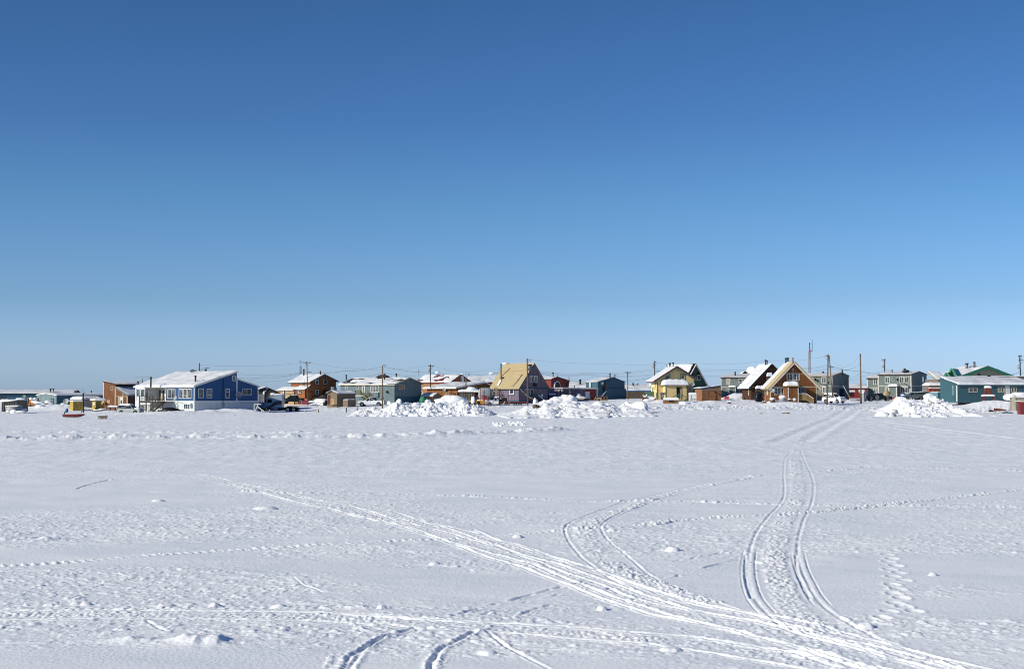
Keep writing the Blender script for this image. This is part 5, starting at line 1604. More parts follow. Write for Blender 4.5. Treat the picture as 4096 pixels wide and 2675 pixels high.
# ============ yellow house ============
C,L,R,FL,FR = corner(*Q('f',800,752),306,78,px_('f',700),px_('f',1432))
B = empty('yellow_house',C,'yellow gabled house with green trim and a fat pillow of snow on its porch','house','houses of the town')
YH = B
z0 = C[2]; ze = hs(FR,'f',800,408)[1]; sp,zp = hs(FR,'f',1115,205); _,zr = hs(FR,'f',1432,398)
wall(FR,[(0,z0),(0,ze),(sp,zp),(R,zr),(R,z0)],L,'yellow',B)
for a,b,q in (((0,ze),(sp,zp),45),((R,zr),(sp,zp),46)):
 r = roof(FR,a,b,L,B,'shingle_dark',.14,.75,.3,1.2 if a[0] == 0 else .45,snow=dict(th=.24,seed=q,cover=.95),mfas='red_trim')
 d_ = np.array(b) - np.array(a); d_ /= np.linalg.norm(d_); n_ = np.array([-d_[1],d_[0]]) if d_[0] > 0 else np.array([d_[1],-d_[0]])
 e0 = np.array(a) - d_ * (1.2 if a[0] == 0 else .45); e1 = np.array(b)
 P = [FR.P(*q_,.79) for q_ in (e0 - n_ * .35,e1 - n_ * .35,e1 - n_ * .08,e0 - n_ * .08)]
 MB().prism(P,-FR.n * .05).build('green_bargeboard','green_trim',B)
trim(FR,B,'green_trim',[(-.05,.16,z0,ze - .1),(R - .14,R + .05,z0,zr - .1)],name='corner_board',o=.05)
for q in ((947,332,1018,412),(1205,330,1275,410)): win(FR,'f',*q,B,1,surround='green_trim')
win(FR,'f',1320,543,1410,665,B,1,glass=MATS['curtain'],surround='green_trim')
# porch
FP = FR.shift(1.9)
s0,_ = hs(FP,'f',945,600); s1,_ = hs(FP,'f',1312,600); _,zt_ = hs(FP,'f',1100,520); _,zf = hs(FP,'f',1100,735)
sd0,zd1 = hs(FP,'f',1138,548); sd1,_ = hs(FP,'f',1213,725)
slab(FR,B,'yellow',s0,sd0,z0 - .5,zt_,.01,1.9,'porch'); slab(FR,B,'yellow',sd1,s1,z0 - .5,zt_,.01,1.9,'porch'); slab(FR,B,'yellow',sd0,sd1,zd1,zt_,.01,1.897,'porch')
slab(FR,B,'yellow',sd0,sd1,z0 - .5,zf,.01,1.897,'porch')
trim(FP,B,'green_trim',[(s0 - .03,s0 + .16,z0 - .4,zt_),(s1 - .14,s1 + .03,z0 - .4,zt_),(sd0 - .13,sd0,zf,zd1),(sd1,sd1 + .13,zf,zd1),(sd0 - .13,sd1 + .13,zd1,zd1 + .12)],name='corner_board',o=.05)
slab(FR,B,'black',sd0,sd1,zf,zd1,.02,.1,'dark_doorway')
s_,_ = hs(FP,'f',1196,600); slab(FP,B,'tank_grey',s_,s_ + .25,zf,zd1 - .3,-.3,-.1,'open_door')
slab(FR,B,'red_trim',s0 - .35,s1 + .35,zt_ + .002,zt_ + .16,-.0,2.3,'porch_roof')
c_ = FR.P((s0 + s1) / 2 - .1,zt_ + .16,1.15); tw_ = (hs(FP,'f',1335,470)[0] - hs(FP,'f',890,470)[0])
hh = hs(FP,'f',1100,408)[1] - zt_ - .16
U = np.linspace(-1,1,30); V2 = np.linspace(-1,1,16)
mb = MB(); P = np.zeros((30,16,3))
ax = FR.d; ay = -FR.n
for sgn in (1,-1):
 for i,u_ in enumerate(U):
  for j,v_ in enumerate(V2):
   e = max(0,1 - abs(u_) ** 7) ** .4 * max(0,1 - abs(v_) ** 4) ** .45
   bul = 1 + .03 * math.sin(i * .9)
   z = c_[2] + (hh * e * (.93 + .07 * math.cos(u_ * 2.2 + .4)) * bul if sgn > 0 else .01)
   P[i,j] = c_ + ax * u_ * tw_ / 2 + ay * v_ * 1.25; P[i,j,2] = z
 mb.grid(P.copy() if sgn > 0 else P[::-1].copy())
mb.build('snow_pillow',SNOW,B)
# porch stairs with green rails
st = empty('green_railed_steps',FR.P((sd0 + sd1) / 2,z0,2.8),'green railed steps at the door of the yellow house','steps')
for x0,y0,x1,y1 in ((1138,668,1062,722),(1213,668,1302,722)):
 FQ = FR.shift(2.6); a_ = hs(FQ,'f',x0,y0); b_ = hs(FQ,'f',x1,y1)
 MB().beam(FQ.P(*a_),FQ.P(*b_),.12).build('rail','green_trim',st)
 MB().beam(FQ.P(*a_),FQ.P(a_[0],z0 - .3),.12).build('post','green_trim',st); MB().beam(FQ.P(*b_),FQ.P(b_[0],z0 - .4),.12).build('post','green_trim',st)
FQ = FR.shift(2.6); a_ = hs(FQ,'f',1138,668); b_ = hs(FQ,'f',1213,668); MB().beam(FQ.P(*a_),FQ.P(*b_),.1).build('rail','green_trim',st)
for q in (.33,.66): MB().beam(FQ.P(a_[0] + (b_[0] - a_[0]) * q,a_[1]),FQ.P(a_[0] + (b_[0] - a_[0]) * q,z0 - .2),.07).build('baluster','green_trim',st)
slab(FR,st,'green_trim',s0 + 1.2,s1 - .2,zf - .75,zf - .45,1.95,2.8,'step')
# left side details: downpipe, frames
for x in (722,745): trim(FL,B,'green_trim',[tq(FL,'f',x,548,x + 6,720)],name='window_surround',o=.06)
trim(FL,B,'tan_trim',[tq(FL,'f',770,440,776,560)],name='downpipe',o=.12)
gr = empty('green_landing',FL.P(L * .4,z0,1.2),'green painted railings and landing at the left end of the yellow house','steps')
FQ = FL.shift(1.2)
for x in (640,720,790):
 p = W(*Q('f',x,760),303); t_ = W(*Q('f',x,650 if x < 700 else 640),303); MB().beam(p,t_,.14).build('post','green_trim',gr)
for y in (655,690): MB().beam(W(*Q('f',640,y + 6),303),W(*Q('f',790,y - 5),303),.12).build('rail','green_trim',gr)
MB().box(W(*Q('f',665,700),304),(1.9,.1,2.0)).build('panel','green_trim',gr)
MB().beam(W(*Q('f',790,710),302),W(*Q('f',740,755),302),.3,.1).build('step','new_wood',gr)
dish('f',662,512,35,303,'big white satellite dish at the left corner of the yellow house',(-.55,-1,.8),'white_metal',on=FL.P(L * .35,ze - 1.9,.05),foot=ze - 3)
pt = FR.P(R - .2,hs(FR,'f',1405,520)[1],.05); dish('f',1406,495,34,304.5,'grey satellite dish on the right corner of the yellow house',(.1,-1,.35),'tank_grey',on=pt,foot=pt[2])
# ============ brown shed with blue roof ============
C,L,R,FL,FR = corner(*Q('f',1562,792),300,80,px_('f',1520),px_('f',1886))
B = empty('brown_plywood_shed',C,'brown plywood shed with a slanting blue roof edge right of the yellow house','shed')
z0 = C[2]; zl = hs(FR,'f',1562,568)[1]; zr = hs(FR,'f',1886,522)[1]
wall(FR,[(0,z0),(0,zl),(R,zr),(R,z0)],5,'shed_brown',B)
slab(FR,B,'weathered_wood',.0,R,zl - .45,zl - .02,0,.04,'upper_board')
roof(FR,(0,zl),(R,zr),5,B,'blue_roof',.12,.2,.2,.35,snow=dict(th=.14,seed=48,cover=.72),oh_r=.1)
trim(FR,B,'shed_brown',[tq(FR,'f',1668,610,1673,770),tq(FR,'f',1780,600,1785,790),tq(FR,'f',1668,604,1785,610)],name='door_batten',o=.06)
s,z = hs(FR,'f',1790,625)
mb = MB().cyl(FR.P(s,z,.3),.42,.25,n=10,r2=.05); mb.build('lamp_hood','black',B); MB().tube([FR.P(s,z,.12),FR.P(s - .05,z - 2.2,.12)],.08,6).build('stovepipe','rust',B)
def duplex(k,xc,yb,Y,rz,xl,xr,ye,yp,xp,ye2,label,trimc='white_trim',seed=50,band=None,fas='brown_fascia'):
 C,L,R,FL,FR = corner(*Q(k,xc,yb),Y,rz,px_(k,xl),px_(k,xr))
 B = empty('sage_duplex',C,label,'house','two storey sage green duplexes')
 z0 = C[2]; ze = hs(FR,k,xc,ye)[1]; sp,zp = hs(FR,k,xp,yp); _,ze2 = hs(FR,k,xr,ye2)
 wall(FR,[(0,z0),(0,ze),(sp,zp),(R,ze2),(R,z0)],L,'sage_siding',B)
 for a,b,q in (((0,ze),(sp,zp),seed),((R,ze2),(sp,zp),seed + 1)):
  roof(FR,a,b,L,B,'roof_metal',.13,.12,.12,.25,snow=dict(th=.09,seed=q,cover=.96),mfas=fas)
 zb = hs(FR,k,xc,band)[1]
 for F_,LL in ((FL,L),(FR,R)):
  trim(F_,B,trimc,[(0,LL,zb - .07,zb + .07)],o=.05)
  trim(F_,B,trimc,[(LL - .14 if F_ is FL else -.03,LL + .03 if F_ is FL else .14,z0 - .5,zb - .075),(LL - .14 if F_ is FL else -.03,LL + .03 if F_ is FL else .14,zb + .075,ze - .15)],o=.055)
 trim(FL,B,trimc,[(-.03,.14,z0 - .5,zb - .075),(-.03,.14,zb + .075,ze - .15)],o=.05)
 return B,C,L,R,FL,FR,z0,ze,zb
def entrybox(B,FL,k,x0,y0,x1,yb,depth,yr,label=None,xr=None,seed=1,wallm='sage_siding',sn=.35):
 FQ = FL.shift(depth)
 s0,zt = hs(FQ,k,x0,y0); s1,_ = hs(FQ,k,x1,y0); zb = hs(FQ,k,x0,yb)[1]
 slab(FL,B,wallm,s0,s1,zb - .8,zt,.01,depth,'entry_box')
 trim(FQ,B,'white_trim',[(s0 - .03,s0 + .13,zb - .5,zt),(s1 - .12,s1 + .03,zb - .5,zt)],o=.045)
 slab(FL,B,'brown_fascia',s0 - .15,s1 + .15,zt,zt + .16,.0,depth + .2,'entry_roof')
 c = FL.P((s0 + s1) / 2,zt + .16,depth / 2 + .05)
 snowcap('x',None,c,s1 - s0 + .3,depth + .3,sn,math.atan2(FL.d[1],FL.d[0]),seed,n=16).build('snow_cap',SNOW,B)
 return FQ,s0,s1,zb,zt
# left duplex
B,C,L,R,FL,FR,z0,ze,zb = duplex('g',648,985,352,14,188,775,640,580,712,640,'sage green duplex left of the dark brown A frame',seed=50,band=802)
win(FL,'g',280,658,345,756,B,1,split=.35,glass=MATS['curtain'])
win(FL,'g',487,656,548,748,B,1,split=.35); win(FL,'g',556,656,622,748,B,1,split=.35)
win(FL,'g',287,824,314,912,B,1); win(FL,'g',498,818,556,910,B,2); win(FL,'g',562,818,622,910,B,2)
entrybox(B,FL,'g',322,806,432,985,1.8,800,seed=61)
pipe('g',428,590,545,357,B,.16)
# a peaked snowy dormer roof on top, another house behind
F,LL = frontal(px_('g',555),px_('g',640),Q('g',0,640)[1],372,5)
B = empty('distant_brown_gable',F.O,'snowy gable tip and smooth roof peeping over the left sage duplex','house','far buildings')
za = hs(F,'g',600,572)[1]; sp,zp = hs(F,'g',597,535)
wall(F,[(0,F.O[2] - 3),(0,za),(sp,zp),(LL,za),(LL,F.O[2] - 3)],10,'aframe_brown',B)
for a,b,q in (((0,za),(sp,zp),63),((LL,za),(sp,zp),64)): roof(F,a,b,10,B,'shingle_dark',.12,.3,.1,.3,snow=dict(th=.15,seed=q))
a_ = W(*Q('g',620,600),378); b_ = W(*Q('g',810,600),378);
MB().lump(((a_ + b_) / 2 + np.array([0,0,.5])),((b_ - a_)[0] / 2,4,1.9),seed=3,n=20,smooth=True,rough=.08).build('roof_snow',SNOW,B)
MB().box((a_ + b_) / 2 - [0,0,2.0],((b_ - a_)[0],6,5)).build('rear_wall','aframe_brown',B)
for x,y in ((728,505),(778,505),(800,505)): pipe('g',x,540,y,379,B,.28 if x > 770 else .18,material='tan_trim' if x > 770 else 'dark_metal')
# dark brown A frame
C,L,R,FL,FR = corner(*Q('g',700,1015),318,80,px_('g',628),px_('g',1440))
B = empty('dark_brown_a_frame',C,'darker brown A frame house half hidden behind the tan edged one','house','A frame houses')
z0 = C[2]; ze = hs(FR,'g',700,775)[1]; sp,zp = hs(FR,'g',1038,415)
R = 2 * sp
wall(FR,[(0,z0),(0,ze),(sp,zp),(R,ze),(R,z0)],max(L,6),'dark_aframe',B)
roof(FR,(0,ze),(sp,zp),max(L,6) + 1,B,'shingle_dark',.16,.7,.2,1.0,snow=dict(th=.24,seed=52,cover=1.0),mfas='dark_metal')
roof(FR,(R,ze),(sp,zp),max(L,6) + 1,B,'shingle_dark',.16,.7,.2,1.0,mfas='dark_metal')
dv_ = np.array([sp,zp - ze]); dv_ /= np.linalg.norm(dv_)
trim(FL,B,'cream_trim',[tq(FL,'g',652,820,662,940)],name='window',o=.06)
slab(FR,B,'aframe_brown',*tq(FR,'g',762,790,935,1010),-.02,.25,'front_panel')
trim(FR,B,'tan_trim',[tq(FR,'g',700,792,1000,798)],name='ledge',o=.30)
for x0,x1 in ((762,845),(858,930)):
 s0,z1_ = hs(FR,'g',x0,822); s1,_ = hs(FR,'g',x1,822)
 slab(FR,B,'garage_brown',s0,s1,z1_ - 1.6,z1_,.25,.8,'box');
 snowcap('x',None,FR.P((s0 + s1) / 2,z1_,.55),s1 - s0 + .1,.9,.65,math.atan2(FR.d[1],FR.d[0]),x0).build('snow_cap',SNOW,B)
s0,z1_ = hs(FR,'g',952,612); s1,_ = hs(FR,'g',1035,612); _,z2 = hs(FR,'g',952,690)
slab(FR,B,'garage_brown',s0,s1,z2 - 1,z1_,.1,.8,'chimney_box'); snowcap('x',None,FR.P((s0 + s1) / 2,z1_,.5),s1 - s0 + .1,.9,.8,math.atan2(FR.d[1],FR.d[0]),7).build('snow_cap',SNOW,B)
pipe('g',945,420,338,321,B,.14); pipe('g',970,410,355,320,B,.16,material='grey_metal')
# front A frame
C,L,R,FL,FR = corner(*Q('g',1030,1042),280,81,px_('g',935),px_('g',1812))
B = empty('brown_a_frame',C,'warm brown A frame house with a broad tan and white roof edge','house','A frame houses')
AH = B
z0 = C[2]; ze = hs(FR,'g',1030,793)[1]; sp,zp = hs(FR,'g',1412,388); R2_ = R
wall(FR,[(0,z0),(0,ze),(sp,zp),(R,ze),(R,z0)],L,'aframe_brown',B)
dv_ = np.array([sp,zp - ze]); ln_ = np.linalg.norm(dv_); dv_ /= ln_; nn_ = np.array([-dv_[1],dv_[0]])
for sg in (0,1):
 a,b = ((0,ze),(sp,zp)) if sg == 0 else ((R,ze),(sp,zp))
 r = roof(FR,a,b,L,B,'tan_roof',.34,.75,.3,.85,snow=dict(th=.2,seed=54 + sg,cover=1.0,front=1.9) if sg == 0 else None)
 d_ = np.array(b) - np.array(a); d_ /= np.linalg.norm(d_); n_ = np.array([-d_[1],d_[0]]) if d_[0] > 0 else np.array([d_[1],-d_[0]])
 e0,e1 = np.array(a) - d_ * .85,np.array(b)
 for nm,m_,w0,w1,o in (('tan_bargeboard','tan_roof',.06,.36,.79),('white_bargeboard','white_trim',-.14,.055,.78)):
  P = [FR.P(*q_,o) for q_ in (e0 + n_ * w0,e1 + n_ * w0,e1 + n_ * w1,e0 + n_ * w1)]
  MB().prism(P,-FR.n * .06).build(nm,m_,B)
 # white soffit slope
trim(FR,B,'cream_trim',[(.0,R,ze - .08,ze + .08)],o=.06)
trim(FR,B,'cream_trim',[(-.04,.12,z0,ze - .085),(R - .12,R + .04,z0,ze - .085),(.0,R,z0 - .05,z0 + .06)],name='corner_board',o=.055)
trim(FL,B,'cream_trim',[(L - .1,L + .04,z0,ze - .085),(0,L,ze - .07,ze + .07),(.0,.12,z0,ze - .1)],name='corner_board',o=.05)
trim(FL,B,'cream_trim',[tq(FL,'g',968,800,988,932)],name='narrow_window',o=.07)
for sx0,sx1 in ((1215,1300),(1530,1610)): trim(FR,B,'cream_trim',[tq(FR,'g',sx0,579,sx1,584)],name='ledge',o=.05)
for x in (1303,1418): win(FR,'g',x,562,x + 102,690,B,2,fw=.12)
win(FR,'g',1096,806,1196,930,B,2,fw=.11); win(FR,'g',1203,806,1300,930,B,2,fw=.11); win(FR,'g',1528,804,1628,915,B,2,frame='tank_grey',fw=.08)
for y in (488,512,535): trim(FR,B,'white_trim',[tq(FR,'g',1398,y - 4,1420,y + 4)],name='vent_slat',o=.1)
FQ,s0,s1,zb_,zt_ = entrybox(B,FR,'g',1328,800,1502,1035,2.3,795,seed=66,wallm='aframe_brown',sn=.01)
slab(FR,B,'tan_roof',s0 - .35,s1 + .05,zt_ + .17,zt_ + .42,.0,2.6,'entry_roof_top')
sc_ = snowcap('x',None,FR.P((s0 + s1) / 2 - .15,zt_ + .42,1.3),s1 - s0 + .35,2.6,.72,math.atan2(FR.d[1],FR.d[0]),17,n=20); sc_.build('snow_cap',SNOW,B)
pipe('g',1290,370,310,283,B,.16); pipe('g',1324,360,306,283,B,.17); pipe('g',1410,350,296,280,B,.12,material='rust',cap=False)
pt = FR.P(hs(FR,'g',1075,880)[0],hs(FR,'g',1075,880)[1],.05); dish('g',1062,858,38,278.4,'grey dish on the front of the warm brown A frame',(-.4,-1,.4),'tank_grey',on=pt,foot=pt[2])
for i in range(12):
 p = FL.P(L * random.random(),ze - .02,.3); MB().tube([p - [0.5,0,.1],p - [0.5,0,random.uniform(.3,.9)]],.03,5,.005).build('icicle','glass',B)
# entry deck with balusters
dk = empty('entry_deck',FR.P((s1 + R) / 2,z0,1.5),'wooden entry ramp with balusters at the right of the A frame porch','deck')
FQ = FR.shift(2.0)
a_ = hs(FQ,'g',1512,912); b_ = hs(FQ,'g',1632,915); c_ = hs(FQ,'g',1758,995)
zf = a_[1] - 1.15
for (p,q,zp_,zq_) in ((a_[0],b_[0],zf,zf),(b_[0],c_[0],zf,c_[1] - 1.15)):
 n = 9
 MB().beam(FQ.P(p,zp_ + 1.1),FQ.P(q,zq_ + 1.1),.14,.1).build('rail','new_wood',dk); MB().beam(FQ.P(p,zp_ + 1.2),FQ.P(q,zq_ + 1.2),.2,.1).build('rail_snow',SNOW,dk)
 MB().beam(FQ.P(p,zp_ + .05),FQ.P(q,zq_ + .05),.1,.2).build('stringer','new_wood',dk)
 for i in range(n):
  t_ = i / (n - 1) * .98 + .01; s = p + (q - p) * t_; z = zp_ + (zq_ - zp_) * t_
  MB().beam(FQ.P(s,z),FQ.P(s,z + 1.08),.10 if i % 8 else .14).build('baluster','new_wood',dk)
slab(FR,dk,'new_wood',a_[0],b_[0],zf - .1,zf - .02,.05,1.95,'deck_floor')
# right duplex behind
B,C,L,R,FL,FR,z0,ze,zb = duplex('g',2080,1000,330,24,1640,2362,610,555,2228,610,'sage green duplex with a small wooden stair, right of the A frames',seed=56,band=785,fas='tan_trim')
win(FL,'g',1896,628,1978,740,B,2,fw=.12); win(FL,'g',1908,790,1976,900,B,2,fw=.12); win(FL,'g',1722,632,1752,700,B,1)
for x,y,r_ in ((1796,672,24),(1836,692,22)):
 pt = FL.P(hs(FL,'g',x,y + 10)[0],hs(FL,'g',x,y + 10)[1],.05); dish('g',x,y,r_,329,'left of two dark dishes on the right sage duplex' if x < 1800 else 'right of two dark dishes on the right sage duplex',(.6,-1,.4),'dark_metal',on=pt,foot=pt[2])
pt = FL.P(hs(FL,'g',2005,728)[0],hs(FL,'g',2005,728)[1],.05); dish('g',2010,722,24,328,'dark dish between the crossed poles and the sage duplex corner',(.6,-1,.4),'dark_metal',on=pt,foot=pt[2])
pipe('g',2250,560,512,335,B,.16); pipe('g',1920,560,540,337,B,.18,material='grey_metal')
MB().cyl(FR.P(hs(FR,'g',2205,900)[0],z0 + 1.2,.7),.55,2.4,n=14).build('water_tank','teal_trim',B)
dk = empty('small_stair',FL.P(L * .6,z0,1.4),'small wooden stair landing at the right sage duplex','steps')
FQ = FL.shift(1.5); a_ = hs(FQ,'g',1818,895); b_ = hs(FQ,'g',1890,895); c_ = hs(FQ,'g',1972,950)
railing(FQ.P(a_[0],z0 - .1),FQ.P(b_[0],z0 - .1),dk,a_[1] - z0 + .1,10,'new_wood')
MB().beam(FQ.P(b_[0],a_[1]),FQ.P(c_[0],c_[1]),.1).build('rail','new_wood',dk); MB().beam(FQ.P(b_[0],a_[1] - .9),FQ.P(c_[0],c_[1] - .8),.08,.25).build('stringer','new_wood',dk)
for i in range(6):
 t_ = i / 5; MB().beam(FQ.P(b_[0] + (c_[0] - b_[0]) * t_,a_[1] + (c_[1] - a_[1]) * t_ - .85),FQ.P(b_[0] + (c_[0] - b_[0]) * t_,a_[1] + (c_[1] - a_[1]) * t_),.07).build('baluster','new_wood',dk)
# big duplex
B,C,L,R,FL,FR,z0,ze,zb = duplex('h',1468,800,338,25,905,1732,418,368,1600,420,'large sage green duplex with brown roof edge behind the black pickup',seed=58,band=604)
win(FL,'h',1018,450,1100,560,B,2,fw=.11); win(FL,'h',1268,448,1345,556,B,2,fw=.11); win(FL,'h',1354,448,1432,556,B,2,fw=.11)
win(FL,'h',1276,625,1352,728,B,2,fw=.11); win(FL,'h',1358,625,1436,732,B,2,fw=.11); win(FL,'h',1024,628,1078,730,B,2,fw=.11)
win(FR,'h',1645,448,1685,550,B,1,frame='bluegrey_siding'); win(FR,'h',1642,625,1682,730,B,1,frame='bluegrey_siding')
entrybox(B,FL,'h',1082,625,1222,805,1.9,610,seed=71,sn=.55)
pt = FL.P(hs(FL,'h',1225,505)[0],hs(FL,'h',1225,505)[1],.05); dish('h',1192,482,24,336,'thin pale dish over the entry of the large sage duplex',(-.5,-1,.5),'sage_siding',on=pt,foot=pt[2]); dish('h',1236,503,24,337,'dark dish over the entry of the large sage duplex',(.7,-.9,.5),'dark_metal',on=pt,foot=pt[2])
pp = pipe('h',1354,365,318,343,B,.2); pipe('h',1142,370,342,345,B,.12,material='grey_metal')
MB().lump(W(*Q('h',1370,358),344),(.9,.6,.35),seed=5,smooth=True).build('vent_hood','garage_brown',B)
# left wing
F4 = FL.shift(-3.2); sW0,zW = hs(F4,'h',722,485); sW1,_ = hs(F4,'h',960,485)
FSw = Face(F4.P(sW1,z0),-F4.n[:2]); FSw.n = np.array([F4.d[0],F4.d[1],0.])
wall(FSw,[(0,z0),(0,zW),(3.5,zW + .7),(7,zW),(7,z0)],sW1 - sW0,'sage_siding',B,name='side_wing')
roof(FSw,(0,zW),(3.5,zW + .7),sW1 - sW0,B,'roof_metal',.12,.1,.2,.25,snow=dict(th=.12,seed=73),mfas='brown_fascia')
MB().beam(F4.P(sW0 - .2,zW + .05,.25),F4.P(sW1,zW + .05,.25),.06,.25).build('fascia','brown_fascia',B)
zb2 = hs(F4,'h',800,637)[1]; trim(F4,B,'white_trim',[(sW0,sW1,zb2 - .07,zb2 + .07),(sW0 - .02,sW0 + .14,z0,zb2 - .08),(sW0 - .02,sW0 + .14,zb2 + .08,zW)],o=.05)
win(F4,'h',820,487,895,588,B,2,fw=.12); win(F4,'h',822,650,890,715,B,2,fw=.12)
# far red buildings in the gap
F,L = frontal(px_('h',380),px_('h',745),Q('h',0,745)[1],405,3)
B = empty('far_red_building',F.O,'far low red and white building seen between the two sage duplexes','building','far buildings')
z0 = F.O[2]; ze = hs(F,'h',500,648)[1]; zp = hs(F,'h',500,585)[1]
FS = Face(F.P(L,z0),-F.n[:2]); FS.n = np.array([F.d[0],F.d[1],0.])
wall(FS,[(0,z0),(0,ze),(7,zp),(14,ze),(14,z0)],L,'red_wall',B)
for a,b,q in (((0,ze),(7,zp),81),((14,ze),(7,zp),82)): roof(FS,a,b,L,B,'roof_red',.14,.4,.2,.4,snow=dict(th=.3,seed=q,sc=3))
slab(F,B,'door_white',*tq(F,'h',415,680,510,712),-.02,.06,'white_band'); slab(F,B,'door_white',*tq(F,'h',570,670,665,712),-.02,.06,'white_band')
win(F,'h',440,684,470,706,B,2)
C,L,R,FL,FR = corner(*Q('h',660,828),318,30,px_('h',600),px_('h',705))
B = empty('tiny_grey_shed',C,'tiny grey shed with a white peaked roof behind the tall bare pole','shed')
z0 = C[2]; ze = hs(FR,'h',660,732)[1]; zp = ze + .55
wall(FR,[(0,z0),(0,ze),(R / 2,zp),(R,ze),(R,z0)],L,'tank_grey',B)
for a,b,q in (((0,ze),(R / 2,zp),83),((R,ze),(R / 2,zp),84)): roof(FR,a,b,L,B,'tank_grey',.08,.1,.1,.12,snow=dict(th=.2,seed=q))
door(FR,'h',672,745,694,815,B,frame='tank_grey',leaf='door_white',fw=.05)
fw_ = empty('plank_fence',W(*Q('h',455,790),345),'short dark plank fence behind the snow covered car','fence')
a_,b_ = W(*Q('h',412,790),345),W(*Q('h',500,790),345); zt_ = W(*Q('h',412,715),345)[2]
for i in range(9): p = a_ + (b_ - a_) * (i + .5) / 9; MB().box((p[0],p[1],(p[2] + zt_) / 2),((b_ - a_)[0] / 9 - .04,.06,zt_ - p[2])).build('plank','grey_wood',fw_)
# ============ blue container and orange container ============
def container(k,xc,yb,yt,Y,rz,xl,xr,m,label):
 C,L,R,FL,FR = corner(*Q(k,xc,yb),Y,rz,px_(k,xl),px_(k,xr))
 B = empty('shipping_container',C,label,'container')
 z0 = C[2]; zt = hs(FR,k,xc,yt)[1]
 wall(FR,[(.03,z0),(.03,zt - .03),(R - .03,zt - .03),(R - .03,z0)],L,m,B,name='body',sink=.4)
 for F_,LL in ((FL,L),(FR,R)):
  trim(F_,B,m,[(0,LL,zt - .16,zt),(-.02,.14,z0,zt - .165),(LL - .14,LL + .02,z0,zt - .165),(.15,LL - .15,z0,z0 + .2)],name='frame_rail',o=.06)
 for q in (.24,.38,.62,.76):
  MB().tube([FR.P(R * q,z0 + .15,.1),FR.P(R * q,zt - .15,.1)],.035,6).build('locking_bar',m,B)
 trim(FR,B,m,[(R * .495,R * .505,z0 + .2,zt - .2)],name='door_gap',o=.05)
 snowcap('x',None,FR.P(R / 2,zt,-L / 2),R - .1,L - .1,.2,math.atan2(FR.d[1],FR.d[0]),12,n=18).build('snow_cap',SNOW,B)
 return B,C,L,R,FL,FR,zt
B,C,L,R,FL,FR,zt = container('h',1915,852,722,300,42,1768,2138,'container_blue','light blue shipping container with pallets on its snowy top')
for i in range(3):
 pl = empty('pallet',FR.P(R * (.35 + .0 * i),zt + .15 + .16 * i,-1 - .1 * i),('bottom','middle','top')[i] + ' weathered pallet of the pile on the blue container','pallet','pallets on the container')
 for j in range(6): MB().box(FR.P(R * .2 + .55 + j * .32 + .1 * i,zt + .3 + .16 * i,-1.0),(.24,2.0,.03),math.atan2(FR.d[1],FR.d[0])).build('slat','weathered_wood',pl)
 for j in (-.8,0,.8): MB().beam(FR.P(R * .2 + .4 + .1 * i,zt + .23 + .16 * i,-1.0 + j),FR.P(R * .2 + 2.3 + .1 * i,zt + .23 + .16 * i,-1.0 + j),.08,.09).build('bearer','weathered_wood',pl)
container('h',1768,740,652,316,75,1745,2030,'container_orange','orange red shipping container behind the light blue one')
# ============ green roofed building ============
C,L,R,FL,FR = corner(*Q('i',1240,700),330,68,px_('i',1130),px_('i',2165))
B = empty('green_roofed_building',C,'large beige building with bright green roof edges behind the teal one','building','houses of the town')
z0 = C[2] - 1; ze = hs(FR,'i',1240,462)[1]; sp,zp = hs(FR,'i',1720,290); _,ze2 = hs(FR,'i',2130,452)
wall(FR,[(0,z0),(0,ze),(sp,zp),(R,ze2),(R,z0)],8.5,'beige_siding',B)
for a,b,q in (((0,ze),(sp,zp),85),((R,ze2),(sp,zp),86)):
 roof(FR,a,b,8,B,'green_roof',.22,.9,.2,.4,snow=dict(th=.24,seed=q,cover=.93))
 d_ = np.array(b) - np.array(a); d_ /= np.linalg.norm(d_); n_ = np.array([-d_[1],d_[0]]) if d_[0] > 0 else np.array([d_[1],-d_[0]])
 e0 = np.array(a) - d_ * .5; P = [FR.P(*q_,.96) for q_ in (e0 - n_ * .35,np.array(b) - n_ * .35,np.array(b) + n_ * .26,e0 + n_ * .26)]
 MB().prism(P,-FR.n * .08).build('green_bargeboard','green_roof',B)
pipe('i',1408,300,228,336,B,.3,material='grey_metal'); pipe('i',1535,300,198,335,B,.28,material='grey_metal',cap=False);
s,z = hs(FR,'i',1612,425); MB().lump(FR.P(s,z,.1),(.4,.2,.4),seed=2).build('vent_box','taupe',B)
# entrance gables facing left
def gablet(x0,x1,yp,ye,yb,Y,dep,rz,B):
 F,LL = frontal(px_('i',x0),px_('i',x1),Q('i',0,yb)[1],Y,rz)
 z0_ = F.O[2]; ze_ = hs(F,'i',(x0 + x1) / 2,ye)[1]; zp_ = hs(F,'i',(x0 + x1) / 2,yp)[1]
 wall(F,[(0,z0_),(0,ze_),(LL / 2,zp_),(LL,ze_),(LL,z0_)],dep,'pale_green',B,name='entrance_wing',sink=5)
 for a,b in (((0,ze_),(LL / 2,zp_)),((LL,ze_),(LL / 2,zp_))):
  r = roof(F,a,b,dep,B,'green_roof',.25,.8,.1,.5,snow=dict(th=.15,seed=int(x0),cover=.6),mfas='green_roof',name='green_gable_roof')
 return F,LL,z0_,ze_
gablet(1100,1236,325,448,690,300,5,28,B)
gablet(1030,1130,392,466,690,298,3,28,B)
F,LL = frontal(px_('i',930),px_('i',1050),Q('i',0,690)[1],322,-8)
zt_ = hs(F,'i',960,495)[1]; zl = F.O[2]
wall(F,[(0,zl),(0,zt_),(LL,zt_),(LL,zl)],7,'taupe',B,name='side_wing',sink=5)
FS = Face(F.P(LL,zl),-F.n[:2]); FS.n = np.array([F.d[0],F.d[1],0.])
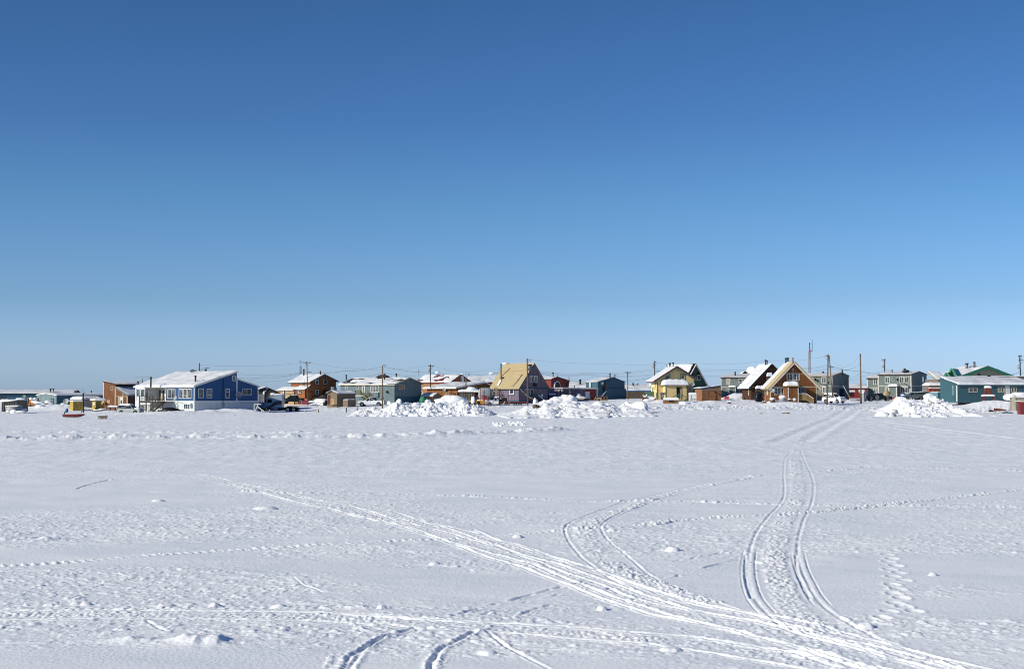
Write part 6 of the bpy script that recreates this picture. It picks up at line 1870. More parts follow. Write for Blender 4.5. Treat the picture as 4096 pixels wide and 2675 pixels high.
roof(FS,(0,zt_),(4.5,zt_ + 1.6),LL,B,'tan_trim',.2,.3,.8,.5,snow=dict(th=.25,seed=88),mfas='tan_trim')
win(F,'i',1003,525,1048,572,B,1,rows=2,frame='cream_trim');
F,L = frontal(px_('i',765),px_('i',1032),Q('i',0,655)[1],320,0)
B = empty('low_snowy_roof',F.O,'low flat snow covered roof between the large duplex and the green roofed building','building','far buildings')
zt_ = hs(F,'i',900,600)[1]
wall(F,[(0,F.O[2]),(0,zt_),(L,zt_),(L,F.O[2])],5,'taupe',B)
snowcap('x',None,F.P(L / 2,zt_,-2.5),L + .3,5.4,.7,0,92,n=20).build('roof_snow',OLDSNOW,B)
# dark long roof line and corrugated band behind the teal building
F,L = frontal(px_('i',1245),px_('i',2560),Q('i',0,640)[1],296,3)
B = empty('corrugated_building',F.O,'grey corrugated wall with a brown roof edge just behind the teal building','building','houses of the town')
zt_ = hs(F,'i',1700,462)[1]; wall(F,[(0,F.O[2]),(0,zt_),(L,zt_),(L,F.O[2])],6,'corr_steel',B)
trim(F,B,'brown_fascia',[(0,L,zt_ - .05,zt_ + .18)],name='roof_edge',o=.15)
mbs = snowcap('x',None,F.P(L / 2,zt_ + .18,-3),L,6.2,.14,math.atan2(F.d[1],F.d[0]),91,n=24); mbs.build('roof_snow',SNOW,B)
pipe('i',1785,485,435,270,B,.22,'vent','grey_metal')
# ============ teal building at the right ============
C,L,R,FL,FR = corner(*Q('i',1240,858),262,80,px_('i',1142),px_('i',2560))
B = empty('teal_building',C,'long teal metal building with a deep snowy roof at the right edge','building','houses of the town')
TB = B
z0 = C[2]; zt = hs(FR,'i',1240,592)[1]; zr_ = zt + 1.25; Dp = 6.5
FLL = Face(FL.P(L,0) - FL.d * Dp,FL.d[:2])
wall(FLL,[(0,z0),(0,zr_),(Dp,zt),(Dp,z0)],R,'teal_siding',B,sink=.35)
roof(FLL,(Dp,zt),(0,zr_),R,B,'teal_siding',.12,.08,.2,.35,snow=dict(th=.35,seed=93,sc=4,drift=.8),mfas='teal_siding',name='roof')
trim(FR,B,'white_trim',[(-.03,.12,z0 - .2,zt),(0,R,zt - .12,zt - .02)],o=.05,name='corner_board')
trim(FL,B,'white_trim',[(L - .12,L + .03,z0 - .2,zt - .02),tq(FL,'i',1172,600,1178,770)],o=.05,name='corner_board')
s0,z1_ = hs(FL,'i',1178,768); slab(FL,B,'darkteal_siding',s0,L - .14,z0,z1_,0,.03,'dark_door')
win(FR,'i',1440,632,1588,718,B,2,fw=.12,frame='cream_trim'); win(FR,'i',1935,628,2032,718,B,3,fw=.11,frame='cream_trim'); win(FR,'i',2162,628,2255,716,B,3,fw=.11,frame='cream_trim')
door(FR,'i',2048,596,2142,758,B,frame='cream_trim')
trim(FR,B,'black',[(.3,R,z0 - .9,z0 - .36)],name='gap_shade',o=-.3)  # black strip painted in as the shade under the raised floor
for i in range(8): MB().box(FR.P(1.0 + i * 3.1,z0 - .5,-.3),(.3,.3,.8)).build('pile','pole_wood',B)
# porch deck snow at the door
pd = empty('snowed_landing',FR.P(hs(FR,'i',2100,760)[0],z0,1),'landing buried in snow under the white door of the teal building','landing')
s0,z1_ = hs(FR,'i',2060,770); s1,_ = hs(FR,'i',2420,750)
MB().box(FR.P((s0 + s1) / 2,z1_ - .8,1.0),(s1 - s0,1.8,.5),math.atan2(FR.d[1],FR.d[0])).build('platform','weathered_wood',pd)
snowcap('x',None,FR.P((s0 + s1) / 2,z1_ - .55,1.0),s1 - s0 + .2,2.1,.85,math.atan2(FR.d[1],FR.d[0]),95,n=22).build('snow_cap',SNOW,pd)
for q in (.1,.5,.9): MB().beam(FR.P(s0 + (s1 - s0) * q,z1_ - 2,1.7),FR.P(s0 + (s1 - s0) * q,z1_ - .9,1.7),.15).build('post','weathered_wood',pd)
# red framed tank stand
tk = empty('red_tank_stand',W(*Q('i',1770,805),259),'rusty tank on a red frame in front of the teal wall','tank')
a_ = W(*Q('i',1672,785),259.4); b_ = W(*Q('i',1868,785),259.4)
w_ = (b_ - a_)[0]
MB().box((a_ + b_) / 2 + [0,0,.0],(w_,1.4,.12)).build('platform','rack_red',tk)
snowcap('x',None,(a_ + b_) / 2 + [0,0,.07],w_ + .1,1.5,.3,0,96).build('snow_cap',SNOW,tk)
for dx in (-.42,.45):
 for dy in (-.6,.6): MB().beam((a_ + b_) / 2 + [w_ * dx,dy,-.9],(a_ + b_) / 2 + [w_ * dx,dy,.0],.09).build('leg','rack_red',tk)
x0,zt_ = W(*Q('i',1718,640),259.4)[[0,2]]; x1 = W(*Q('i',1820,640),259.4)[0]
for x in (x0,x1): MB().beam((x,259.4,a_[2]),(x,259.4,zt_ + .1),.08).build('frame_post','rack_red',tk)
MB().box(((x0 + x1) / 2,259.6,(a_[2] + zt_) / 2 + .1),(x1 - x0 - .1,1.0,zt_ - a_[2] - .2)).build('tank','rust',tk)
snowcap('x',None,((x0 + x1) / 2,259.6,zt_),x1 - x0,1.1,.35,0,97).build('snow_cap',SNOW,tk)
p = W(*Q('i',1868,698),258.9); q = W(*Q('i',1820,700),258.9)
MB().beam(q,p,.07).build('rail','rack_red',tk); MB().beam(p,(p[0],p[1],a_[2]),.07).build('rail_post','rack_red',tk)
p = W(*Q('i',1703,690),258.9); MB().beam(p,(p[0],p[1],a_[2]),.07).build('rail_post','rack_red',tk)
# ------------------------------------------------------------------ vehicles, built in their own frame: x forward, z up
def xf(mb,loc,rz):
 ca,sa = math.cos(rz),math.sin(rz)
 mb.v = [(loc[0] + x * ca - y * sa,loc[1] + x * sa + y * ca,loc[2] + z) for x,y,z in mb.v]
 return mb
class Veh:
 def __init__(s,name,loc,deg,label,cat,group=None):
  s.loc,s.rz = loc,math.radians(deg)
  s.root = empty(name,loc,label,cat,group)
 def add(s,name,mb,m,parent=None,label=None):
  return xf(mb,s.loc,s.rz).build(name,m,parent or s.root,label=label)
 def wheel(s,x,y,r=.4,w=.26,rim='chrome'):
  sgn = 1 if y > 0 else -1
  t = s.add('wheel',MB().cyl((x,y,r),r,w,axis=(0,1,0),n=20),'rubber')
  s.add('rim',MB().cyl((x,y + sgn * (w / 2 + .005),r),r * .6,.03,axis=(0,1,0),n=14),rim,t)
  s.add('hub',MB().cyl((x,y + sgn * (w / 2 + .03),r),r * .2,.04,axis=(0,1,0),n=8),'dark_metal',t)
def arch(cx,r,z0,n=7):
 return [(cx - r * math.cos(q),z0 + r * math.sin(q)) for q in np.linspace(0,math.pi,n)]
def loft(mb,prof,y0,y1,inset=.0,ztop=None):
 """side profile extruded over the width; points above zmid are pulled in by inset"""
 n = len(prof); A = []; zm = min(z for x,z in prof)
 zx = max(z for x,z in prof)
 for y,sg in ((y0,1),(y1,-1)):
  for x,z in prof:
   k = (z - zm) / (zx - zm + 1e-6) * inset
   A.append((x,y + sg * k,z))
 fs = [tuple(reversed(range(n))),tuple(range(n,2 * n))]
 for i in range(n):
  j = (i + 1) % n
  fs.append((i,j,j + n,i + n))
 return mb.add(A,fs)
def cabin(v,prof,half,base,top,paint,glass='car_glass',splits=(),inset=.22,zb=None):
 """greenhouse: glass volume with a painted roof and pillars"""
 g_ = MB(); loft(g_,prof,-half,half,inset)
 c = v.add('windows',g_,glass)
 zx = max(z for x,z in prof); zm = min(z for x,z in prof)
 tops = [x for x,z in prof if z > zx - .01]
 x0,x1 = min(tops),max(tops)
 v.add('roof',MB().hexa([(x0 - .12,-half + inset - .03,zx - .03),(x1 + .12,-half + inset - .03,zx - .03),(x1 + .12,half - inset + .03,zx - .03),(x0 - .12,half - inset + .03,zx - .03),
       (x0,-half + inset + .05,zx + .05),(x1,-half + inset + .05,zx + .05),(x1,half - inset - .05,zx + .05),(x0,half - inset - .05,zx + .05)]),paint)
 bots = [x for x,z in prof if z < zm + .08]
 b0,b1 = min(bots),max(bots)
 for sg in (-1,1):
  ps = [((b0,zm),(x0,zx)),((b1,zm),(x1,zx))] + [((q,zm),(x0 + (x1 - x0) * (q - b0) / (b1 - b0) * .8 + (x1 - x0) * .1,zx)) for q in splits]
  for (xa,za),(xb,zb_) in ps:
   v.add('pillar',MB().beam((xa,sg * (half + .01),za),(xb,sg * (half - inset + .01),zb_),.11,.06),paint)
def pickup(loc,deg,paint,label,lit=False,bed=True,snow=True,cap=False):
 v = Veh('pickup_truck',loc,deg,label,'pickup truck')
 z0,L_,r = .42,2.9,.42
 low = [(-2.9,.55)] + arch(-1.75,.52,.5) + arch(1.95,.52,.5) + [(2.9,.5),(2.95,1.0),(2.8,1.16),(1.25,1.26),(-.95,1.28),(-.95,1.30),(-2.92,1.30)]
 if not bed:
  low = [(.0,.55)] + arch(1.95,.52,.5) + [(2.9,.5),(2.95,1.0),(2.8,1.2),(1.3,1.32),(.0,1.34)]
 v.add('body',loft(MB(),low,-.98,.98,.06),paint)
 if bed:
  v.add('bed_floor',MB().box((-1.9,0,1.305),(1.8,1.6,.03)),'rubber')
  cabin(v,[(-.98,1.28),(-.80,1.90),(.45,1.92),(1.28,1.26)],.93,1.28,1.9,paint,splits=(.15,))
  v.add('tailgate',MB().box((-2.94,0,1.0),(.05,1.7,.55)),paint)
  for sg in (-1,1): v.add('taillight',MB().box((-2.93,sg * .88,1.05),(.09,.16,.36)),'lit_lamp' if lit else 'red_lamp')
  v.add('rear_bumper',MB().box((-2.98,0,.6),(.16,1.9,.2)),'chrome')
  v.wheel(-1.75,-.86,r); v.wheel(-1.75,.86,r)
 else:
  cabin(v,[(.0,1.34),(.05,1.95),(.6,1.96),(1.3,1.32)],.93,1.28,1.9,paint)
 for sg in (-1,1):
  v.add('headlight',MB().box((2.9,sg * .78,.98),(.14,.32,.2)),'chrome')
  m_ = v.add('mirror',MB().box((1.0,sg * 1.1,1.38),(.14,.22,.24)),paint)
  v.add('door_handle',MB().box((.1,sg * .985,1.15),(.16,.04,.04)),'dark_metal')
 v.add('grille',MB().box((2.95,0,.95),(.06,1.1,.26)),'dark_metal')
 v.add('front_bumper',MB().box((2.98,0,.58),(.16,1.9,.22)),'chrome')
 v.wheel(1.95,-.86,r); v.wheel(1.95,.86,r)
 if snow:
  mb = MB(); s_ = snowcap('x',None,(-.2,0,1.95),1.3,1.3,.08,0,5)
  v.add('roof_snow',s_,SNOW)
 return v
def suv(loc,deg,paint,label,cat='car',cover=0.0,name='parked_car'):
 v = Veh(name,loc,deg,label,cat)
 low = [(-2.25,.45)] + arch(-1.4,.42,.4) + arch(1.4,.42,.4) + [(2.2,.42),(2.28,.8),(1.95,1.0),(.95,1.10),(-2.15,1.12),(-2.28,.9)]
 v.add('body',loft(MB(),low,-.9,.9,.05),paint)
 cabin(v,[(-2.15,1.10),(-1.85,1.66),(.15,1.68),(1.05,1.08)],.86,1.1,1.66,paint,splits=(-1.25,-.25))
 for sg in (-1,1):
  v.add('headlight',MB().box((2.12,sg * .68,.82),(.28,.3,.16)),'chrome'); v.add('taillight',MB().box((-2.2,sg * .74,1.0),(.12,.16,.3)),'red_lamp')
  v.add('mirror',MB().box((.85,sg * 1.0,1.15),(.12,.2,.16)),paint)
 for x in (-1.4,1.4):
  for y in (-.8,.8): v.wheel(x,y,.34,.22)
 if cover:
  v.add('roof_snow',snowcap('x',None,(-.8,0,1.70),2.2,1.45,.22 * cover,0,3),SNOW)
  v.add('hood_snow',snowcap('x',None,(1.5,0,1.02),1.2,1.6,.16 * cover,0,4),SNOW)
 return v
def at(k,x,y,Y,dz=0.0):
 p = W(*Q(k,x,y),Y); p[2] += dz; return p
# semi tractor: nose to the left, beside the shaded wall of the blue house
v = Veh('semi_truck',at('c',455,962,289,-.1),178,'white and blue sleeper semi truck without trailer beside the blue house','truck')
v.add('hood',loft(MB(),[(2.15,.75),(3.0,.75)] + [(4.35,.7),(4.45,1.35),(4.2,1.75),(2.3,2.12),(2.15,2.1)],-.95,.95,.14),'truck_blue')
v.add('cab',loft(MB(),[(.35,.95),(2.3,.95),(2.3,2.05),(1.75,2.95),(1.35,3.25),(.35,3.3)],-1.15,1.15,.05),'truck_blue')
v.add('sleeper',loft(MB(),[(-1.25,.95),(.34,.95),(.34,3.3),(.0,3.55),(-1.1,3.62),(-1.25,3.4)],-1.2,1.2,.08),'truck_blue')
v.add('windshield',MB().hexa([(2.33,-1.0,2.12),(2.33,1.0,2.12),(2.25,1.0,2.12),(2.25,-1.0,2.12),(1.86,-.98,2.86),(1.86,.98,2.86),(1.78,.98,2.86),(1.78,-.98,2.86)]),'car_glass')
for sg in (-1,1):
 v.add('side_window',MB().hexa([(.75,sg * 1.10,1.95),(1.75,sg * 1.10,1.95),(1.75,sg * 1.165,1.95),(.75,sg * 1.165,1.95),(.75,sg * 1.07,2.62),(1.6,sg * 1.07,2.62),(1.6,sg * 1.145,2.62),(.75,sg * 1.145,2.62)]),'car_glass')
 # swooping stripe
 st = [(4.1,1.1),(2.6,1.35),(.9,1.45),(.2,2.1),(-1.2,2.25),(-1.2,1.65),(-.4,1.6),(.8,1.05),(2.2,.98),(3.2,.95)]
 w_ = 1.222
 v.add('dark_stripe',MB().prism([(x,sg * (w_ if x < 2.25 else .965 + .02),z) for x,z in st if x < 2.3],(0,-sg * .03,0)),'truck_dark')
 st = [(4.2,1.25),(2.6,1.5),(.85,1.6),(.15,2.25),(-1.2,2.4),(-1.2,2.26),(.2,2.11),(.9,1.46),(2.6,1.36),(4.1,1.12)]
 v.add('blue_stripe',MB().prism([(x,sg * (w_ + .002),z) for x,z in st if x < 2.3],(0,-sg * .03,0)),'truck_stripe')
 v.add('hood_stripe',MB().prism([(2.35,sg * .975,1.36),(2.35,sg * .975,1.5),(4.2,sg * .955,1.25),(4.1,sg * .96,1.12)],(0,-sg * .03,0)),'truck_stripe')
 v.add('mirror',MB().box((2.0,sg * 1.42,2.3),(.14,.22,.6)),'dark_metal'); v.add('mirror_arm',MB().beam((1.9,sg * 1.1,2.3),(2.0,sg * 1.4,2.3),.04),'dark_metal')
 v.add('fuel_tank',MB().cyl((.4,sg * .95,.72),.3,1.7,axis=(1,0,0),n=14),'chrome')
 v.add('exhaust_tip',MB().cyl((1.35 if sg > 0 else 1.1,sg * .75,3.45),.14,.55,n=10),'rust')
v.add('grille',MB().box((4.42,0,1.15),(.1,.9,.8)),'chrome'); v.add('bumper',MB().box((4.45,0,.6),(.25,2.2,.3)),'chrome')
v.add('chassis',MB().box((-1.3,0,.80),(6.6,.9,.3)),'black'); v.add('fender_skirt',MB().box((-.4,0,.62),(3.2,2.1,.5)),'black')
v.add('fifth_wheel',MB().cyl((-2.6,0,1.18),.5,.14,n=12),'dark_metal'); v.add('rear_fender',loft(MB(),[(-4.4,.8),(-4.35,1.02),(-3.8,1.12),(-2.2,1.12),(-1.7,1.02),(-1.7,.8)],-1.15,1.15,.05),'black')
v.add('mudflap',MB().box((-4.42,0,.6),(.05,2.2,.7)),'black')
for x in (3.05,-2.45,-3.65):
 for y in (-1.0,1.0): v.wheel(x,y,.52,.35)
v.add('roof_snow',snowcap('x',None,(-.1,0,3.52),2.6,2.0,.25,0,6),SNOW)
pickup(at('c',742,828,322),171,'truck_black','black pickup with a glowing red tail light by the cedar house',lit=True)
pickup(at('c',2068,872,308),172,'truck_white','white pickup truck in front of the blue grey bungalow')
vb = pickup(at('h',905,872,322),-4,'truck_black','lifted black pickup truck in front of the large sage duplex')
suv(at('b',95,975,258,-.35),-14,'suv_silver','pale silver car in the drift left of the blue house deck',cover=1.2)
v = suv(at('g',2112,1058,272,-.15),-52,'truck_white','white car buried under snow behind the leaning utility pole',cover=1.3,name='snow_covered_car')
suv(at('h',1500,848,300),178,'suv_grey','grey wagon parked behind the ploughed snow pile on the right',cover=.3)
suv(at('h',1640,840,304),176,'suv_grey','second grey car right of the grey wagon behind the snow pile',cover=.3)
# cargo on the black pickup and near the grey wagon
lumps('blue_tarp_load','blue tarp bundle with snow on top, left of the grey wagon','tarp',[(at('h',1335,790,301),(.85,.8,.62),3)],'tarp_blue')
lumps('snow_on_tarp','cap of snow lying on the blue tarp bundle','snow',[(at('h',1340,762,301),(.75,.6,.25),4)])
lumps('brown_tarp_bundle','tan round topped crate behind the hood of the black pickup','crate',[(at('h',1050,745,331),(.8,.6,.75),5)],'tan_trim')
single('red_fuel_can',MB().box(at('h',1168,832,318,.15),(.5,.3,.45)),'scarf_red','small red can on the snow right of the black pickup','can')
# white flatbed truck by the purple house
v = pickup(at('e',232,872,306),180,'truck_white','white pickup with a long flat deck and headache rack by the purple house',bed=False,snow=False)
v.add('deck_frame',MB().box((-3.2,0,.72),(6.4,1.0,.22)),'black')
for i in range(14): v.add('deck_plank',MB().box((-.35 - i * .44,0,.98),(.42,2.3,.07)),'rust')
v.add('deck_edge',MB().box((-3.2,1.18,.9),(6.2,.05,.16)),'rack_red'); v.add('deck_edge',MB().box((-3.2,-1.18,.9),(6.2,.05,.16)),'rack_red')
for x in (-.1,-2.2):
 for sg in (-1,1): v.add('rack_post',MB().beam((x,sg * 1.05,1.0),(x,sg * 1.05,2.35),.09),'dark_metal')
 v.add('rack_bar',MB().beam((x,-1.05,2.3),(x,1.05,2.3),.09),'dark_metal')
for sg in (-1,1): v.add('rack_rail',MB().beam((-.1,sg * 1.05,2.3),(-2.2,sg * 1.05,2.3),.08),'dark_metal')
v.add('headache_panel',MB().box((-.2,0,1.6),(.08,2.0,1.2)),'black'); v.add('tool_box',MB().box((-1.2,.3,1.45),(1.2,1.2,.85)),'black')
v.add('roof_snow',snowcap('x',None,(.4,0,2.0),1.0,1.5,.16,0,8),SNOW); v.add('hood_snow',snowcap('x',None,(2.0,0,1.3),1.4,1.6,.1,0,9),SNOW)
for x in (-3.6,-4.6):
 for y in (-.9,.9): v.wheel(x,y,.4,.3)
for x0,y0,x1,y1,m_ in ((300,862,342,785,'cream_trim'),(372,862,430,785,'new_wood')):
 MBp = MB().beam(at('e',x0,y0,303),at('e',x1,y1,303.5),.13)
 single('leaning_plank',MBp,m_,'pale white plank leaning on the flatbed truck' if x0 == 300 else 'yellow plank leaning on the flatbed truck','plank')
# snow covered car and lumps behind the left pile
lumps('snow_buried_car','car completely buried in smooth snow behind the left ploughed pile','car',
 [(at('d',1320,775,290),(3.0,1.6,1.5),3),(at('d',1180,790,290),(2.2,1.5,1.0),4),(at('d',1450,790,290),(1.9,1.5,.95),6),(at('d',1290,740,290),(1.5,1.2,.75),8)])
lumps('green_tarp','crumpled green tarp behind the left snow pile','tarp',[(at('d',815,770,300),(.85,.8,.8),3),(at('d',835,745,300),(.55,.5,.6),8)],'tarp_green')
single('tarp_covered_wood',MB().box(at('d',915,755,302),(1.6,1.2,.9)).lump(at('d',880,765,301.5),(.5,.4,.3),3),'dark_deck','dark wood stack between green tarp and plank shed','wood pile')
# plank fence enclosure
B = empty('plank_shelter',at('d',1560,770,312),'tall shelter of grey and red boards under lumpy snow, left of the tan roofed house','shelter')
x0,x1,x2 = (at('d',q,770,312)[0] for q in (1434,1690,1812)); zt_ = at('d',1500,622,312)[2]; zb_ = at('d',1500,790,312)[2] - .6
n = 13
for i in range(n): MB().box((x0 + (x1 - x0) * (i + .5) / n,312 + .1 * (i % 2),(zt_ + zb_) / 2 - .05 * random.random()),((x1 - x0) / n - .03,.07,zt_ - zb_)).build('plank','grey_wood',B)
for i in range(6): MB().box((x1 + (x2 - x1) * (i + .5) / 6,312.3,(zt_ + zb_) / 2),((x2 - x1) / 6 - .03,.07,zt_ - zb_)).build('red_plank','dark_red',B)
MB().box(((x0 + x2) / 2,314.5,(zt_ + zb_) / 2),(x2 - x0,4,zt_ - zb_ - .1)).build('inner_box','dark_deck',B)
snowcap('x',None,((x0 + x1) / 2,313.8,zt_),x1 - x0 + .5,4.2,.5,0,14,n=22,over=.25).build('snow_cap',SNOW,B); snowcap('x',None,((x1 + x2) / 2,313.8,zt_ - .05),x2 - x1 + .5,4.2,.45,0,15,over=.2).build('snow_cap',SNOW,B)
MB().lump(at('d',1640,582,314),(1.2,.9,.55),seed=5,smooth=True).build('snow_lump',SNOW,B); MB().lump(at('d',1700,590,314),(.6,.6,.4),seed=7,smooth=True).build('snow_lump',SNOW,B)
# antenna mast over it
tw = empty('lattice_mast',at('d',1545,590,330),'slim lattice antenna mast above the low dark brown house','antenna')
t = tower('d',1545,600,395,330,.45,tw,'grey_metal',8); MB().tube([t,at('d',1547,282,330)],.04,5).build('mast','grey_metal',tw)
for k_,x,yb,yt,Y,lab in (('d',745,345,237,380,'bare antenna rod on the orange brown house'),):
 o = single('antenna_rod',MB().tube([at(k_,x,yb,Y),at(k_,x,yt,Y)],.06,5),'dark_metal',lab,'antenna')
# white tank on red rack
B = empty('white_tank_rack',at('d',1870,850,306),'white plastic tank on a rusty red pipe rack beside the purple house','tank')
p = at('d',1872,655,308); mb = MB().lump(p,(1.6,.9,1.32),seed=1,n=18,rough=.0,smooth=True)
q_ = np.array(mb.v) - p; q_ = np.sign(q_) * np.abs(q_ / [1.6,.9,1.32]) ** .55 * [1.5,.9,1.3]; mb.v = (q_ + p).tolist()
mb.build('tank','tank_grey',B)
xs = [at('d',q,700,305)[0] for q in (1790,1820,1865,1925)]; za,zb_ = at('d',1800,690,305)[2],at('d',1800,850,305)[2] - .3
for i,x in enumerate(xs):
 for dy in (0,2.2): MB().beam((x,304.5 + dy,zb_),(x,304.5 + dy,za if i else za + 1.6),.08).build('rack_post','rack_red',B)
for z in (za,(za + zb_) / 2 - .2,zb_ + .6):
 for dy in (0,2.2): MB().beam((xs[0],304.5 + dy,z),(xs[-1],304.5 + dy,z),.07).build('rack_rail','rack_red',B)
MB().box(((xs[1] + xs[3]) / 2,305.6,za - .05),(xs[3] - xs[1],2.2,.1)).build('rack_shelf','rack_red',B)
MB().box((xs[2],305.6,za - .6),(.8,.5,.8)).build('red_crate','scarf_red',B)
lumps('snow_on_rack','white lumps of snow inside the rusty red rack','snow',[(np.array([xs[1] + .8,305.6,zb_ + 1.0]),(1.2,.9,.55),3)])
lumps('blue_tarp_heap','dull blue tarp heap between the white tank and the purple wall','tarp',[(at('d',1965,675,318),(1.1,.9,1.0),3),(at('d',1950,730,318),(1.4,.9,.9),6)],'bluegrey_siding')
lumps('snowy_boat_hull','snow topped dark load behind the hood of the flatbed truck','boat',[(at('e',90,790,310),(3.2,1.1,.7),3)],'darkteal_siding')
lumps('long_snow_cap','long white strip of snow on the dark load','snow',[(at('e',85,766,310),(3.3,1.1,.28),9)])
# yellow machine
B = empty('yellow_groomer',at('d',1660,810,300),'snowed in yellow trail machine with a white cab behind the pile','machine')
a_ = at('d',1552,752,300); b_ = at('d',1630,805,300);
MB().beam(a_,b_,.5,.25).build('blade','machine_yellow',B); MB().box(at('d',1700,795,300),(4.0,1.6,.7)).build('deck','machine_yellow',B)
mb = MB(); mb.hexa([at('d',1655,780,299.4),at('d',1740,780,299.4),at('d',1740,780,301),at('d',1655,780,301),at('d',1672,715,299.6),at('d',1722,715,299.6),at('d',1722,715,300.8),at('d',1672,715,300.8)])
mb.build('cab','tank_grey',B); MB().lump(at('d',1665,765,299.2),(.45,.3,.8),seed=2,smooth=True).build('stuck_snow',SNOW,B)
MB().box(at('d',1695,735,299.3),(.9,.05,.6)).build('window','car_glass',B)
for x in (1600,1680,1760):
 p = at('d',x,812,300); MB().cyl(p,.35,1.7,axis=(0,1,0),n=12).build('wheel','rubber',B)
# wooden step ladders by the purple wall
def aladder(k,xt,yt,xa,ya,xb,yb,Y,m,label,rungs=5,w=.5):
 B = empty('step_ladder',at(k,(xa + xb) / 2,max(ya,yb),Y),label,'ladder')
 t = at(k,xt,yt,Y + .5)
 for (x,y,dy) in ((xa,ya,-.5),(xb,yb,.6)):
  p = at(k,x,y,Y + dy)
  for s in (-1,1): MB().beam(p + [s * w * .5,0,0],t + [s * w * .22,0,0],.09).build('side_rail',m,B)
  for i in range(rungs): q = p + (t - p) * (i + .7) / (rungs + .5); ww = w * (.5 - .25 * (i + .7) / rungs); MB().beam(q - [ww,0,0],q + [ww,0,0],.06).build('rung',m,B)
aladder('e',185,540,145,700,225,720,314,'new_wood','tall pale wooden step ladder reaching the tan eave',6,.9)
aladder('e',245,575,228,720,285,715,316,'dark_metal','dark thin step ladder next to the pale wooden one',6,.7)
bk = empty('bicycle',at('e',290,745,310),'bicycle standing on the load behind the flatbed truck','bicycle')
for x in (262,310):
 p = at('e',x,712,309); ring = [p + np.array([.34 * math.cos(q),0,.34 * math.sin(q)]) for q in np.linspace(0,2 * math.pi,17)]
 MB().tube(ring,.03,5).build('wheel','rubber',bk)
p0,p1 = at('e',262,712,309),at('e',310,712,309)
MB().tube([p0,(p0 + p1) / 2 + [0,0,.45],p1],.025,5).tube([(p0 + p1) / 2 + [0,0,.45],(p0 + p1) / 2 - [0,0,.05],p0],.025,5).build('frame','rust',bk)
MB().tube([p1,p1 + [-.1,0,.65],p1 + [-.3,0,.68]],.025,5).build('handlebar','dark_metal',bk)
# ---------------------------------------------------------------- things left of the blue house
B = empty('school_bus_rear',at('a',572,905,300),'orange yellow rear of an old bus with a black framed emergency door','bus')
c_ = at('a',572,815,302); hw = 26 / 2 / ppm(300) * 1.0; w_ = 105 / 4.25 / ppm(300); h_ = 180 / 4.25 / ppm(300)
zb_,zt_ = at('a',572,908,300)[2],at('a',572,728,300)[2]
def bb(x0,x1,z0_,z1_,y,d,nm,m_):
 X0,X1 = c_[0] + x0 * w_,c_[0] + x1 * w_; Z0,Z1 = zb_ + z0_ * h_,zb_ + z1_ * h_
 return MB().box(((X0 + X1) / 2,y + d / 2,(Z0 + Z1) / 2),(X1 - X0,d,Z1 - Z0)).build(nm,m_,B)
bb(-.5,.5,0,1,300.0,3.5,'body','orange_paint')
for (q,nm,m_) in (((-.42,-.2,.78,.93),'window','car_glass'),((.22,.44,.78,.93),'window','car_glass'),((-.17,.15,.83,.95),'sign_board','mustard'),((-.44,-.28,.50,.76),'window','car_glass'),((.1,.4,.56,.74),'window','tank_grey'),
     ((-.14,.14,.14,.36),'lower_window','car_glass'),((-.44,-.32,.3,.36),'taillight','red_lamp'),((.25,.4,.3,.36),'taillight','red_lamp'),((-.44,-.32,.18,.26),'taillight','red_lamp'),((.22,.42,.16,.24),'taillight','red_lamp'),((-.5,.5,0,.05),'bumper','black'),((-.08,-.04,.08,.6),'door_seam','black')):
 bb(q[0],q[1],q[2],q[3],299.95,.08,nm,m_)
MB().lump(at('a',535,742,300),(.5,.6,.3),seed=3,smooth=True).build('roof_snow',SNOW,B); MB().lump(at('a',605,742,300),(.4,.6,.3),seed=5,smooth=True).build('roof_snow',SNOW,B)
lumps('snowy_scrap_heap','heap of snowy scrap right of the orange bus','scrap',[(at('a',655,835,296),(1.1,.9,.75),3)],'grey_metal')
lumps('scrap_snow','snow lying on the scrap heap by the bus','snow',[(at('a',600,795,296),(1.0,.6,.35),3),(at('a',665,808,295.5),(1.0,.7,.35),5),(at('a',690,870,292),(1.1,.8,.5),9)])
lumps('snow_buried_snowmobile','snowmobile shaped mound of snow before the grey gabled shed','snowmobile',[(at('a',790,840,296),(1.9,.9,.75),3),(at('a',820,805,296.5),(.9,.6,.6),7)])
single('snowmobile_windshield',MB().lump(at('a',785,826,295.1),(.5,.12,.12),4),'black','dark slot in the buried snowmobile mound','windshield')
# dark open box at the far left
B = empty('dark_open_crate',at('a',190,925,268),'big black open sided crate sagging under snow at the left edge','crate')
x0,x1 = at('a',35,900,268)[0],at('a',335,900,268)[0]; z0_,z1_ = at('a',200,930,268)[2],at('a',200,790,268)[2]
MB().hexa([(x0,268,z0_ - .3),(x1,266.5,z0_ - .5),(x1 + .6,271,z0_ - .3),(x0 + .6,272,z0_ - .3),(x0 - .1,268,z1_ - .1),(x1,266.5,z1_ + .25),(x1 + .4,271,z1_ + .25),(x0 + .6,272,z1_)]).build('body','truck_dark',B)
MB().beam((x0,267.9,z1_ - .15),(x1 + .1,266.4,z1_ + .2),.12).build('top_rail','dark_deck',B)
for i in range(7): MB().beam((x0 + (x1 - x0) * i / 6,267.95 - 1.5 * i / 6,z0_ - .4),(x0 + (x1 - x0) * i / 6,267.95 - 1.5 * i / 6,z1_ - .12 + .35 * i / 6),.09).build('stake','black',B)
snowcap('x',None,((x0 + x1) / 2,269.3,z1_ + .02),x1 - x0,4.2,.4,-.05,21,n=20).build('snow_cap',SNOW,B)
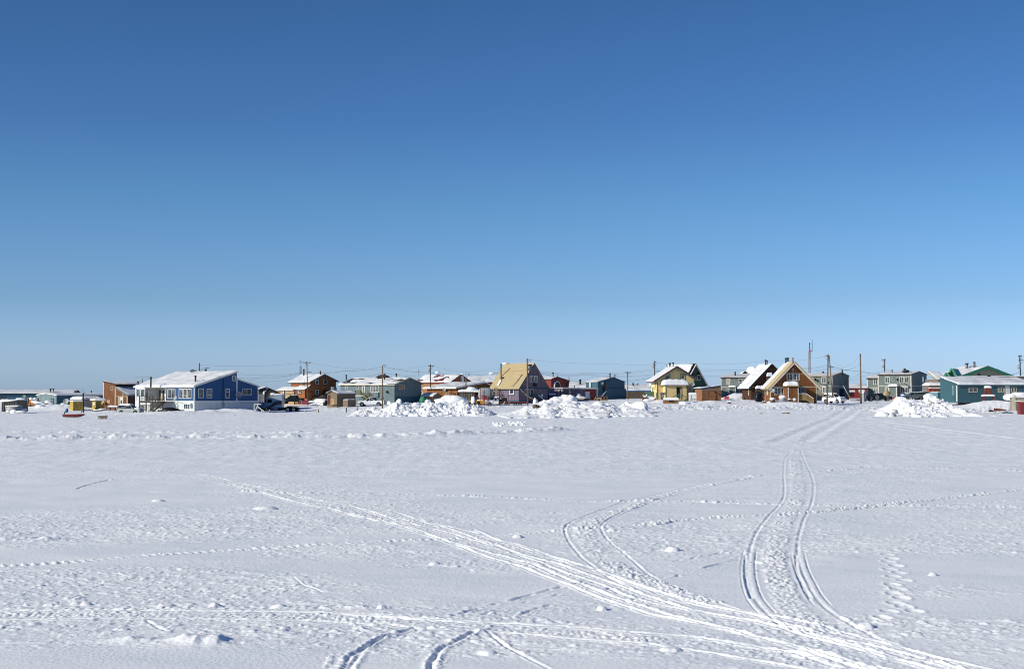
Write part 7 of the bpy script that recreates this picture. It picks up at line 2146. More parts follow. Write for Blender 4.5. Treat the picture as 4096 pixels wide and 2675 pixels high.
lumps('snow_rubble','low rubble of snow around the barrel at the left edge','snow',[(at('a',240,968,262),(.9,.7,.6),3),(at('a',345,965,262),(1.0,.7,.35),5),(at('a',150,955,263),(.5,.4,.3),8),(at('a',380,925,268),(.9,.7,.35),11)])
bt = empty('round_tub',at('a',235,960,264),'grey green round tub half sunk in snow before the black crate','tub')
p = at('a',235,925,264); MB().cyl(p + [0,0,.0],1.35,1.2,n=20,r2=1.5).build('tub','tank_grey',bt); snowcap('x',None,p + [0,0,.6],2.5,2.5,.2,0,4).build('snow_cap',SNOW,bt)
dish('a',398,715,46,330,'blue grey satellite dish turned away, behind the orange bus',(-.3,-1,.5),'bluegrey_siding',foot=at('a',400,800,330)[2])
MB_ = lumps('dish_drift','drift heaped under the blue grey dish','snow',[(at('a',355,785,326),(1.8,1.3,1.0),3)])
dish('a',1118,788,56,300,'big pale satellite dish before the shaded wall of the grey shed',(-.2,-1,.45),'tank_grey',foot=at('a',1118,868,300)[2])
lumps('snow_boulder','round lump of snow at the foot of the big pale dish','snow',[(at('a',1078,855,298),(.85,.7,.65),3)])
dish('a',1590,832,27,284,'round pale dish on the left face of the right mustard shed',(-.6,-1,.3),'white_metal',foot=at('a',1590,870,284)[2])
dish('a',1742,802,34,283,'yellowish dish at the right corner of the right mustard shed',(-.8,-1,.4),'tan_trim',foot=at('a',1742,860,283)[2])
dish('a',1808,828,26,281,'dark brown dish between the mustard shed and the plywood house',(.8,-1,.4),'rust',foot=at('a',1808,870,281)[2])
# thin pole with an antenna and a stump
B = empty('antenna_pole',at('a',1417,998,262),'dark post with a slim antenna rod between the mustard sheds','antenna')
a_,b_ = at('a',1420,1000,262,-.4),at('a',1414,648,262)
MB().tube([a_,b_],.13,8).build('post','dark_metal',B); MB().tube([b_,at('a',1411,578,262)],.035,5).build('rod','grey_metal',B); MB().box(at('a',1435,650,262),(.5,.12,.1)).build('arm','dark_metal',B)
logpost('a',1387,1010,945,255,'short dark stump beside the antenna post, behind the red boat',16,'truck_dark')
# atv like clutter
B = empty('trailer_frame',at('a',1680,975,268),'low black trailer frame with snow between shed and plywood house','trailer')
for i in range(6): MB().beam(at('a',1570 + i * 38,970 - i * 5,268),at('a',1590 + i * 38,950 - i * 5,270),.16).build('crossbar','black',B)
MB().beam(at('a',1568,968,268),at('a',1790,935,268),.18).build('side_beam','black',B); MB().beam(at('a',1575,955,270),at('a',1790,925,270),.18).build('side_beam','black',B)
lumps('trailer_snow','lumpy snow lying on the low black trailer frame','snow',[(at('a',1650,938,269),(.9,.6,.25),3),(at('a',1740,925,269),(.8,.6,.3),5)])
B = empty('snowy_table',at('a',1935,910,268),'wooden table with a flat slab of snow before the plywood house','table')
a_ = at('a',1935,885,268); wt = 160 / 4.25 / ppm(268)
MB().box(a_,(wt,1.2,.15)).build('top','weathered_wood',B)
for dx in (-.4,.4): MB().box(a_ + [dx * wt,0,-.35],(.14,1.0,.6)).build('leg','weathered_wood',B)
snowcap('x',None,a_ + [0,0,.08],wt + .1,1.3,.28,0,8).build('snow_cap',SNOW,B)
logpost('a',1985,975,900,258,'grey stump right of the snowy table',20)
# red boat with outboard
v = Veh('red_boat',at('a',1262,1058,216),3,'red open boat with an outboard motor frozen into the snow','boat')
Lb = 350 / 4.25 / ppm(216); hb = .46
sec = []
for t in np.linspace(0,1,12):
 x = -Lb / 2 + Lb * t; w = .72 * (1 - max(0,(t - .55) / .45) ** 2.2) * (0.92 + .08 * t) + .02; zk = .02 + .34 * max(0,(t - .6) / .4) ** 2; zt = hb + .05 * t
 sec.append([(x,-w,zt),(x,-w * .96,zt - .12),(x,-w * .62,zk + .12),(x,0,zk),(x,w * .62,zk + .12),(x,w * .96,zt - .12),(x,w,zt)])
P = np.array(sec); hull = MB().grid(P); hull.grid(P[::-1] * [1,.94,1] + [0,0,.04]); v.add('hull',hull,'boat_red')
v.add('transom',MB().prism([tuple(p) for p in sec[0]],(-.05,0,0)),'boat_red'); low_ = P.copy(); low_[:,:,1] *= 1.01; low_ = low_[:6,2:5] - [0.0,0,.02]
v.add('keel_paint',MB().grid(low_),'boat_white')
for sg in (0,6): v.add('gunwale',MB().tube([tuple(s_[sg]) for s_ in sec],.035,6),'cream_trim')
for x in (-.9,.5): v.add('bench',MB().box((x,0,.45),(.3,1.3,.05)),'boat_white')
v.add('snow_fill',MB().grid(np.array([[(x,y * max(.05,1 - max(0,(x + Lb / 2) / Lb - .5) * 1.9),.30 + .16 * vnoise(np.array(x * 2.),np.array(y * 3.),2)) for y in np.linspace(-.62,.62,7)] for x in np.linspace(-Lb / 2 + .1,Lb / 2 - .5,22)])),SNOW)
v.add('motor_cowl',MB().lump((-Lb / 2 + .45,0,1.05),(.24,.2,.34),seed=2,rough=.06,smooth=True),'tarp_blue'); v.add('motor_leg',MB().beam((-Lb / 2 - .1,0,.2),(-Lb / 2 + .25,0,.95),.14),'black')
# pallet like sawbuck
B = empty('slatted_sawbuck',at('a',1740,1082,206),'row of crossed wooden saw horses alone on the snow near the red boat','sawhorse')
a_,b_ = at('a',1672,1030,206),at('a',1808,1030,206); zb_ = at('a',1740,1082,206)[2] - .05
MB().box((a_ + b_) / 2,((b_ - a_)[0],1.0,.06)).build('top_board','weathered_wood',B)
for i in range(6):
 x = a_[0] + (b_ - a_)[0] * (i + .3) / 6.2
 for dy in (-.4,.4): MB().beam((x,206 + dy,a_[2]),(x + .18,206 + dy,zb_),.06).build('brace','weathered_wood',B); MB().beam((x + .22,206 + dy,a_[2]),(x + .04,206 + dy,zb_),.06).build('brace','weathered_wood',B)
MB().box(((a_ + b_)[0] / 2 + .1,206,zb_ + .08),((b_ - a_)[0] * .8,1.0,.05)).build('bottom_board','weathered_wood',B)
MB().box((a_ + b_) / 2 + [0,0,.07],((b_ - a_)[0] * .96,.95,.07)).build('snow_cap',SNOW,B)
# posts in front of the blue house and along the lots
for (k,x,yb,yt,Y,lab,w_,m_) in (('b',330,1040,988,256,'leftmost short post, before the deck stairs of the blue house',16,'weathered_wood'),('b',418,1062,960,250,'taller post at the left end of the log stack',22,'weathered_wood'),
  ('b',712,1070,965,248,'taller post at the right end of the log stack',24,'weathered_wood'),('b',832,1020,958,252,'thin post between the log stack and the blue house corner',18,'weathered_wood'),
  ('b',1205,984,962,266,'stub at the corner of the blue house',22,'dark_deck'),('b',1905,978,955,264,'stub under the shaded blue wall',20,'dark_deck'),('b',1880,1050,1010,240,'small broken stump out on the open snow',18,'earth'),
  ('c',333,985,942,266,'short round post in front of the semi truck',24,'weathered_wood'),('c',936,990,950,268,'short post right of the semi truck',22,'weathered_wood'),('c',1165,998,915,264,'grey post alone on the snow below the cedar house',20,'weathered_wood'),
  ('c',1425,996,950,268,'short post below the small grey shed',20,'weathered_wood'),('c',1637,988,885,266,'left of two black posts before the white pickup',18,'truck_dark'),('c',1823,975,880,268,'right of two black posts before the white pickup',16,'truck_dark')):
 logpost(k,x,yb,yt,Y,lab,w_,m_)
# log stack
B = empty('log_stack',at('b',540,1045,247),'low stack of pale logs between two posts in front of the deck','log pile')
for i,(x0,x1,y,Y) in enumerate(((380,655,1040,246),(440,670,1028,246.4),(400,640,1018,246.8),(450,600,1008,247.2))): MB().tube([at('b',x0,y - 3,Y),at('b',x1,y,Y)],.16,8).build('log','plywood',B)
MB().lump(at('b',520,1002,247.4),(2.6,.8,.3),seed=5,smooth=True,n=18).build('snow_cap',SNOW,B)
# flat trailer with plank ladder beside the stairs
B = empty('utility_trailer',at('b',720,990,258),'black utility trailer with raised plank ramp before the blue house','trailer')
MB().lump(at('b',765,945,258),(1.75,.9,.62),seed=3,rough=.05,smooth=True,n=16).build('wheel_guard','black',B)
p = at('b',728,965,257); MB().cyl(p,.45,.3,axis=(0,1,0),n=18).build('wheel','rubber',B)
MB().hexa([at('b',565,985,257),at('b',830,985,257),at('b',830,985,259),at('b',565,985,259),at('b',560,935,257),at('b',835,940,257),at('b',835,940,259),at('b',560,935,259)]).build('bed','black',B)
for q in (0,.9):
 MB().beam(at('b',570,890,258 + q),at('b',1010,935,258 + q),.10).build('ramp_rail','dark_deck',B)
 for i in range(8): MB().beam(at('b',600 + i * 55,893 + i * 5.6,258 + q),at('b',600 + i * 55,930 + i * 4.5,258 + q),.07).build('ramp_post','dark_deck',B)
MB().beam(at('b',780,905,258.5),at('b',1000,955,258.5),.5,.10).build('ramp_plank','new_wood',B); MB().beam(at('b',460,965,257.5),at('b',600,935,257.5),.12).build('tongue','weathered_wood',B); MB().beam(at('b',990,935,258),at('b',995,965,258),.10).build('ramp_post','dark_deck',B)
# white framed side steps by the semi
B = empty('white_steps',at('c',120,968,268),'white framed outdoor steps at the far corner of the blue house','steps')
P_ = lambda x,y,d=0: at('c',x,y,268 + d)
for d in (0,1.1):
 MB().beam(P_(78,968,d),P_(140,835,d),.13).build('brace','white_trim',B); MB().beam(P_(70,835,d),P_(190,835,d),.14).build('top_rail','white_trim',B); MB().beam(P_(125,870,d),P_(262,968,d),.13).build('stair_rail','white_trim',B)
 MB().beam(P_(70,968,d),P_(70,835,d),.13).build('post','white_trim',B); MB().beam(P_(200,968,d),P_(200,915,d),.13).build('post','white_trim',B); MB().beam(P_(255,985,d),P_(240,945,d),.13).build('post','white_trim',B)
for i in range(5): MB().box(P_(140 + i * 22,885 + i * 17,.55),(.34,1.1,.06)).build('tread','white_trim',B)
# pink bins
def bin_(k,x0,x1,yt,yb,Y,rz,label,m='pink_bin'):
 B = empty('pink_bin',at(k,(x0 + x1) / 2,yb,Y),label,'bin','pink plastic bins')
 a_,b_ = at(k,x0,yb,Y),at(k,x1,yb,Y); h_ = at(k,x0,yt,Y)[2] - a_[2]; w_ = (b_ - a_)[0] * .9; c_ = (a_ + b_) / 2
 def loc(x,y,z): ca,sa = math.cos(rz),math.sin(rz); return (c_[0] + x * ca - y * sa,c_[1] + x * sa + y * ca,c_[2] + z)
 for (sx,sy,ox,oy) in ((w_,.08,0,-.5),(w_,.08,0,.5),(.08,1.0,-w_ / 2 + .04,0),(.08,1.0,w_ / 2 - .04,0)):
  MB().box(loc(ox,oy,h_ / 2 - .1),(sx,sy,h_ + .2),rz).build('side',m,B)
 MB().box(loc(0,-.5,h_ - .03),(w_ + .1,.16,.09),rz).build('rim',m,B)
 MB().box(loc(0,0,h_ * .55),(w_ - .2,.85,.1),rz).build('floor_snow',SNOW,B)
 MB().box(loc(.1,.1,h_ - .02),(w_ * .55,.8,.07),rz - .1).build('lid','grey_metal',B)
bin_('c',872,972,772,822,316,.25,'pink red bin beside the pole at the cedar house'); bin_('h',515,600,838,880,300,.05,'pink bin left of the tall bare pole')
bin_('g',238,320,960,1012,330,.1,'pink bin before the left sage duplex')
# snowmobile, sleds
def snowmobile(k,x,y,Y,deg,paint,label):
 v = Veh('snowmobile',at(k,x,y,Y),deg,label,'snowmobile')
 v.add('track',loft(MB(),[(-1.3,.1),(.3,.0),(.45,.25),(-1.2,.42)],-.2,.2),'rubber')
 v.add('seat',loft(MB(),[(-1.2,.45),(.1,.45),(.0,.85),(-1.0,.75)],-.22,.22,.05),'black')
 v.add('hood',loft(MB(),[(.05,.35),(1.2,.35),(1.3,.5),(.7,.9),(.1,.95)],-.4,.4,.2),paint)
 v.add('windshield',MB().beam((.45,0,.9),(.2,0,1.25),.5,.03),'car_glass'); v.add('handlebar',MB().beam((.15,-.38,1.08),(.15,.38,1.08),.05),'black')
 for sg in (-.45,.45): v.add('ski',MB().beam((.5,sg,.05),(1.5,sg,.05),.12,.05),'black'); v.add('ski_leg',MB().beam((1.0,sg,.08),(.9,sg * .7,.45),.06),'dark_metal')
 return v
snowmobile('c',1285,862,304,80,'truck_black','black snowmobile parked left of the small grey shed'); snowmobile('g',890,1032,288,20,'scarf_red','red snowmobile between the two A frame houses')
v = snowmobile('g',820,1030,290,80,'truck_black','black snowmobile with upright windscreen between the two A frames')
lumps('dark_bundle','big dark bundle behind the snowmobiles between the A frames','bundle',[(at('g',822,970,292),(.95,.8,1.1),3),(at('g',850,945,292),(.6,.5,.5),8)],'black')
B = empty('dark_sled',at('c',1450,868,298),'dark low sled lying in front of the small grey shed','sled')
MB().hexa([at('c',1400,868,297),at('c',1480,862,297),at('c',1500,855,298.4),at('c',1415,862,298.4),at('c',1395,855,297),at('c',1495,842,297),at('c',1512,840,298.4),at('c',1410,848,298.4)]).build('hull','black',B); MB().beam(at('c',1395,857,297.3),at('c',1500,842,297.3),.06).build('rim','grey_metal',B)
lumps('snow_load_pile','small dark mound of wood and snow right of the cedar house','wood pile',[(at('c',1225,740,332),(1.9,1.2,.9),3),(at('c',1150,750,331),(1.2,.9,.5),5)],'dark_deck')
lumps('ploughed_snow_heap','bright heap of ploughed snow under the shaded cedar wall','snow',[(at('c',1215,785,326),(2.2,1.3,.8),3),(at('c',1090,790,326),(1.3,1.0,.35),5),(at('c',1270,800,324),(1.1,.9,.5),7),(at('c',1170,765,327),(.8,.7,.5),8)])
dsl = empty('dog_crate_stack',at('e',1985,775,318),'row of open wooden dog crates right of the annex','crate')
a_,b_ = at('e',1880,775,318),at('e',2085,775,318); h_ = at('e',1985,702,318)[2] - a_[2]
for i in range(4):
 x = a_[0] + (b_ - a_)[0] * (i + .5) / 4; w_ = (b_ - a_)[0] / 4
 for (ox,oy,sx,sy,sz,oz) in ((0,.7,w_,.05,h_,h_ / 2),(-w_ / 2 + .03,0,.06,1.4,h_,h_ / 2),(w_ / 2 - .03,0,.06,1.4,h_,h_ / 2),(0,0,w_,1.4,.06,h_),(0,-.7,w_,.05,h_ * .35,h_ * .17),(0,-.7,.07,.06,h_,h_ / 2)):
  MB().box((x + ox,318 + oy,a_[2] + oz),(sx - .01,sy,sz)).build('crate_board','weathered_wood',dsl)
B = empty('plywood_dog_house',at('e',1925,778,312),'small plywood dog house with a dark doorway before the dog crates','dog house')
a_,b_ = at('e',1866,778,312),at('e',1978,778,312); h_ = at('e',1900,738,312)[2] - a_[2]
MB().box(((a_ + b_)[0] / 2,312.5,a_[2] + h_ / 2),((b_ - a_)[0],1.0,h_)).build('box','plywood',B); MB().box(((a_ + b_)[0] / 2 + .2,311.99,a_[2] + h_ * .4),(.4,.03,h_ * .6)).build('doorway','black',B)
MB().box(((a_ + b_)[0] / 2,312.5,a_[2] + h_ + .03),((b_ - a_)[0] + .15,1.15,.06)).build('roof','new_wood',B); MB().box(((a_ + b_)[0] / 2 + .1,312.5,a_[2] + h_ + .09),((b_ - a_)[0] * .8,.9,.06)).build('roof_snow',SNOW,B)
single('white_board',MB().beam(at('e',1752,768,312),at('e',1860,762,312),.5,.06),'tank_grey','pale board lying flat left of the plywood dog house','board')
# snowman by the purple steps
B = empty('snowman',at('e',852,812,300),'little snowman with a red scarf at the foot of the purple house steps','snowman')
p = at('e',850,800,300); MB().lump(p,(.46,.42,.5),seed=1,n=16,rough=.05,smooth=True).build('lower_ball',SNOW,B); p2 = at('e',852,770,300); MB().lump(p2,(.38,.36,.36),seed=2,n=16,rough=.05,smooth=True).build('middle_ball',SNOW,B)
p3 = at('e',852,746,300); MB().lump(p3,(.24,.23,.24),seed=3,n=14,rough=.03,smooth=True).build('head',SNOW,B)
ring = [p3 + np.array([.27 * math.cos(q),.26 * math.sin(q),-.2]) for q in np.linspace(0,6.283,15)]; MB().tube(ring,.06,6).build('scarf','scarf_red',B)
MB().beam(p2 + [.35,0,.1],p2 + [.75,-.1,.35],.035).build('arm','dark_deck',B); MB().beam(p2 - [.35,0,-.1],p2 + [-.7,-.1,.3],.035).build('arm','dark_deck',B)
for dx in (-.08,.08): MB().lump(p3 + [dx,-.22,.05],(.03,.03,.03),seed=1).build('eye','black',B)
MB().beam(p3 + [0,-.2,0],p3 + [0,-.42,-.02],.05,.05).build('nose','orange_paint',B)
lumps('snow_lump_companion','dirty lump of snow leaning on the snowman','snow',[(at('e',875,793,300.3),(.32,.3,.55),5)],'dirty_snow')
# sled dogs resting on the snow behind the right pile
def dog(k,x,y,Y,face,m,label,lying=True):
 """one continuous skinned body; face = +1 looks right"""
 loc = at(k,x,y,Y); f = face
 if lying:
  V = [(0,0,.20),(.32 * f,0,.22),(.48 * f,0,.34),(.60 * f,0,.44),(.76 * f,0,.40),(-.30 * f,0,.19),(-.45 * f,.10,.14),(-.40 * f,.28,.10),(.45 * f,-.12,.10),(.72 * f,-.12,.05),(.45 * f,.12,.10),(.72 * f,.14,.05),(-.32 * f,-.18,.12),(-.10 * f,-.24,.05),(-.32 * f,.16,.12),(-.1 * f,.2,.05)]
  E = [(0,1),(1,2),(2,3),(3,4),(0,5),(5,6),(6,7),(1,8),(8,9),(1,10),(10,11),(5,12),(12,13),(5,14),(14,15)]
  R_ = [.19,.18,.12,.12,.05,.17,.05,.03,.07,.035,.07,.035,.10,.035,.10,.035]
 else:
  V = [(0,0,.58),(.30 * f,0,.60),(.44 * f,0,.74),(.54 * f,0,.86),(.72 * f,0,.82),(-.30 * f,0,.60),(-.44 * f,0,.72),(-.34 * f,0,.92),(.30 * f,-.11,.40),(.28 * f,-.11,.20),(.32 * f,-.11,.03),(.30 * f,.11,.40),(.28 * f,.11,.20),(.32 * f,.11,.03),
   (-.26 * f,-.12,.42),(-.40 * f,-.12,.22),(-.34 * f,-.12,.03),(-.26 * f,.12,.42),(-.40 * f,.12,.22),(-.34 * f,.12,.03)]
  E = [(0,1),(1,2),(2,3),(3,4),(0,5),(5,6),(6,7),(1,8),(8,9),(9,10),(1,11),(11,12),(12,13),(5,14),(14,15),(15,16),(5,17),(17,18),(18,19)]
  R_ = [.16,.18,.11,.11,.05,.14,.05,.03,.08,.045,.04,.08,.045,.04,.10,.045,.04,.10,.045,.04]
 me = bpy.data.meshes.new('body'); me.from_pydata(V,E,[])
 o = bpy.data.objects.new('body',me); COL.objects.link(o)
 me.skin_vertices.new(name='') if hasattr(me.skin_vertices,'new') else None
 md = o.modifiers.new('Skin','SKIN');
 if me.skin_vertices:
  sv = me.skin_vertices[0].data
  for i,r_ in enumerate(R_): sv[i].radius = (r_,r_)
  sv[0].use_root = True
 o.modifiers.new('Sub','SUBSURF').levels = 2
 me.materials.append(MATS[m])
 root = empty('sled_dog',loc,label,'dog','sled dogs resting behind the right snow pile'); o.parent = root
 for sy in (-.06,.06):
  e = MB().hexa([(loc[0] + (V[3][0] - .03 * f) + a,loc[1] + sy + b,loc[2] + V[3][2] + .08) for a,b in ((-.03,-.025),(.03,-.025),(.03,.025),(-.03,.025))] + [(loc[0] + (V[3][0] - .03 * f) + a * .2,loc[1] + sy + b * .2,loc[2] + V[3][2] + .20) for a,b in ((-.03,-.025),(.03,-.025),(.03,.025),(-.03,.025))])
  e.build('ear',m,root)
 MB().lump((loc[0] + V[4][0] + .03 * f,loc[1],loc[2] + V[4][2] + .01),(.025,.025,.02),seed=1).build('nose','black',root)
 return root
try:
 dog('e',1355,750,310,-1,'dog_tan','brown and white dog standing before the white annex door',lying=False)
 dog('e',1500,752,308,1,'dog_dark','dark dog standing beside the right snow pile',lying=False)
 dog('e',1560,752,309,-1,'dog_dark','dark dog lying between the tan dogs')
 dog('e',1600,758,307,1,'dog_tan','left of two tan dogs curled on the pile crest')
 dog('e',1650,756,307,-1,'dog_tan','right of two tan dogs curled on the pile crest')
except Exception as ex:
 print('dog failed',ex)
lumps('snow_figure','two stacked snowballs with a dark hat behind the right snow pile','snowman',[(at('e',1450,715,306),(.55,.45,.45),1),(at('e',1452,695,306),(.4,.38,.38),4),(at('e',1425,712,306),(.3,.3,.3),6)])
tp = empty('pole_tripod',at('e',1445,745,316),'thin tripod of poles against the purple annex wall','tripod')
for x in (1415,1445,1478): MB().tube([at('e',x,745,316),at('e',1442,580,316.5)],.035,5).build('pole','weathered_wood',tp)
lumps('snow_topped_bush_pot','bluish snow heap against the purple annex wall','snow',[(at('e',1590,690,330),(.5,.45,.75),3),(at('e',1610,725,329),(1.3,.7,.5),5)])
mb = MB(); p0,p1 = at('e',578,552,318),at('e',870,758,300)
cable = [p0 + (p1 - p0) * t - np.array([0,0,.5 * math.sin(math.pi * t)]) for t in np.linspace(0,1,14)]
lr = empty('flag_line',p0,'sagging line with icicles from the purple house corner to the snowman','line')
MB().tube(cable,.035,5).build('cord','tan_trim',lr)
for i in range(2,12): MB().beam(cable[i],cable[i] - [0,0,.22],.04).build('icicle','tan_trim',lr)
# ---------------------------------------------------------------- yellow house yard
B = empty('little_dog_house',at('f',1035,832,283),'tan plywood hutch with a dark slot and white snow roof before the yellow house','dog house')
a_,b_ = at('f',913,825,283),at('f',1163,832,283); zt_ = at('f',920,765,283)[2]; zr_ = at('f',940,722,283)[2]
wv = [a_ + [0,0,-.2],b_ + [0,0,-.2]]
MB().box(((a_ + b_)[0] / 2,283.8,(a_[2] - .3 + zt_) / 2),((b_ - a_)[0],1.6,zt_ - a_[2] + .3),0).build('box','shed_brown',B)
MB().box(((a_ + b_)[0] / 2 + .1,282.97,(a_[2] + zt_) / 2 + .12),((b_ - a_)[0] * .40,.06,.36)).build('slot','black',B); MB().box(((a_ + b_)[0] / 2 + .1,282.985,(a_[2] + zt_) / 2 + .10),((b_ - a_)[0] * .46,.06,.52)).build('slot_frame','plywood',B)
hw_ = (b_ - a_)[0] / 2 + .1; cx = (a_ + b_)[0] / 2
MB().hexa([(cx - hw_,282.8,zt_),(cx + hw_,282.8,zt_),(cx + hw_,284.7,zt_),(cx - hw_,284.7,zt_),(cx - hw_ + .1,283.6,zr_ - .06),(cx + hw_ - .1,283.6,zr_ - .06),(cx + hw_ - .1,283.9,zr_ - .06),(cx - hw_ + .1,283.9,zr_ - .06)]).build('roof','shed_brown',B)
MB().hexa([(cx - hw_ + .02,282.82,zt_ + .03),(cx + hw_ - .02,282.82,zt_ + .03),(cx + hw_ - .02,284.6,zt_ + .03),(cx - hw_ + .02,284.6,zt_ + .03),(cx - hw_ + .12,283.5,zr_),(cx + hw_ - .12,283.5,zr_),(cx + hw_ - .12,284.0,zr_),(cx - hw_ + .12,284.0,zr_)]).build('roof_snow',SNOW,B)
# grey cabinet with rounded hood
B = empty('grey_cabinet',at('f',893,775,298),'tall grey cabinet with a pointed hood left of the yellow porch','cabinet')
a_,b_ = at('f',866,775,298),at('f',922,775,298); zt_ = at('f',893,665,298)[2]; za = at('f',893,634,298)[2]
MB().box(((a_ + b_)[0] / 2,298.5,(a_[2] - .3 + zt_) / 2),((b_ - a_)[0],1.0,zt_ - a_[2] + .3)).build('body','suv_grey',B)
MB().prism([(a_[0] - .06,298 - .05,zt_),(b_[0] + .06,298 - .05,zt_),((a_ + b_)[0] / 2 + .35,298 - .05,(zt_ + za) / 2 + .15),((a_ + b_)[0] / 2,298 - .05,za),((a_ + b_)[0] / 2 - .35,298 - .05,(zt_ + za) / 2 + .15)],(0,1.1,0)).build('hood','grey_metal',B)
MB().box(((a_ + b_)[0] / 2 + .1,297.98,a_[2] + 1.0),(.45,.04,.35)).build('plate','tank_grey',B)
# white tank box
B = empty('white_chest',at('f',1408,760,297),'white upright chest freezer shape with a snow lid right of the yellow porch','chest')
a_,b_ = at('f',1352,762,297),at('f',1470,762,297); zt_ = at('f',1400,662,297)[2]
MB().box(((a_ + b_)[0] / 2,297.7,(a_[2] - .2 + zt_) / 2),((b_ - a_)[0],1.4,zt_ - a_[2] + .2)).build('body','white_metal',B); MB().box(((a_ + b_)[0] / 2,296.98,a_[2] + .12),((b_ - a_)[0] * .95,.06,.2)).build('base','tank_grey',B)
MB().box(((a_ + b_)[0] / 2 - .35,296.98,(a_[2] + zt_) / 2),(.04,.05,zt_ - a_[2] - .4)).build('door_seam','grey_metal',B)
snowcap('x',None,((a_ + b_)[0] / 2,297.7,zt_),(b_ - a_)[0] + .15,1.5,.32,0,5).build('snow_cap',SNOW,B)
lumps('snow_boulder','pale rounded heap just left of the white chest','snow',[(at('f',880,790,294),(1.0,.8,.5),5)])
B = empty('red_barrel_box',at('f',587,775,300),'rust red open box with snowy sticks at the green landing','box')
MB().box(at('f',587,748,300.4),(.85 * 1.0,.9,.75),.2).build('box','rust',B)
for i,(x,y) in enumerate(((560,672),(590,690),(630,668),(605,705))): MB().beam(at('f',590,722,300.3),at('f',x,y,300.1),.16).build('snowy_stick',SNOW,B)
lumps('snow_clutter','white and yellow clutter in snow under the green landing','clutter',[(at('f',690,735,301),(.9,.7,.6),2),(at('f',760,745,300),(.55,.5,.4),5),(at('f',660,765,298),(1.3,.8,.35),7)])
single('yellow_crate',MB().box(at('f',768,748,299.3),(.4,.3,.25),.3),'machine_yellow','small yellow crate at the left foot of the yellow house','crate')
B = empty('blue_sled',at('f',1455,795,293),'flat bright blue sled on the snow before the brown shed','sled')
mb = MB(); mb.hexa([at('f',1420,800,292.4),at('f',1490,800,292.4),at('f',1495,792,293.4),at('f',1425,792,293.4),at('f',1412,790,292.4),at('f',1502,790,292.4),at('f',1502,784,293.4),at('f',1415,784,293.4)]); mb.build('pan','tarp_blue',B); MB().box(at('f',1455,782,292.9),(1.0,.6,.06)).build('snow_fill',SNOW,B)
lumps('snow_tent_mound','pointed snow mound with a shaded side right of the tan hutch','snow',[(at('f',1268,840,280),(1.1,.9,.85),12),(at('f',1285,860,278),(1.1,.8,.35),5)])
B = empty('scrap_boards',at('f',1450,868,276),'scattered plywood scraps lying in the snow before the brown shed','boards')
for (x0,y0,x1,y1,m_,w_) in ((1350,868,1415,860,'shed_brown',.5),(1420,866,1560,862,'dark_deck',.35),(1440,858,1530,832,'plywood',.4),(1380,852,1440,858,'weathered_wood',.4)): MB().beam(at('f',x0,y0,276),at('f',x1,y1,276.3),w_,.1).build('board',m_,B)
B = empty('short_square_post',at('f',2028,862,278),'squat brown square post with snow on top, right of the shed shadow','post')
a_ = at('f',2028,865,278); zt_ = at('f',2028,795,278)[2]
MB().box((a_[0],278,(a_[2] - .3 + zt_) / 2),(.62,.6,zt_ - a_[2] + .3),.15).build('shaft','rust',B); snowcap('x',None,(a_[0],278,zt_),.8,.75,.22,0,6).build('snow_cap',SNOW,B); MB().box((a_[0] + .5,277.8,a_[2] + .1),(.5,.3,.35),.3).build('foot_block','black',B)
# ---------------------------------------------------------------- A frame yard, right side
B = empty('wooden_box',W(2 * 0 + 2840 + 1303 / 4.25,1360 + 1310 / 4.25,222),'lone square wooden box sitting out on the open snow','box')
a_ = W(2840 + 1252 / 4.25,1660,222); b_ = W(2840 + 1354 / 4.25,1660,222); zt_ = W(3146,1360 + 1232 / 4.25,222)[2]
w_ = (b_ - a_)[0]; cx = (a_ + b_)[0] / 2
zb_ = gnd(cx,222) - .1
MB().box((cx,222.5,(zb_ + zt_) / 2),(w_,1.0,zt_ - zb_),.06).build('crate','pole_dark',B); MB().box((cx - w_ * .25,221.96,(zb_ + zt_) / 2),(w_ * .48,.04,(zt_ - zb_) * .9),.06).build('side_board','plywood',B)
for q in (-.5,.0,.5): MB().box((cx + q * w_ * .96,221.94,(zb_ + zt_) / 2),(.08,.06,zt_ - zb_),.06).build('batten','weathered_wood',B)
MB().box((cx,222.5,zt_ + .03),(w_ * .9,.9,.06),.06).build('snow_cap',SNOW,B)
single('half_buried_stone',MB().lump((W(3042,1660,222)[0],222,gnd(W(3042,1660,222)[0],222) + .02),(.35,.3,.16),3),'rock_snow','small tan stone in the snow left of the lone wooden box','stone')
for (x,y,r_,m_,lab) in ((1232,1015,.75,'tank_grey','snow capped round barrel before the A frame windows'),(1437,1022,.35,'white_metal','small white bucket left of the A frame porch'),(1065,1040,.6,'earth','snowy dark stump at the left corner of the warm A frame'),(1350,1030,.4,'garage_brown','small brown stump below the A frame porch')):
 p = at('g',x,y,275)
 B = empty('yard_barrel',p,lab,'barrel'); MB().cyl(p + [0,0,.1],r_ * .8,r_ * 1.1,n=14).build('drum',m_,B); MB().lump(p + [0,0,r_ * .7],(r_ * .95,r_ * .9,r_ * .5),seed=x,smooth=True).build('snow_cap',SNOW,B)
single('doorstep_boards',MB().box(at('g',985,1060,277),(2.2,1.0,.25)).box(at('g',1000,1075,276),(1.6,.8,.2)),'weathered_wood','low wooden step boards at the left corner of the warm A frame','step')
lumps('yard_snow_lumps','row of small snow lumps under the A frame windows','snow',[(at('g',x,y,276),(r_,.4,r_ * .6),int(x)) for x,y,r_ in ((1150,1045,.5),(1190,1035,.4),(1270,1040,.5),(1090,1055,.7),(1320,1045,.35),(1020,1070,.8))])
single('stone_on_drift',MB().lump(at('g',543,968,322),(.32,.3,.32),3),'rock_snow','brown stone on the drift before the left sage duplex','stone')
p = at('h',455,860,296)
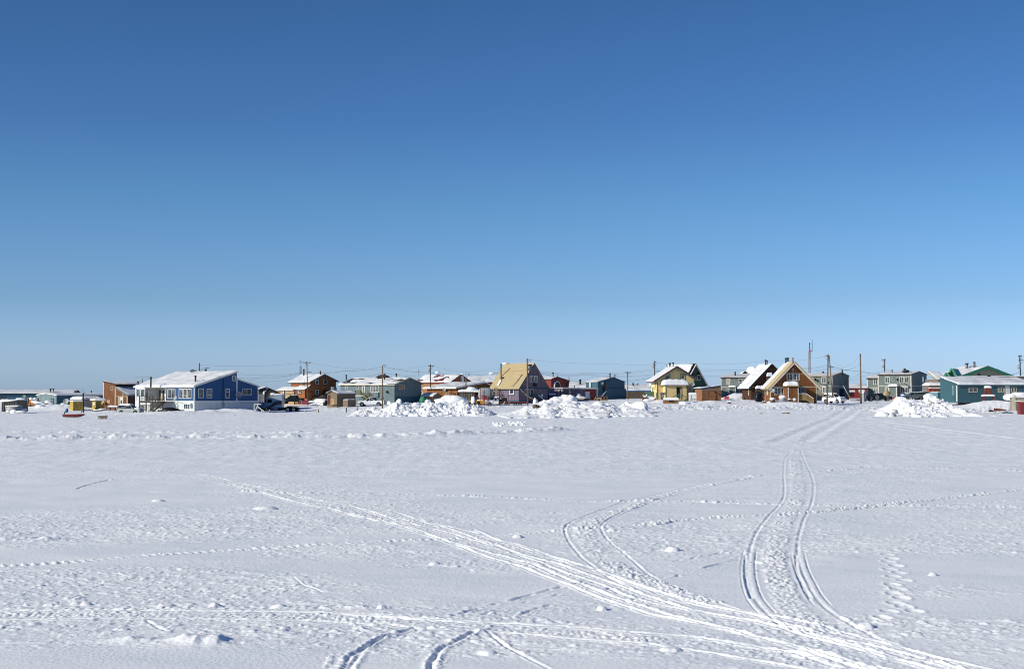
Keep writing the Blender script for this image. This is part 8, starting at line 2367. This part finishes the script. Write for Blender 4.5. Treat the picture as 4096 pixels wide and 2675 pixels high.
B = empty('leaning_pole',at('h',470,912,296),'pale slender pole leaning in the snow right of the buried white car','pole')
MB().tube([at('h',470,915,296),at('h',400,765,297)],.05,6).build('lower_shaft','mustard',B); MB().tube([at('h',400,765,297),at('h',310,605,298)],.09,6).build('upper_shaft','tank_grey',B)
# back of the stop sign
B = empty('road_sign',at('h',884,915,284),'octagonal road sign seen from the back, before the black pickup','sign')
a_,t_ = at('h',884,915,284,-.3),at('h',882,725,284); c_ = at('h',889,803,283.9)
MB().beam(a_,t_,.09).build('post','grey_metal',B); MB().prism([(c_[0] + .44 * math.cos(q + .39),c_[1],c_[2] + .44 * math.sin(q + .39)) for q in np.linspace(0,2 * math.pi,9)[:-1]],(0,.03,0)).build('plate','grey_metal',B)
MB().beam(at('h',840,715,284),at('h',908,722,284),.3,.04).build('street_blade','tarp_blue',B)
# right edge clutter
B = empty('concrete_block',at('i',2290,1020,232),'rough pale concrete box with a snow lid at the right edge','block')
a_,b_ = at('i',2180,1020,232),at('i',2480,1020,232); zt_ = at('i',2200,800,232)[2]
MB().hexa([a_ + [0,0,-.4],b_ + [0,0,-.4],b_ + [0,3.2,-.4],a_ + [.8,3.2,-.4],(a_[0],232,zt_),(b_[0],232,zt_),(b_[0],235.2,zt_),(a_[0] + .8,235.2,zt_)]).build('box','concrete',B)
MB().box((a_[0] + .28,231.95,(a_[2] + zt_) / 2),(.5,.1,zt_ - a_[2] + .3)).build('corner_post','cream_trim',B)
snowcap('x',None,((a_ + b_)[0] / 2,233.6,zt_),(b_ - a_)[0] + .1,3.4,.25,0,31).build('snow_cap',SNOW,B)
B = empty('red_metal_box',at('i',2345,1080,220),'faded red metal box cut by the right picture edge','box')
a_,b_ = at('i',2312,1080,220),at('i',2470,1090,220); zt_ = at('i',2320,868,220)[2]
MB().hexa([a_ + [.1,0,-.3],b_ + [0,0,-.3],b_ + [0,2,-.3],a_ + [.3,2,-.3],(a_[0] - .02,220,zt_),(b_[0],220,zt_),(b_[0],222,zt_),(a_[0] + .3,222,zt_)]).build('body','rack_red',B)
MB().box(((a_ + b_)[0] / 2,221,zt_ + .03),((b_ - a_)[0],2.0,.07)).build('snow_cap',SNOW,B); MB().box(((a_ + b_)[0] / 2,219.97,zt_ - .12),((b_ - a_)[0],.06,.14)).build('rim','orange_paint',B)
B = empty('overturned_red_box',at('i',1965,1035,228),'rusty red tray lying tilted in the snow below the teal building','tray')
MB().hexa([at('i',1858,1038,227),at('i',2062,1030,227),at('i',2080,1022,229),at('i',1880,1030,229),at('i',1868,982,227),at('i',2088,1012,227),at('i',2088,1005,229),at('i',1885,978,229)]).build('tray','rust',B)
MB().beam(at('i',1880,980,228),at('i',2085,1004,228),1.2,.14).build('snow_cap',SNOW,B)
single('round_stone',MB().lump(at('i',1215,1065,226),(.85,.6,.45),7,n=14,smooth=False),'rock_snow','tan boulder half buried right of the right snow pile','stone')
single('small_ring',MB().lump(at('i',1818,1032,228),(.4,.3,.15),3),'rubber','old tyre half buried left of the rusty tray','tyre')
lumps('snow_buried_truck','vehicle shaped heap of snow before the white door of the teal building','car',[(at('i',2150,805,250),(1.2,1.4,.8),3),(at('i',2330,765,252),(2.0,1.4,.7),5)])
# ------------------------------------------------------------------ utility poles and wires
def upole(k,x,yb,yt,Y,label,w=18,cross=(),m='pole_wood',xt=None,lamp=None,transformer=None,arms=()):
 """cross: (row, left col, right col); lamp: (x, y of head, row on pole)"""
 b = at(k,x,yb,Y,-.5); t = at(k,xt if xt is not None else x,yt,Y); r = w / 4.25 / ppm(Y) / 2
 B = empty('utility_pole',at(k,x,yb,Y),label,'utility pole','utility poles of the town')
 MB().tube([b,(b + t) / 2,t],r * 1.1,10,r * .85).build('shaft',m,B)
 for (yy,xa,xb) in cross:
  p,q = at(k,xa,yy,Y - r),at(k,xb,yy,Y - r)
  c = MB().beam(p,q,.12,.14).build('crossarm',m,B)
  for s in (0.03,.97) if abs(xb - xa) < 60 else (.03,.35,.97):
   MB().cyl(p + (q - p) * s + [0,0,.14],.06,.16,n=6).build('insulator','grey_metal',c)
  mid_ = (p + q) / 2
  for sg in (-1,1): MB().beam(mid_ + [0,0,-.7],mid_ + [sg * .55,0,-.05],.05).build('brace',m,c)
 if lamp:
  h,pr = at(k,lamp[0],lamp[1],Y - .3),at(k,x,lamp[2],Y - .1)
  a = MB().tube([pr,(pr + h) / 2 + [0,0,.25],h],.05,6).build('lamp_arm','grey_metal',B)
  MB().box(h + [0,0,-.03],(.75,.25,.14)).build('lamp_head','grey_metal',a)
 if transformer:
  xx,y0,y1 = transformer; p,q = at(k,xx,y0,Y - .3),at(k,xx,y1,Y - .3)
  tr = MB().cyl((p + q) / 2,.35,p[2] - q[2],n=14).build('transformer','tank_grey',B)
  MB().beam((p + q) / 2,((p + q) / 2 * [0,1,1]) + [t[0],.3,0],.1).build('bracket','dark_metal',tr)
  MB().cyl(p + [0,0,.12],.06,.24,n=6).build('bushing','dark_metal',tr)
 return B
upole('b',1265,320,132,300,'pole tip with a curved street lamp rising behind the blue house roof',20,lamp=(1400,216,275))
upole('c',985,810,108,312,'tall pole with a crossarm in front of the cedar house',17,cross=((128,906,1036),),xt=966,lamp=(1022,290,300))
upole('c',2250,905,178,290,'tall pole with a small lamp in front of the blue grey bungalow',22,xt=2254,lamp=(2290,172,205))
upole('d',940,520,155,352,'pole with crossarm and transformer over the low brown house',17,cross=((182,902,1006),),m='pole_dark',transformer=(922,240,285),xt=944)
upole('e',726,842,55,304,'tall brown pole right in front of the purple gable',24,xt=716,cross=((78,722,770),))
upole('e',1427,460,362,420,'short dark pole end right of the dark red house roof',11,m='pole_dark')
upole('e',2210,392,332,470,'distant thin crossarm pole over the dark blue house',10,cross=((345,2192,2226),),m='pole_dark')
upole('f',305,742,282,340,'crossarm pole before the far yellow bungalow',16,cross=((298,260,350),),xt=298)
upole('f',758,350,97,335,'dark pole with a grey transformer left of the yellow house',18,m='pole_dark',transformer=(738,163,215),lamp=(828,275,300),cross=((120,752,784),),xt=762)
upole('f',84,400,335,480,'distant thin pole with short crossarm left of the far yellow bungalow',8,cross=((342,70,104),),m='pole_dark')
upole('g',1988,1098,238,262,'tall pole in front of the right duplex with a second pole leaning on it',26,xt=2008,cross=((270,1968,2020),),lamp=(2060,458,470))
upole('g',2086,925,262,270,'thinner pole leaning against the tall pole by the buried white car',20,xt=2024)
upole('h',614,915,60,290,'tall bare pole between the two right hand sage duplexes',25,xt=600)
upole('h',1014,380,150,350,'black crossarm pole with transformer behind the large sage duplex',17,m='pole_dark',cross=((165,970,1026),),transformer=(990,262,300))
upole('i',2322,455,85,320,'dark pole with transformers behind the teal building at the right edge',20,m='pole_dark',cross=((100,2286,2345),(172,2292,2368)),transformer=(2292,262,318),xt=2308)
# guard antennas
tw = empty('radio_tower',at('g',1690,590,470),'red and white lattice radio tower with stacked antennas','tower')
b_,t_ = at('g',1690,560,470),at('g',1690,190,470)
wd_ = 42 / 4.25 / ppm(470); legs = [np.array([wd_ / 2 * math.cos(q),wd_ / 2 * math.sin(q),0]) for q in (0.52,2.62,4.71)]
nb = 14
for i in range(nb):
 z1_,z2_ = b_ + (t_ - b_) * i / nb,b_ + (t_ - b_) * (i + 1) / nb
 mb = MB()
 for j in range(3):
  mb.beam(z1_ + legs[j],z2_ + legs[j],.12); mb.beam(z1_ + legs[j],z2_ + legs[(j + 1) % 3],.07); mb.beam(z1_ + legs[j],z1_ + legs[(j + 1) % 3],.07)
 mb.build('lattice_bay','twr_red',tw)
mb = MB()
for l in legs: mb.beam(b_ + l - [0,0,9],b_ + l,.16)
mb.build('lower_legs','white_metal',tw)
MB().tube([t_ - [0,0,2],at('g',1692,42,470)],.12,6).build('mast','dark_metal',tw)
for y in (60,128):
 p,q = at('g',1692,y,470),at('g',1738,y,470); MB().beam(p,q,.10).build('dipole_arm','dark_metal',tw); MB().beam(q - [0,0,1.5],q + [0,0,1.5],.10).build('dipole','dark_metal',tw)
MB().lump(at('g',1714,182,470),(.25,.25,.3),seed=2).build('beacon','scarf_red',tw)
an = empty('roof_antenna',at('b',293,492,300),'television antenna on a dark mast left of the blue house chimney','antenna')
MB().tube([at('b',293,500,300),at('b',294,420,300)],.09,6).build('mast','dark_metal',an); t_ = at('b',297,377,300); MB().tube([at('b',294,425,300),t_],.04,5).build('rod','grey_metal',an); yagi(t_,an,3.0,5,.3)
def wire(label,pts,Y,sag=.6,r=.022,Y2=None):
 """pts in photo pixels, one span between each pair; catenary like sag"""
 mb = MB(); n = 10; r *= .6
 for i in range(len(pts) - 1):
  Ya,Yb = (Y,Y if Y2 is None else Y2)
  a,b = W(*pts[i],Ya + (Yb - Ya) * i / (len(pts) - 1)),W(*pts[i + 1],Ya + (Yb - Ya) * (i + 1) / (len(pts) - 1))
  L_ = [a + (b - a) * t - np.array([0,0,sag * 4 * t * (1 - t)]) for t in np.linspace(0,1,n)]
  mb.tube(L_,r,4)
 o = single('overhead_wire',mb,'wire',label,'wire',group='overhead wires')
 return o
def q_(k,x,y): return Q(k,x,y)
wire('top wire from the pole behind the blue house to the cedar house pole',[q_('b',1270,165),q_('c',930,128)],306,.5)
wire('low slack wire between the blue house roof and the cedar house',[q_('b',1925,385),q_('c',300,360),q_('c',860,305)],300,.25,.03)
wire('second low wire between the blue house roof and the cedar house',[q_('b',1925,400),q_('c',200,398),q_('c',870,312)],302,.3)
wire('faint wire above the cedar house roof running left',[q_('b',1930,322),q_('c',400,330),q_('c',960,280)],304,.2)
wire('third wire running from the left to the cedar house ladder side',[q_('b',2000,445),q_('c',400,438),q_('c',900,360)],304,.3)
wire('service wire from the street lamp pole to the blue roof',[q_('b',1250,232),q_('b',1060,298)],299,.2,.03)
wire('wire from the cedar house pole rising right to the bungalow pole',[q_('c',1000,288),q_('c',1600,268),q_('c',2235,195)],305,.3,.035,290)
wire('high wire from the cedar house crossarm to the transformer pole',[q_('c',1036,130),q_('d',905,178)],320,1.3,.02,352)
wire('wire from the bungalow pole sloping down right behind the brown roofs',[q_('d',150,198),q_('d',940,295),q_('d',1590,325),q_('e',270,292)],292,.3,.035,318)
wire('lower wire from the bungalow pole to the roofs on the right',[q_('d',140,296),q_('d',720,360)],292,.2,.03,340)
wire('service wire from the bungalow pole to the bungalow roof',[q_('c',2235,298),q_('c',1980,360)],292,.15,.03)
wire('high wire from the transformer pole to the purple house pole',[q_('d',1006,182),q_('e',40,250)],352,1.0,.02)
wire('wire crossing the tan metal roof',[q_('e',270,272),q_('e',715,250)],312,.2,.03)
wire('top wire from the purple house pole to the yellow house pole',[q_('e',765,80),q_('f',60,145),q_('f',752,152)],315,.3,.02)
for i,(ya,yb,yc) in enumerate(((262,302,236),(275,318,262),(290,330,328),(312,338,345))):
 wire(('top','second','third','lowest')[i] + ' of four near level wires between the purple house and the yellow house',[q_('e',930,ya),q_('e',1700,yb),q_('f',745,yc)],330,.4,.022)
wire('slanting wire from the purple gable down to the dark blue house',[q_('e',975,305),q_('e',1420,405),q_('e',1720,450)],330,.3,.03)
wire('thick wire rising from behind the dark blue house to the yellow house pole',[q_('f',215,437),q_('f',755,362)],345,.3,.045)
wire('level wire over the far yellow bungalow roof',[q_('f',245,490),q_('f',700,515)],345,.15,.04)
for i,(ya,yb) in enumerate(((232,425),(262,440),(345,480),(372,495))):
 wire(('highest','second','third','fourth')[i] + ' of the wires passing behind the A frame roofs',[q_('f',775,ya),q_('f',1620,ya + 8),(q_('g',1400,455 + 18 * i)),q_('g',1985,yb)],345,.4,.022,275)
wire('top wire from the yellow house pole over the A frames to the paired poles',[q_('f',790,122),q_('f',1500,140),q_('g',900,355),q_('g',1985,272)],335,.4,.02,268)
wire('thick cable from the paired poles down to the large duplex',[q_('h',90,265),q_('h',590,350),q_('h',935,390)],264,.3,.05,345)
wire('wire from the tall bare pole to the paired poles',[q_('h',590,240),q_('h',100,305)],288,.8,.025,266)
wire('slack wire crossing from the bare pole down to the right A frame duplex',[q_('h',590,388),q_('h',420,470),q_('g',2100,715)],290,.3,.03,300)
wire('upper loop of wire between the paired poles and the bare pole',[q_('h',65,95),q_('h',590,75)],266,2.3,.02,289)
wire('slanting wire from the transformer pole down left past the bare pole',[q_('h',1000,335),q_('h',640,440),q_('h',400,510)],348,.3,.025,330)
wire('faint wire right of the transformer pole over the large duplex',[q_('h',1025,330),q_('h',1500,380),q_('h',1960,410)],350,.3,.02)
wire('level wire from the large duplex to the taupe wing',[q_('h',1735,448),q_('h',1900,455)],335,.1,.03)
wire('wire from the large duplex wall to the taupe wing below it',[q_('h',1735,528),q_('h',1925,515)],335,.1,.03)
wire('service cable from the right edge pole to the green roof',[q_('i',2320,350),q_('i',2168,412)],322,.2,.04)
wire('cable from the right edge pole leaving the picture',[q_('i',2320,378),q_('i',2460,372)],322,.1,.03)
wire('guy wire on the purple house roof chimney, left',[q_('e',262,215),q_('e',165,400)],322,.0,.025)
# ------------------------------------------------------------------ ploughed snow piles
def snowpile(label,crest,Yf,Yc,Yb,clod=.35,seed=1,cs=.42,res=.13,dirty=False,blocks=(),base_drop=.25,rough=1.0,smoothp=.0):
 """crest: (px, py) line of the top as seen, at distance Yc; foot at Yf towards the viewer and Yb behind"""
 xs = np.array([(p[0] - 2048) / FPX * Yc for p in crest]); zs = np.array([W(p[0],p[1],Yc)[2] for p in crest])
 x0,x1 = xs[0] - 1.2,xs[-1] + 1.2
 nx = int((x1 - x0) / res); ny = int((Yb - Yf) / (res * 1.25))
 gx = np.linspace(x0,x1,nx); gy = np.linspace(Yf - 2.5,Yb,ny)
 Yg,Xg = np.meshgrid(gy,gx,indexing='ij')
 zc = np.interp(Xg,xs,zs,left=-1,right=-1)
 G0 = base_z(Xg,Yg); Gc = base_z(Xg,np.full_like(Xg,Yc))
 hc = np.clip(zc - Gc,0,None)
 wig = .9 * (fbm(Xg / .9,Yg / .9,seed + 2,2) - .5) + 1.9 * (fbm(Xg / 3.2,Yg / 3.2,seed + 1,3) - .5) * 2
 Yt = Yf + (Yc - Yf) * .45 * np.clip(fbm(Xg / 2.6,Yg * 0 + seed,seed + 12,3,.6) * 1.6 - .35,0,1)
 t = np.where(Yg < Yc,(Yg - Yt - wig) / (Yc - Yt),(Yb - Yg) / (Yb - Yc))
 t = np.clip(t,0,1); t = t * (.55 + .45 * t); prof = t * (1.15 - .15 * t)
 edge = np.clip(np.minimum(Xg - x0,x1 - Xg) / 1.5,0,1)
 h = hc * prof * edge
 w1 = fbm(Xg / 1.8,Yg / 1.8,seed + 3,4) - .5
 body = np.clip(h / .5,0,1)
 rg = np.clip((fbm(Xg / 3.0,Yg / 2.5,seed + 9,3) - smoothp) * 6,0.08,1) if smoothp else 1.0
 h = h + body * rough * rg * (0.45 * w1 + clod * clods(Xg / cs + wig,Yg / cs,seed + 5,.75) * 1.5 + clod * .7 * clods(Xg / cs / .45,Yg / cs / .45,seed + 6,.7)
     + .10 * (fbm(Xg / .3,Yg / .3,seed + 7,3) - .5)) - clod * .6 * body * rg * rough
 rim = np.clip(1 - h / .25,0,1) * (hc > .1) * edge * (t > 0)
 h = h + rim * .0
 # scattered debris round the foot
 foot = np.clip(1 - np.abs(Yg - Yf - 1.0 - wig) / 2.0,0,1) * edge * (hc > .15)
 h = h + 0 * foot * clods(Xg / .5,Yg / .6,seed + 8,.30) * np.clip((Yg - Yf + 2) / 2,0,1)
 Z = G0 + np.where(h > .02,h,-.25)
 Z = np.where(h > .02,Z + .03,G0 - .3)
 P = np.stack([Xg,Yg,Z],-1)
 root = empty('snow_pile',(float(xs.mean()),Yc,float(G0.mean())),label,'snow pile','ploughed snow piles')
 v1,v2 = P[1,0] - P[0,0],P[0,1] - P[0,0]
 me = bpy.data.meshes.new('mound'); off = np.array(root.location)
 V = (P - off).reshape(-1,3).astype(np.float32); idx = np.arange(nx * ny).reshape(ny,nx)
 Fq = np.stack([idx[:-1,:-1],idx[:-1,1:],idx[1:,1:],idx[1:,:-1]],-1).reshape(-1,4).astype(np.int32)
 me.from_pydata(V.tolist(),[],Fq.tolist()); me.polygons.foreach_set('use_smooth',np.ones(len(Fq),bool))
 me.materials.append(SNOW); o = bpy.data.objects.new('mound',me); COL.objects.link(o); o.parent = root
 for (px,py,Y,rx,rz_,sd,m_) in blocks:
  p = W(px,py,Y)
  mb = MB().lump(p,(rx,rx * .85,rz_),seed=sd,n=12,rough=.34,smooth=True)
  mb.build('snow_block' if m_ != 'earth' else 'dirt_clod',SNOW if m_ == 's' else m_,root)
 return root
def Qb(k,x,y,Y,rx,rz_,sd,m_='s'):
 a,b = Q(k,x,y); return (a,b,Y,rx * .7,rz_ * .62,sd,m_)
_s1 = [(1405,1660),(1430,1640),Q('d',0,880),Q('d',90,895),Q('d',200,880),Q('d',300,830),Q('d',400,770),Q('d',430,800),Q('d',520,795),Q('d',650,800),Q('d',760,795),Q('d',880,790),Q('d',1000,790),Q('d',1100,800),Q('d',1250,815),
 Q('d',1400,810),Q('d',1500,790),Q('d',1580,800),Q('d',1650,845),Q('d',1760,850),Q('d',1850,890),Q('d',1950,930),Q('d',2010,975),Q('d',2060,1030)]
bl = [Qb('d',410,795,235,.55,.8,2),Qb('d',550,1000,229,1.3,.9,3),Qb('d',700,850,233,1.0,.7,5),Qb('d',900,785,236,.7,.5,7),Qb('d',1500,795,235,.6,.5,9),Qb('d',640,1020,227,.9,.6,11),Qb('d',1310,1035,226,.7,.35,12),Qb('d',250,815,236,.7,.5,15),Qb('d',350,840,234,.8,.5,16)]
for i in range(46):
 x = random.uniform(250,1980); yb = random.uniform(0,1)
 top = np.interp(1500 + x / 4.25,[p[0] for p in _s1],[p[1] for p in _s1])
 y = top + 6 + (1667 - top) * yb * .85; Y = 236 - 10 * yb
 s_ = random.uniform(.18,.42); bl.append((1500 + x / 4.25,y,Y,s_,s_ * .75,i,'s'))
snowpile('long ploughed snow pile of broken chunks before the blue grey bungalow',_s1,223,236,245,.28,11,.42,.13,blocks=bl,rough=1.0)
_s2 = [Q('e',60,1060),Q('e',200,1010),Q('e',330,985),Q('e',480,960),Q('e',600,920),Q('e',700,870),Q('e',800,860),Q('e',920,810),Q('e',1000,770),Q('e',1100,775),Q('e',1180,780),Q('e',1200,770),Q('e',1330,790),Q('e',1360,760),Q('e',1500,770),Q('e',1560,790),
 Q('e',1700,790),Q('e',1800,800),Q('e',1920,800),Q('e',2080,800),Q('e',2140,815),Q('e',2250,870),Q('f',200,840),Q('f',330,850),Q('f',430,870),Q('f',560,880),Q('f',605,940),Q('f',630,1010),Q('f',650,1040)]
bl = [Qb('e',1250,785,236,1.9,1.25,21),Qb('e',1420,775,236,2.1,1.5,22),Qb('e',1090,820,233,1.2,.9,23),Qb('e',1050,875,229,1.3,.8,24),Qb('e',860,875,228,.9,.55,25,'earth'),Qb('e',940,870,229,.9,.6,26,'dirty_snow'),Qb('e',1215,915,224,.9,.6,27,'dirty_snow'),
 Qb('e',1535,830,231,1.1,.7,28),Qb('e',1940,860,229,1.6,1.0,29),Qb('e',2060,975,219,1.2,.6,31,'dirty_snow'),Qb('e',1750,1075,212,.8,.5,32,'dirty_snow'),Qb('e',1600,1045,213,.6,.45,33),Qb('e',1340,830,231,.8,.5,34),Qb('f',505,900,232,1.9,1.7,35),
 Qb('f',560,935,230,1.3,1.1,36),Qb('f',300,835,234,.9,.6,37),Qb('f',340,850,233,.6,.5,38),Qb('f',430,1040,220,1.6,.4,39),Qb('e',690,985,218,.6,.4,40,'dirty_snow'),Qb('e',1480,905,224,.5,.4,41,'dirty_snow'),Qb('e',2350,865,233,.5,.6,42),Qb('e',1000,1050,212,.6,.35,43),Qb('e',1460,1160,206,.8,.2,44)]
for i in range(40):
 x = random.uniform(350,2300); top = np.interp(1940 + x / 4.25,[p[0] for p in _s2],[p[1] for p in _s2]); yb = random.uniform(.05,1)
 s_ = random.uniform(.15,.36); bl.append((1940 + x / 4.25,top + 5 + (1680 - top) * yb * .85,234 - 24 * yb,s_,s_ * .7,100 + i,'s' if i % 5 else 'dirty_snow'))
snowpile('big weathered snow pile with boulder sized blocks before the purple annex',_s2,206,234,246,.22,21,.7,.15,blocks=bl,rough=1.1,smoothp=.36)
_s3 = [Q('h',680,1200),Q('h',760,1130),Q('h',880,1070),Q('h',1000,1050),Q('h',1110,1010),Q('h',1150,930),Q('h',1180,860),Q('h',1230,825),Q('h',1330,825),Q('h',1400,840),Q('h',1500,835),Q('h',1580,845),Q('h',1660,850),Q('h',1700,800),Q('h',1740,775),Q('h',1830,770),Q('h',1900,800),
 Q('h',1930,860),Q('h',2000,910),Q('h',2080,960),Q('h',2150,1000),Q('h',2260,1020),Q('h',2380,1060),Q('i',1500,1080),Q('i',1640,1130)]
bl = [Qb('h',970,1110,214,1.7,.95,51),Qb('h',1140,1140,211,1.0,1.1,52,'dirty_snow'),Qb('h',1170,1050,216,1.1,.6,53,'dirty_snow'),Qb('h',1400,1115,212,.8,.8,54,'dirty_snow'),Qb('h',800,1170,209,1.3,.5,55),Qb('h',1540,1120,211,1.2,.55,56),Qb('h',1620,1130,210,.7,.4,57),
 Qb('h',1290,845,232,1.4,.8,58),Qb('h',1780,800,236,1.5,1.0,59),Qb('h',1370,930,225,1.2,.8,60),Qb('h',720,1190,207,.9,.35,61),Qb('h',1780,895,227,.8,.5,62,'dirty_snow')]
for i in range(44):
 x = random.uniform(760,2200); top = np.interp(3300 + x / 4.25,[p[0] for p in _s3],[p[1] for p in _s3]); yb = random.uniform(.0,1)
 s_ = random.uniform(.15,.4); bl.append((3300 + x / 4.25,top + 4 + max(0,1678 - top) * yb * .8,232 - 22 * yb,s_,s_ * .7,200 + i,'s' if i % 6 else 'dirty_snow'))
snowpile('right hand ploughed snow pile before the grey cars and blue container',_s3,206,232,244,.4,31,.6,.14,blocks=bl,rough=1.1,smoothp=.36)
# small crumbly heaps out on the flat
for j,(k,x0,x1,y0,y1,lab) in enumerate((('e',150,320,1160,1215,'low left crumb heap of snow out on the flat below the piles'),('e',400,710,1140,1200,'low right crumb heap of snow out on the flat below the piles'))):
 items = []
 for i in range(38 if j else 20):
  x,y = random.uniform(x0,x1),random.uniform(y0 + 12,y1)
  Y = HZ and 21618 / (1420 + y / 4.25 - 1570 + .01)
  s_ = random.uniform(.09,.22)
  gx_ = (OFF[k][0] + x / 4.25 - 2048) / FPX * Y
  items.append(((gx_,Y,gnd(gx_,Y) + s_ * .35),(s_,s_,s_ * .8),i + 50 * j))
 o = empty('crumb_heap',(items[0][0][0],items[0][0][1],items[0][0][2]),lab,'snow pile','ploughed snow piles')
 for (c,r,sd) in items: MB().lump(c,r,seed=sd,n=9,smooth=False).build('snow_block',SNOW,o)
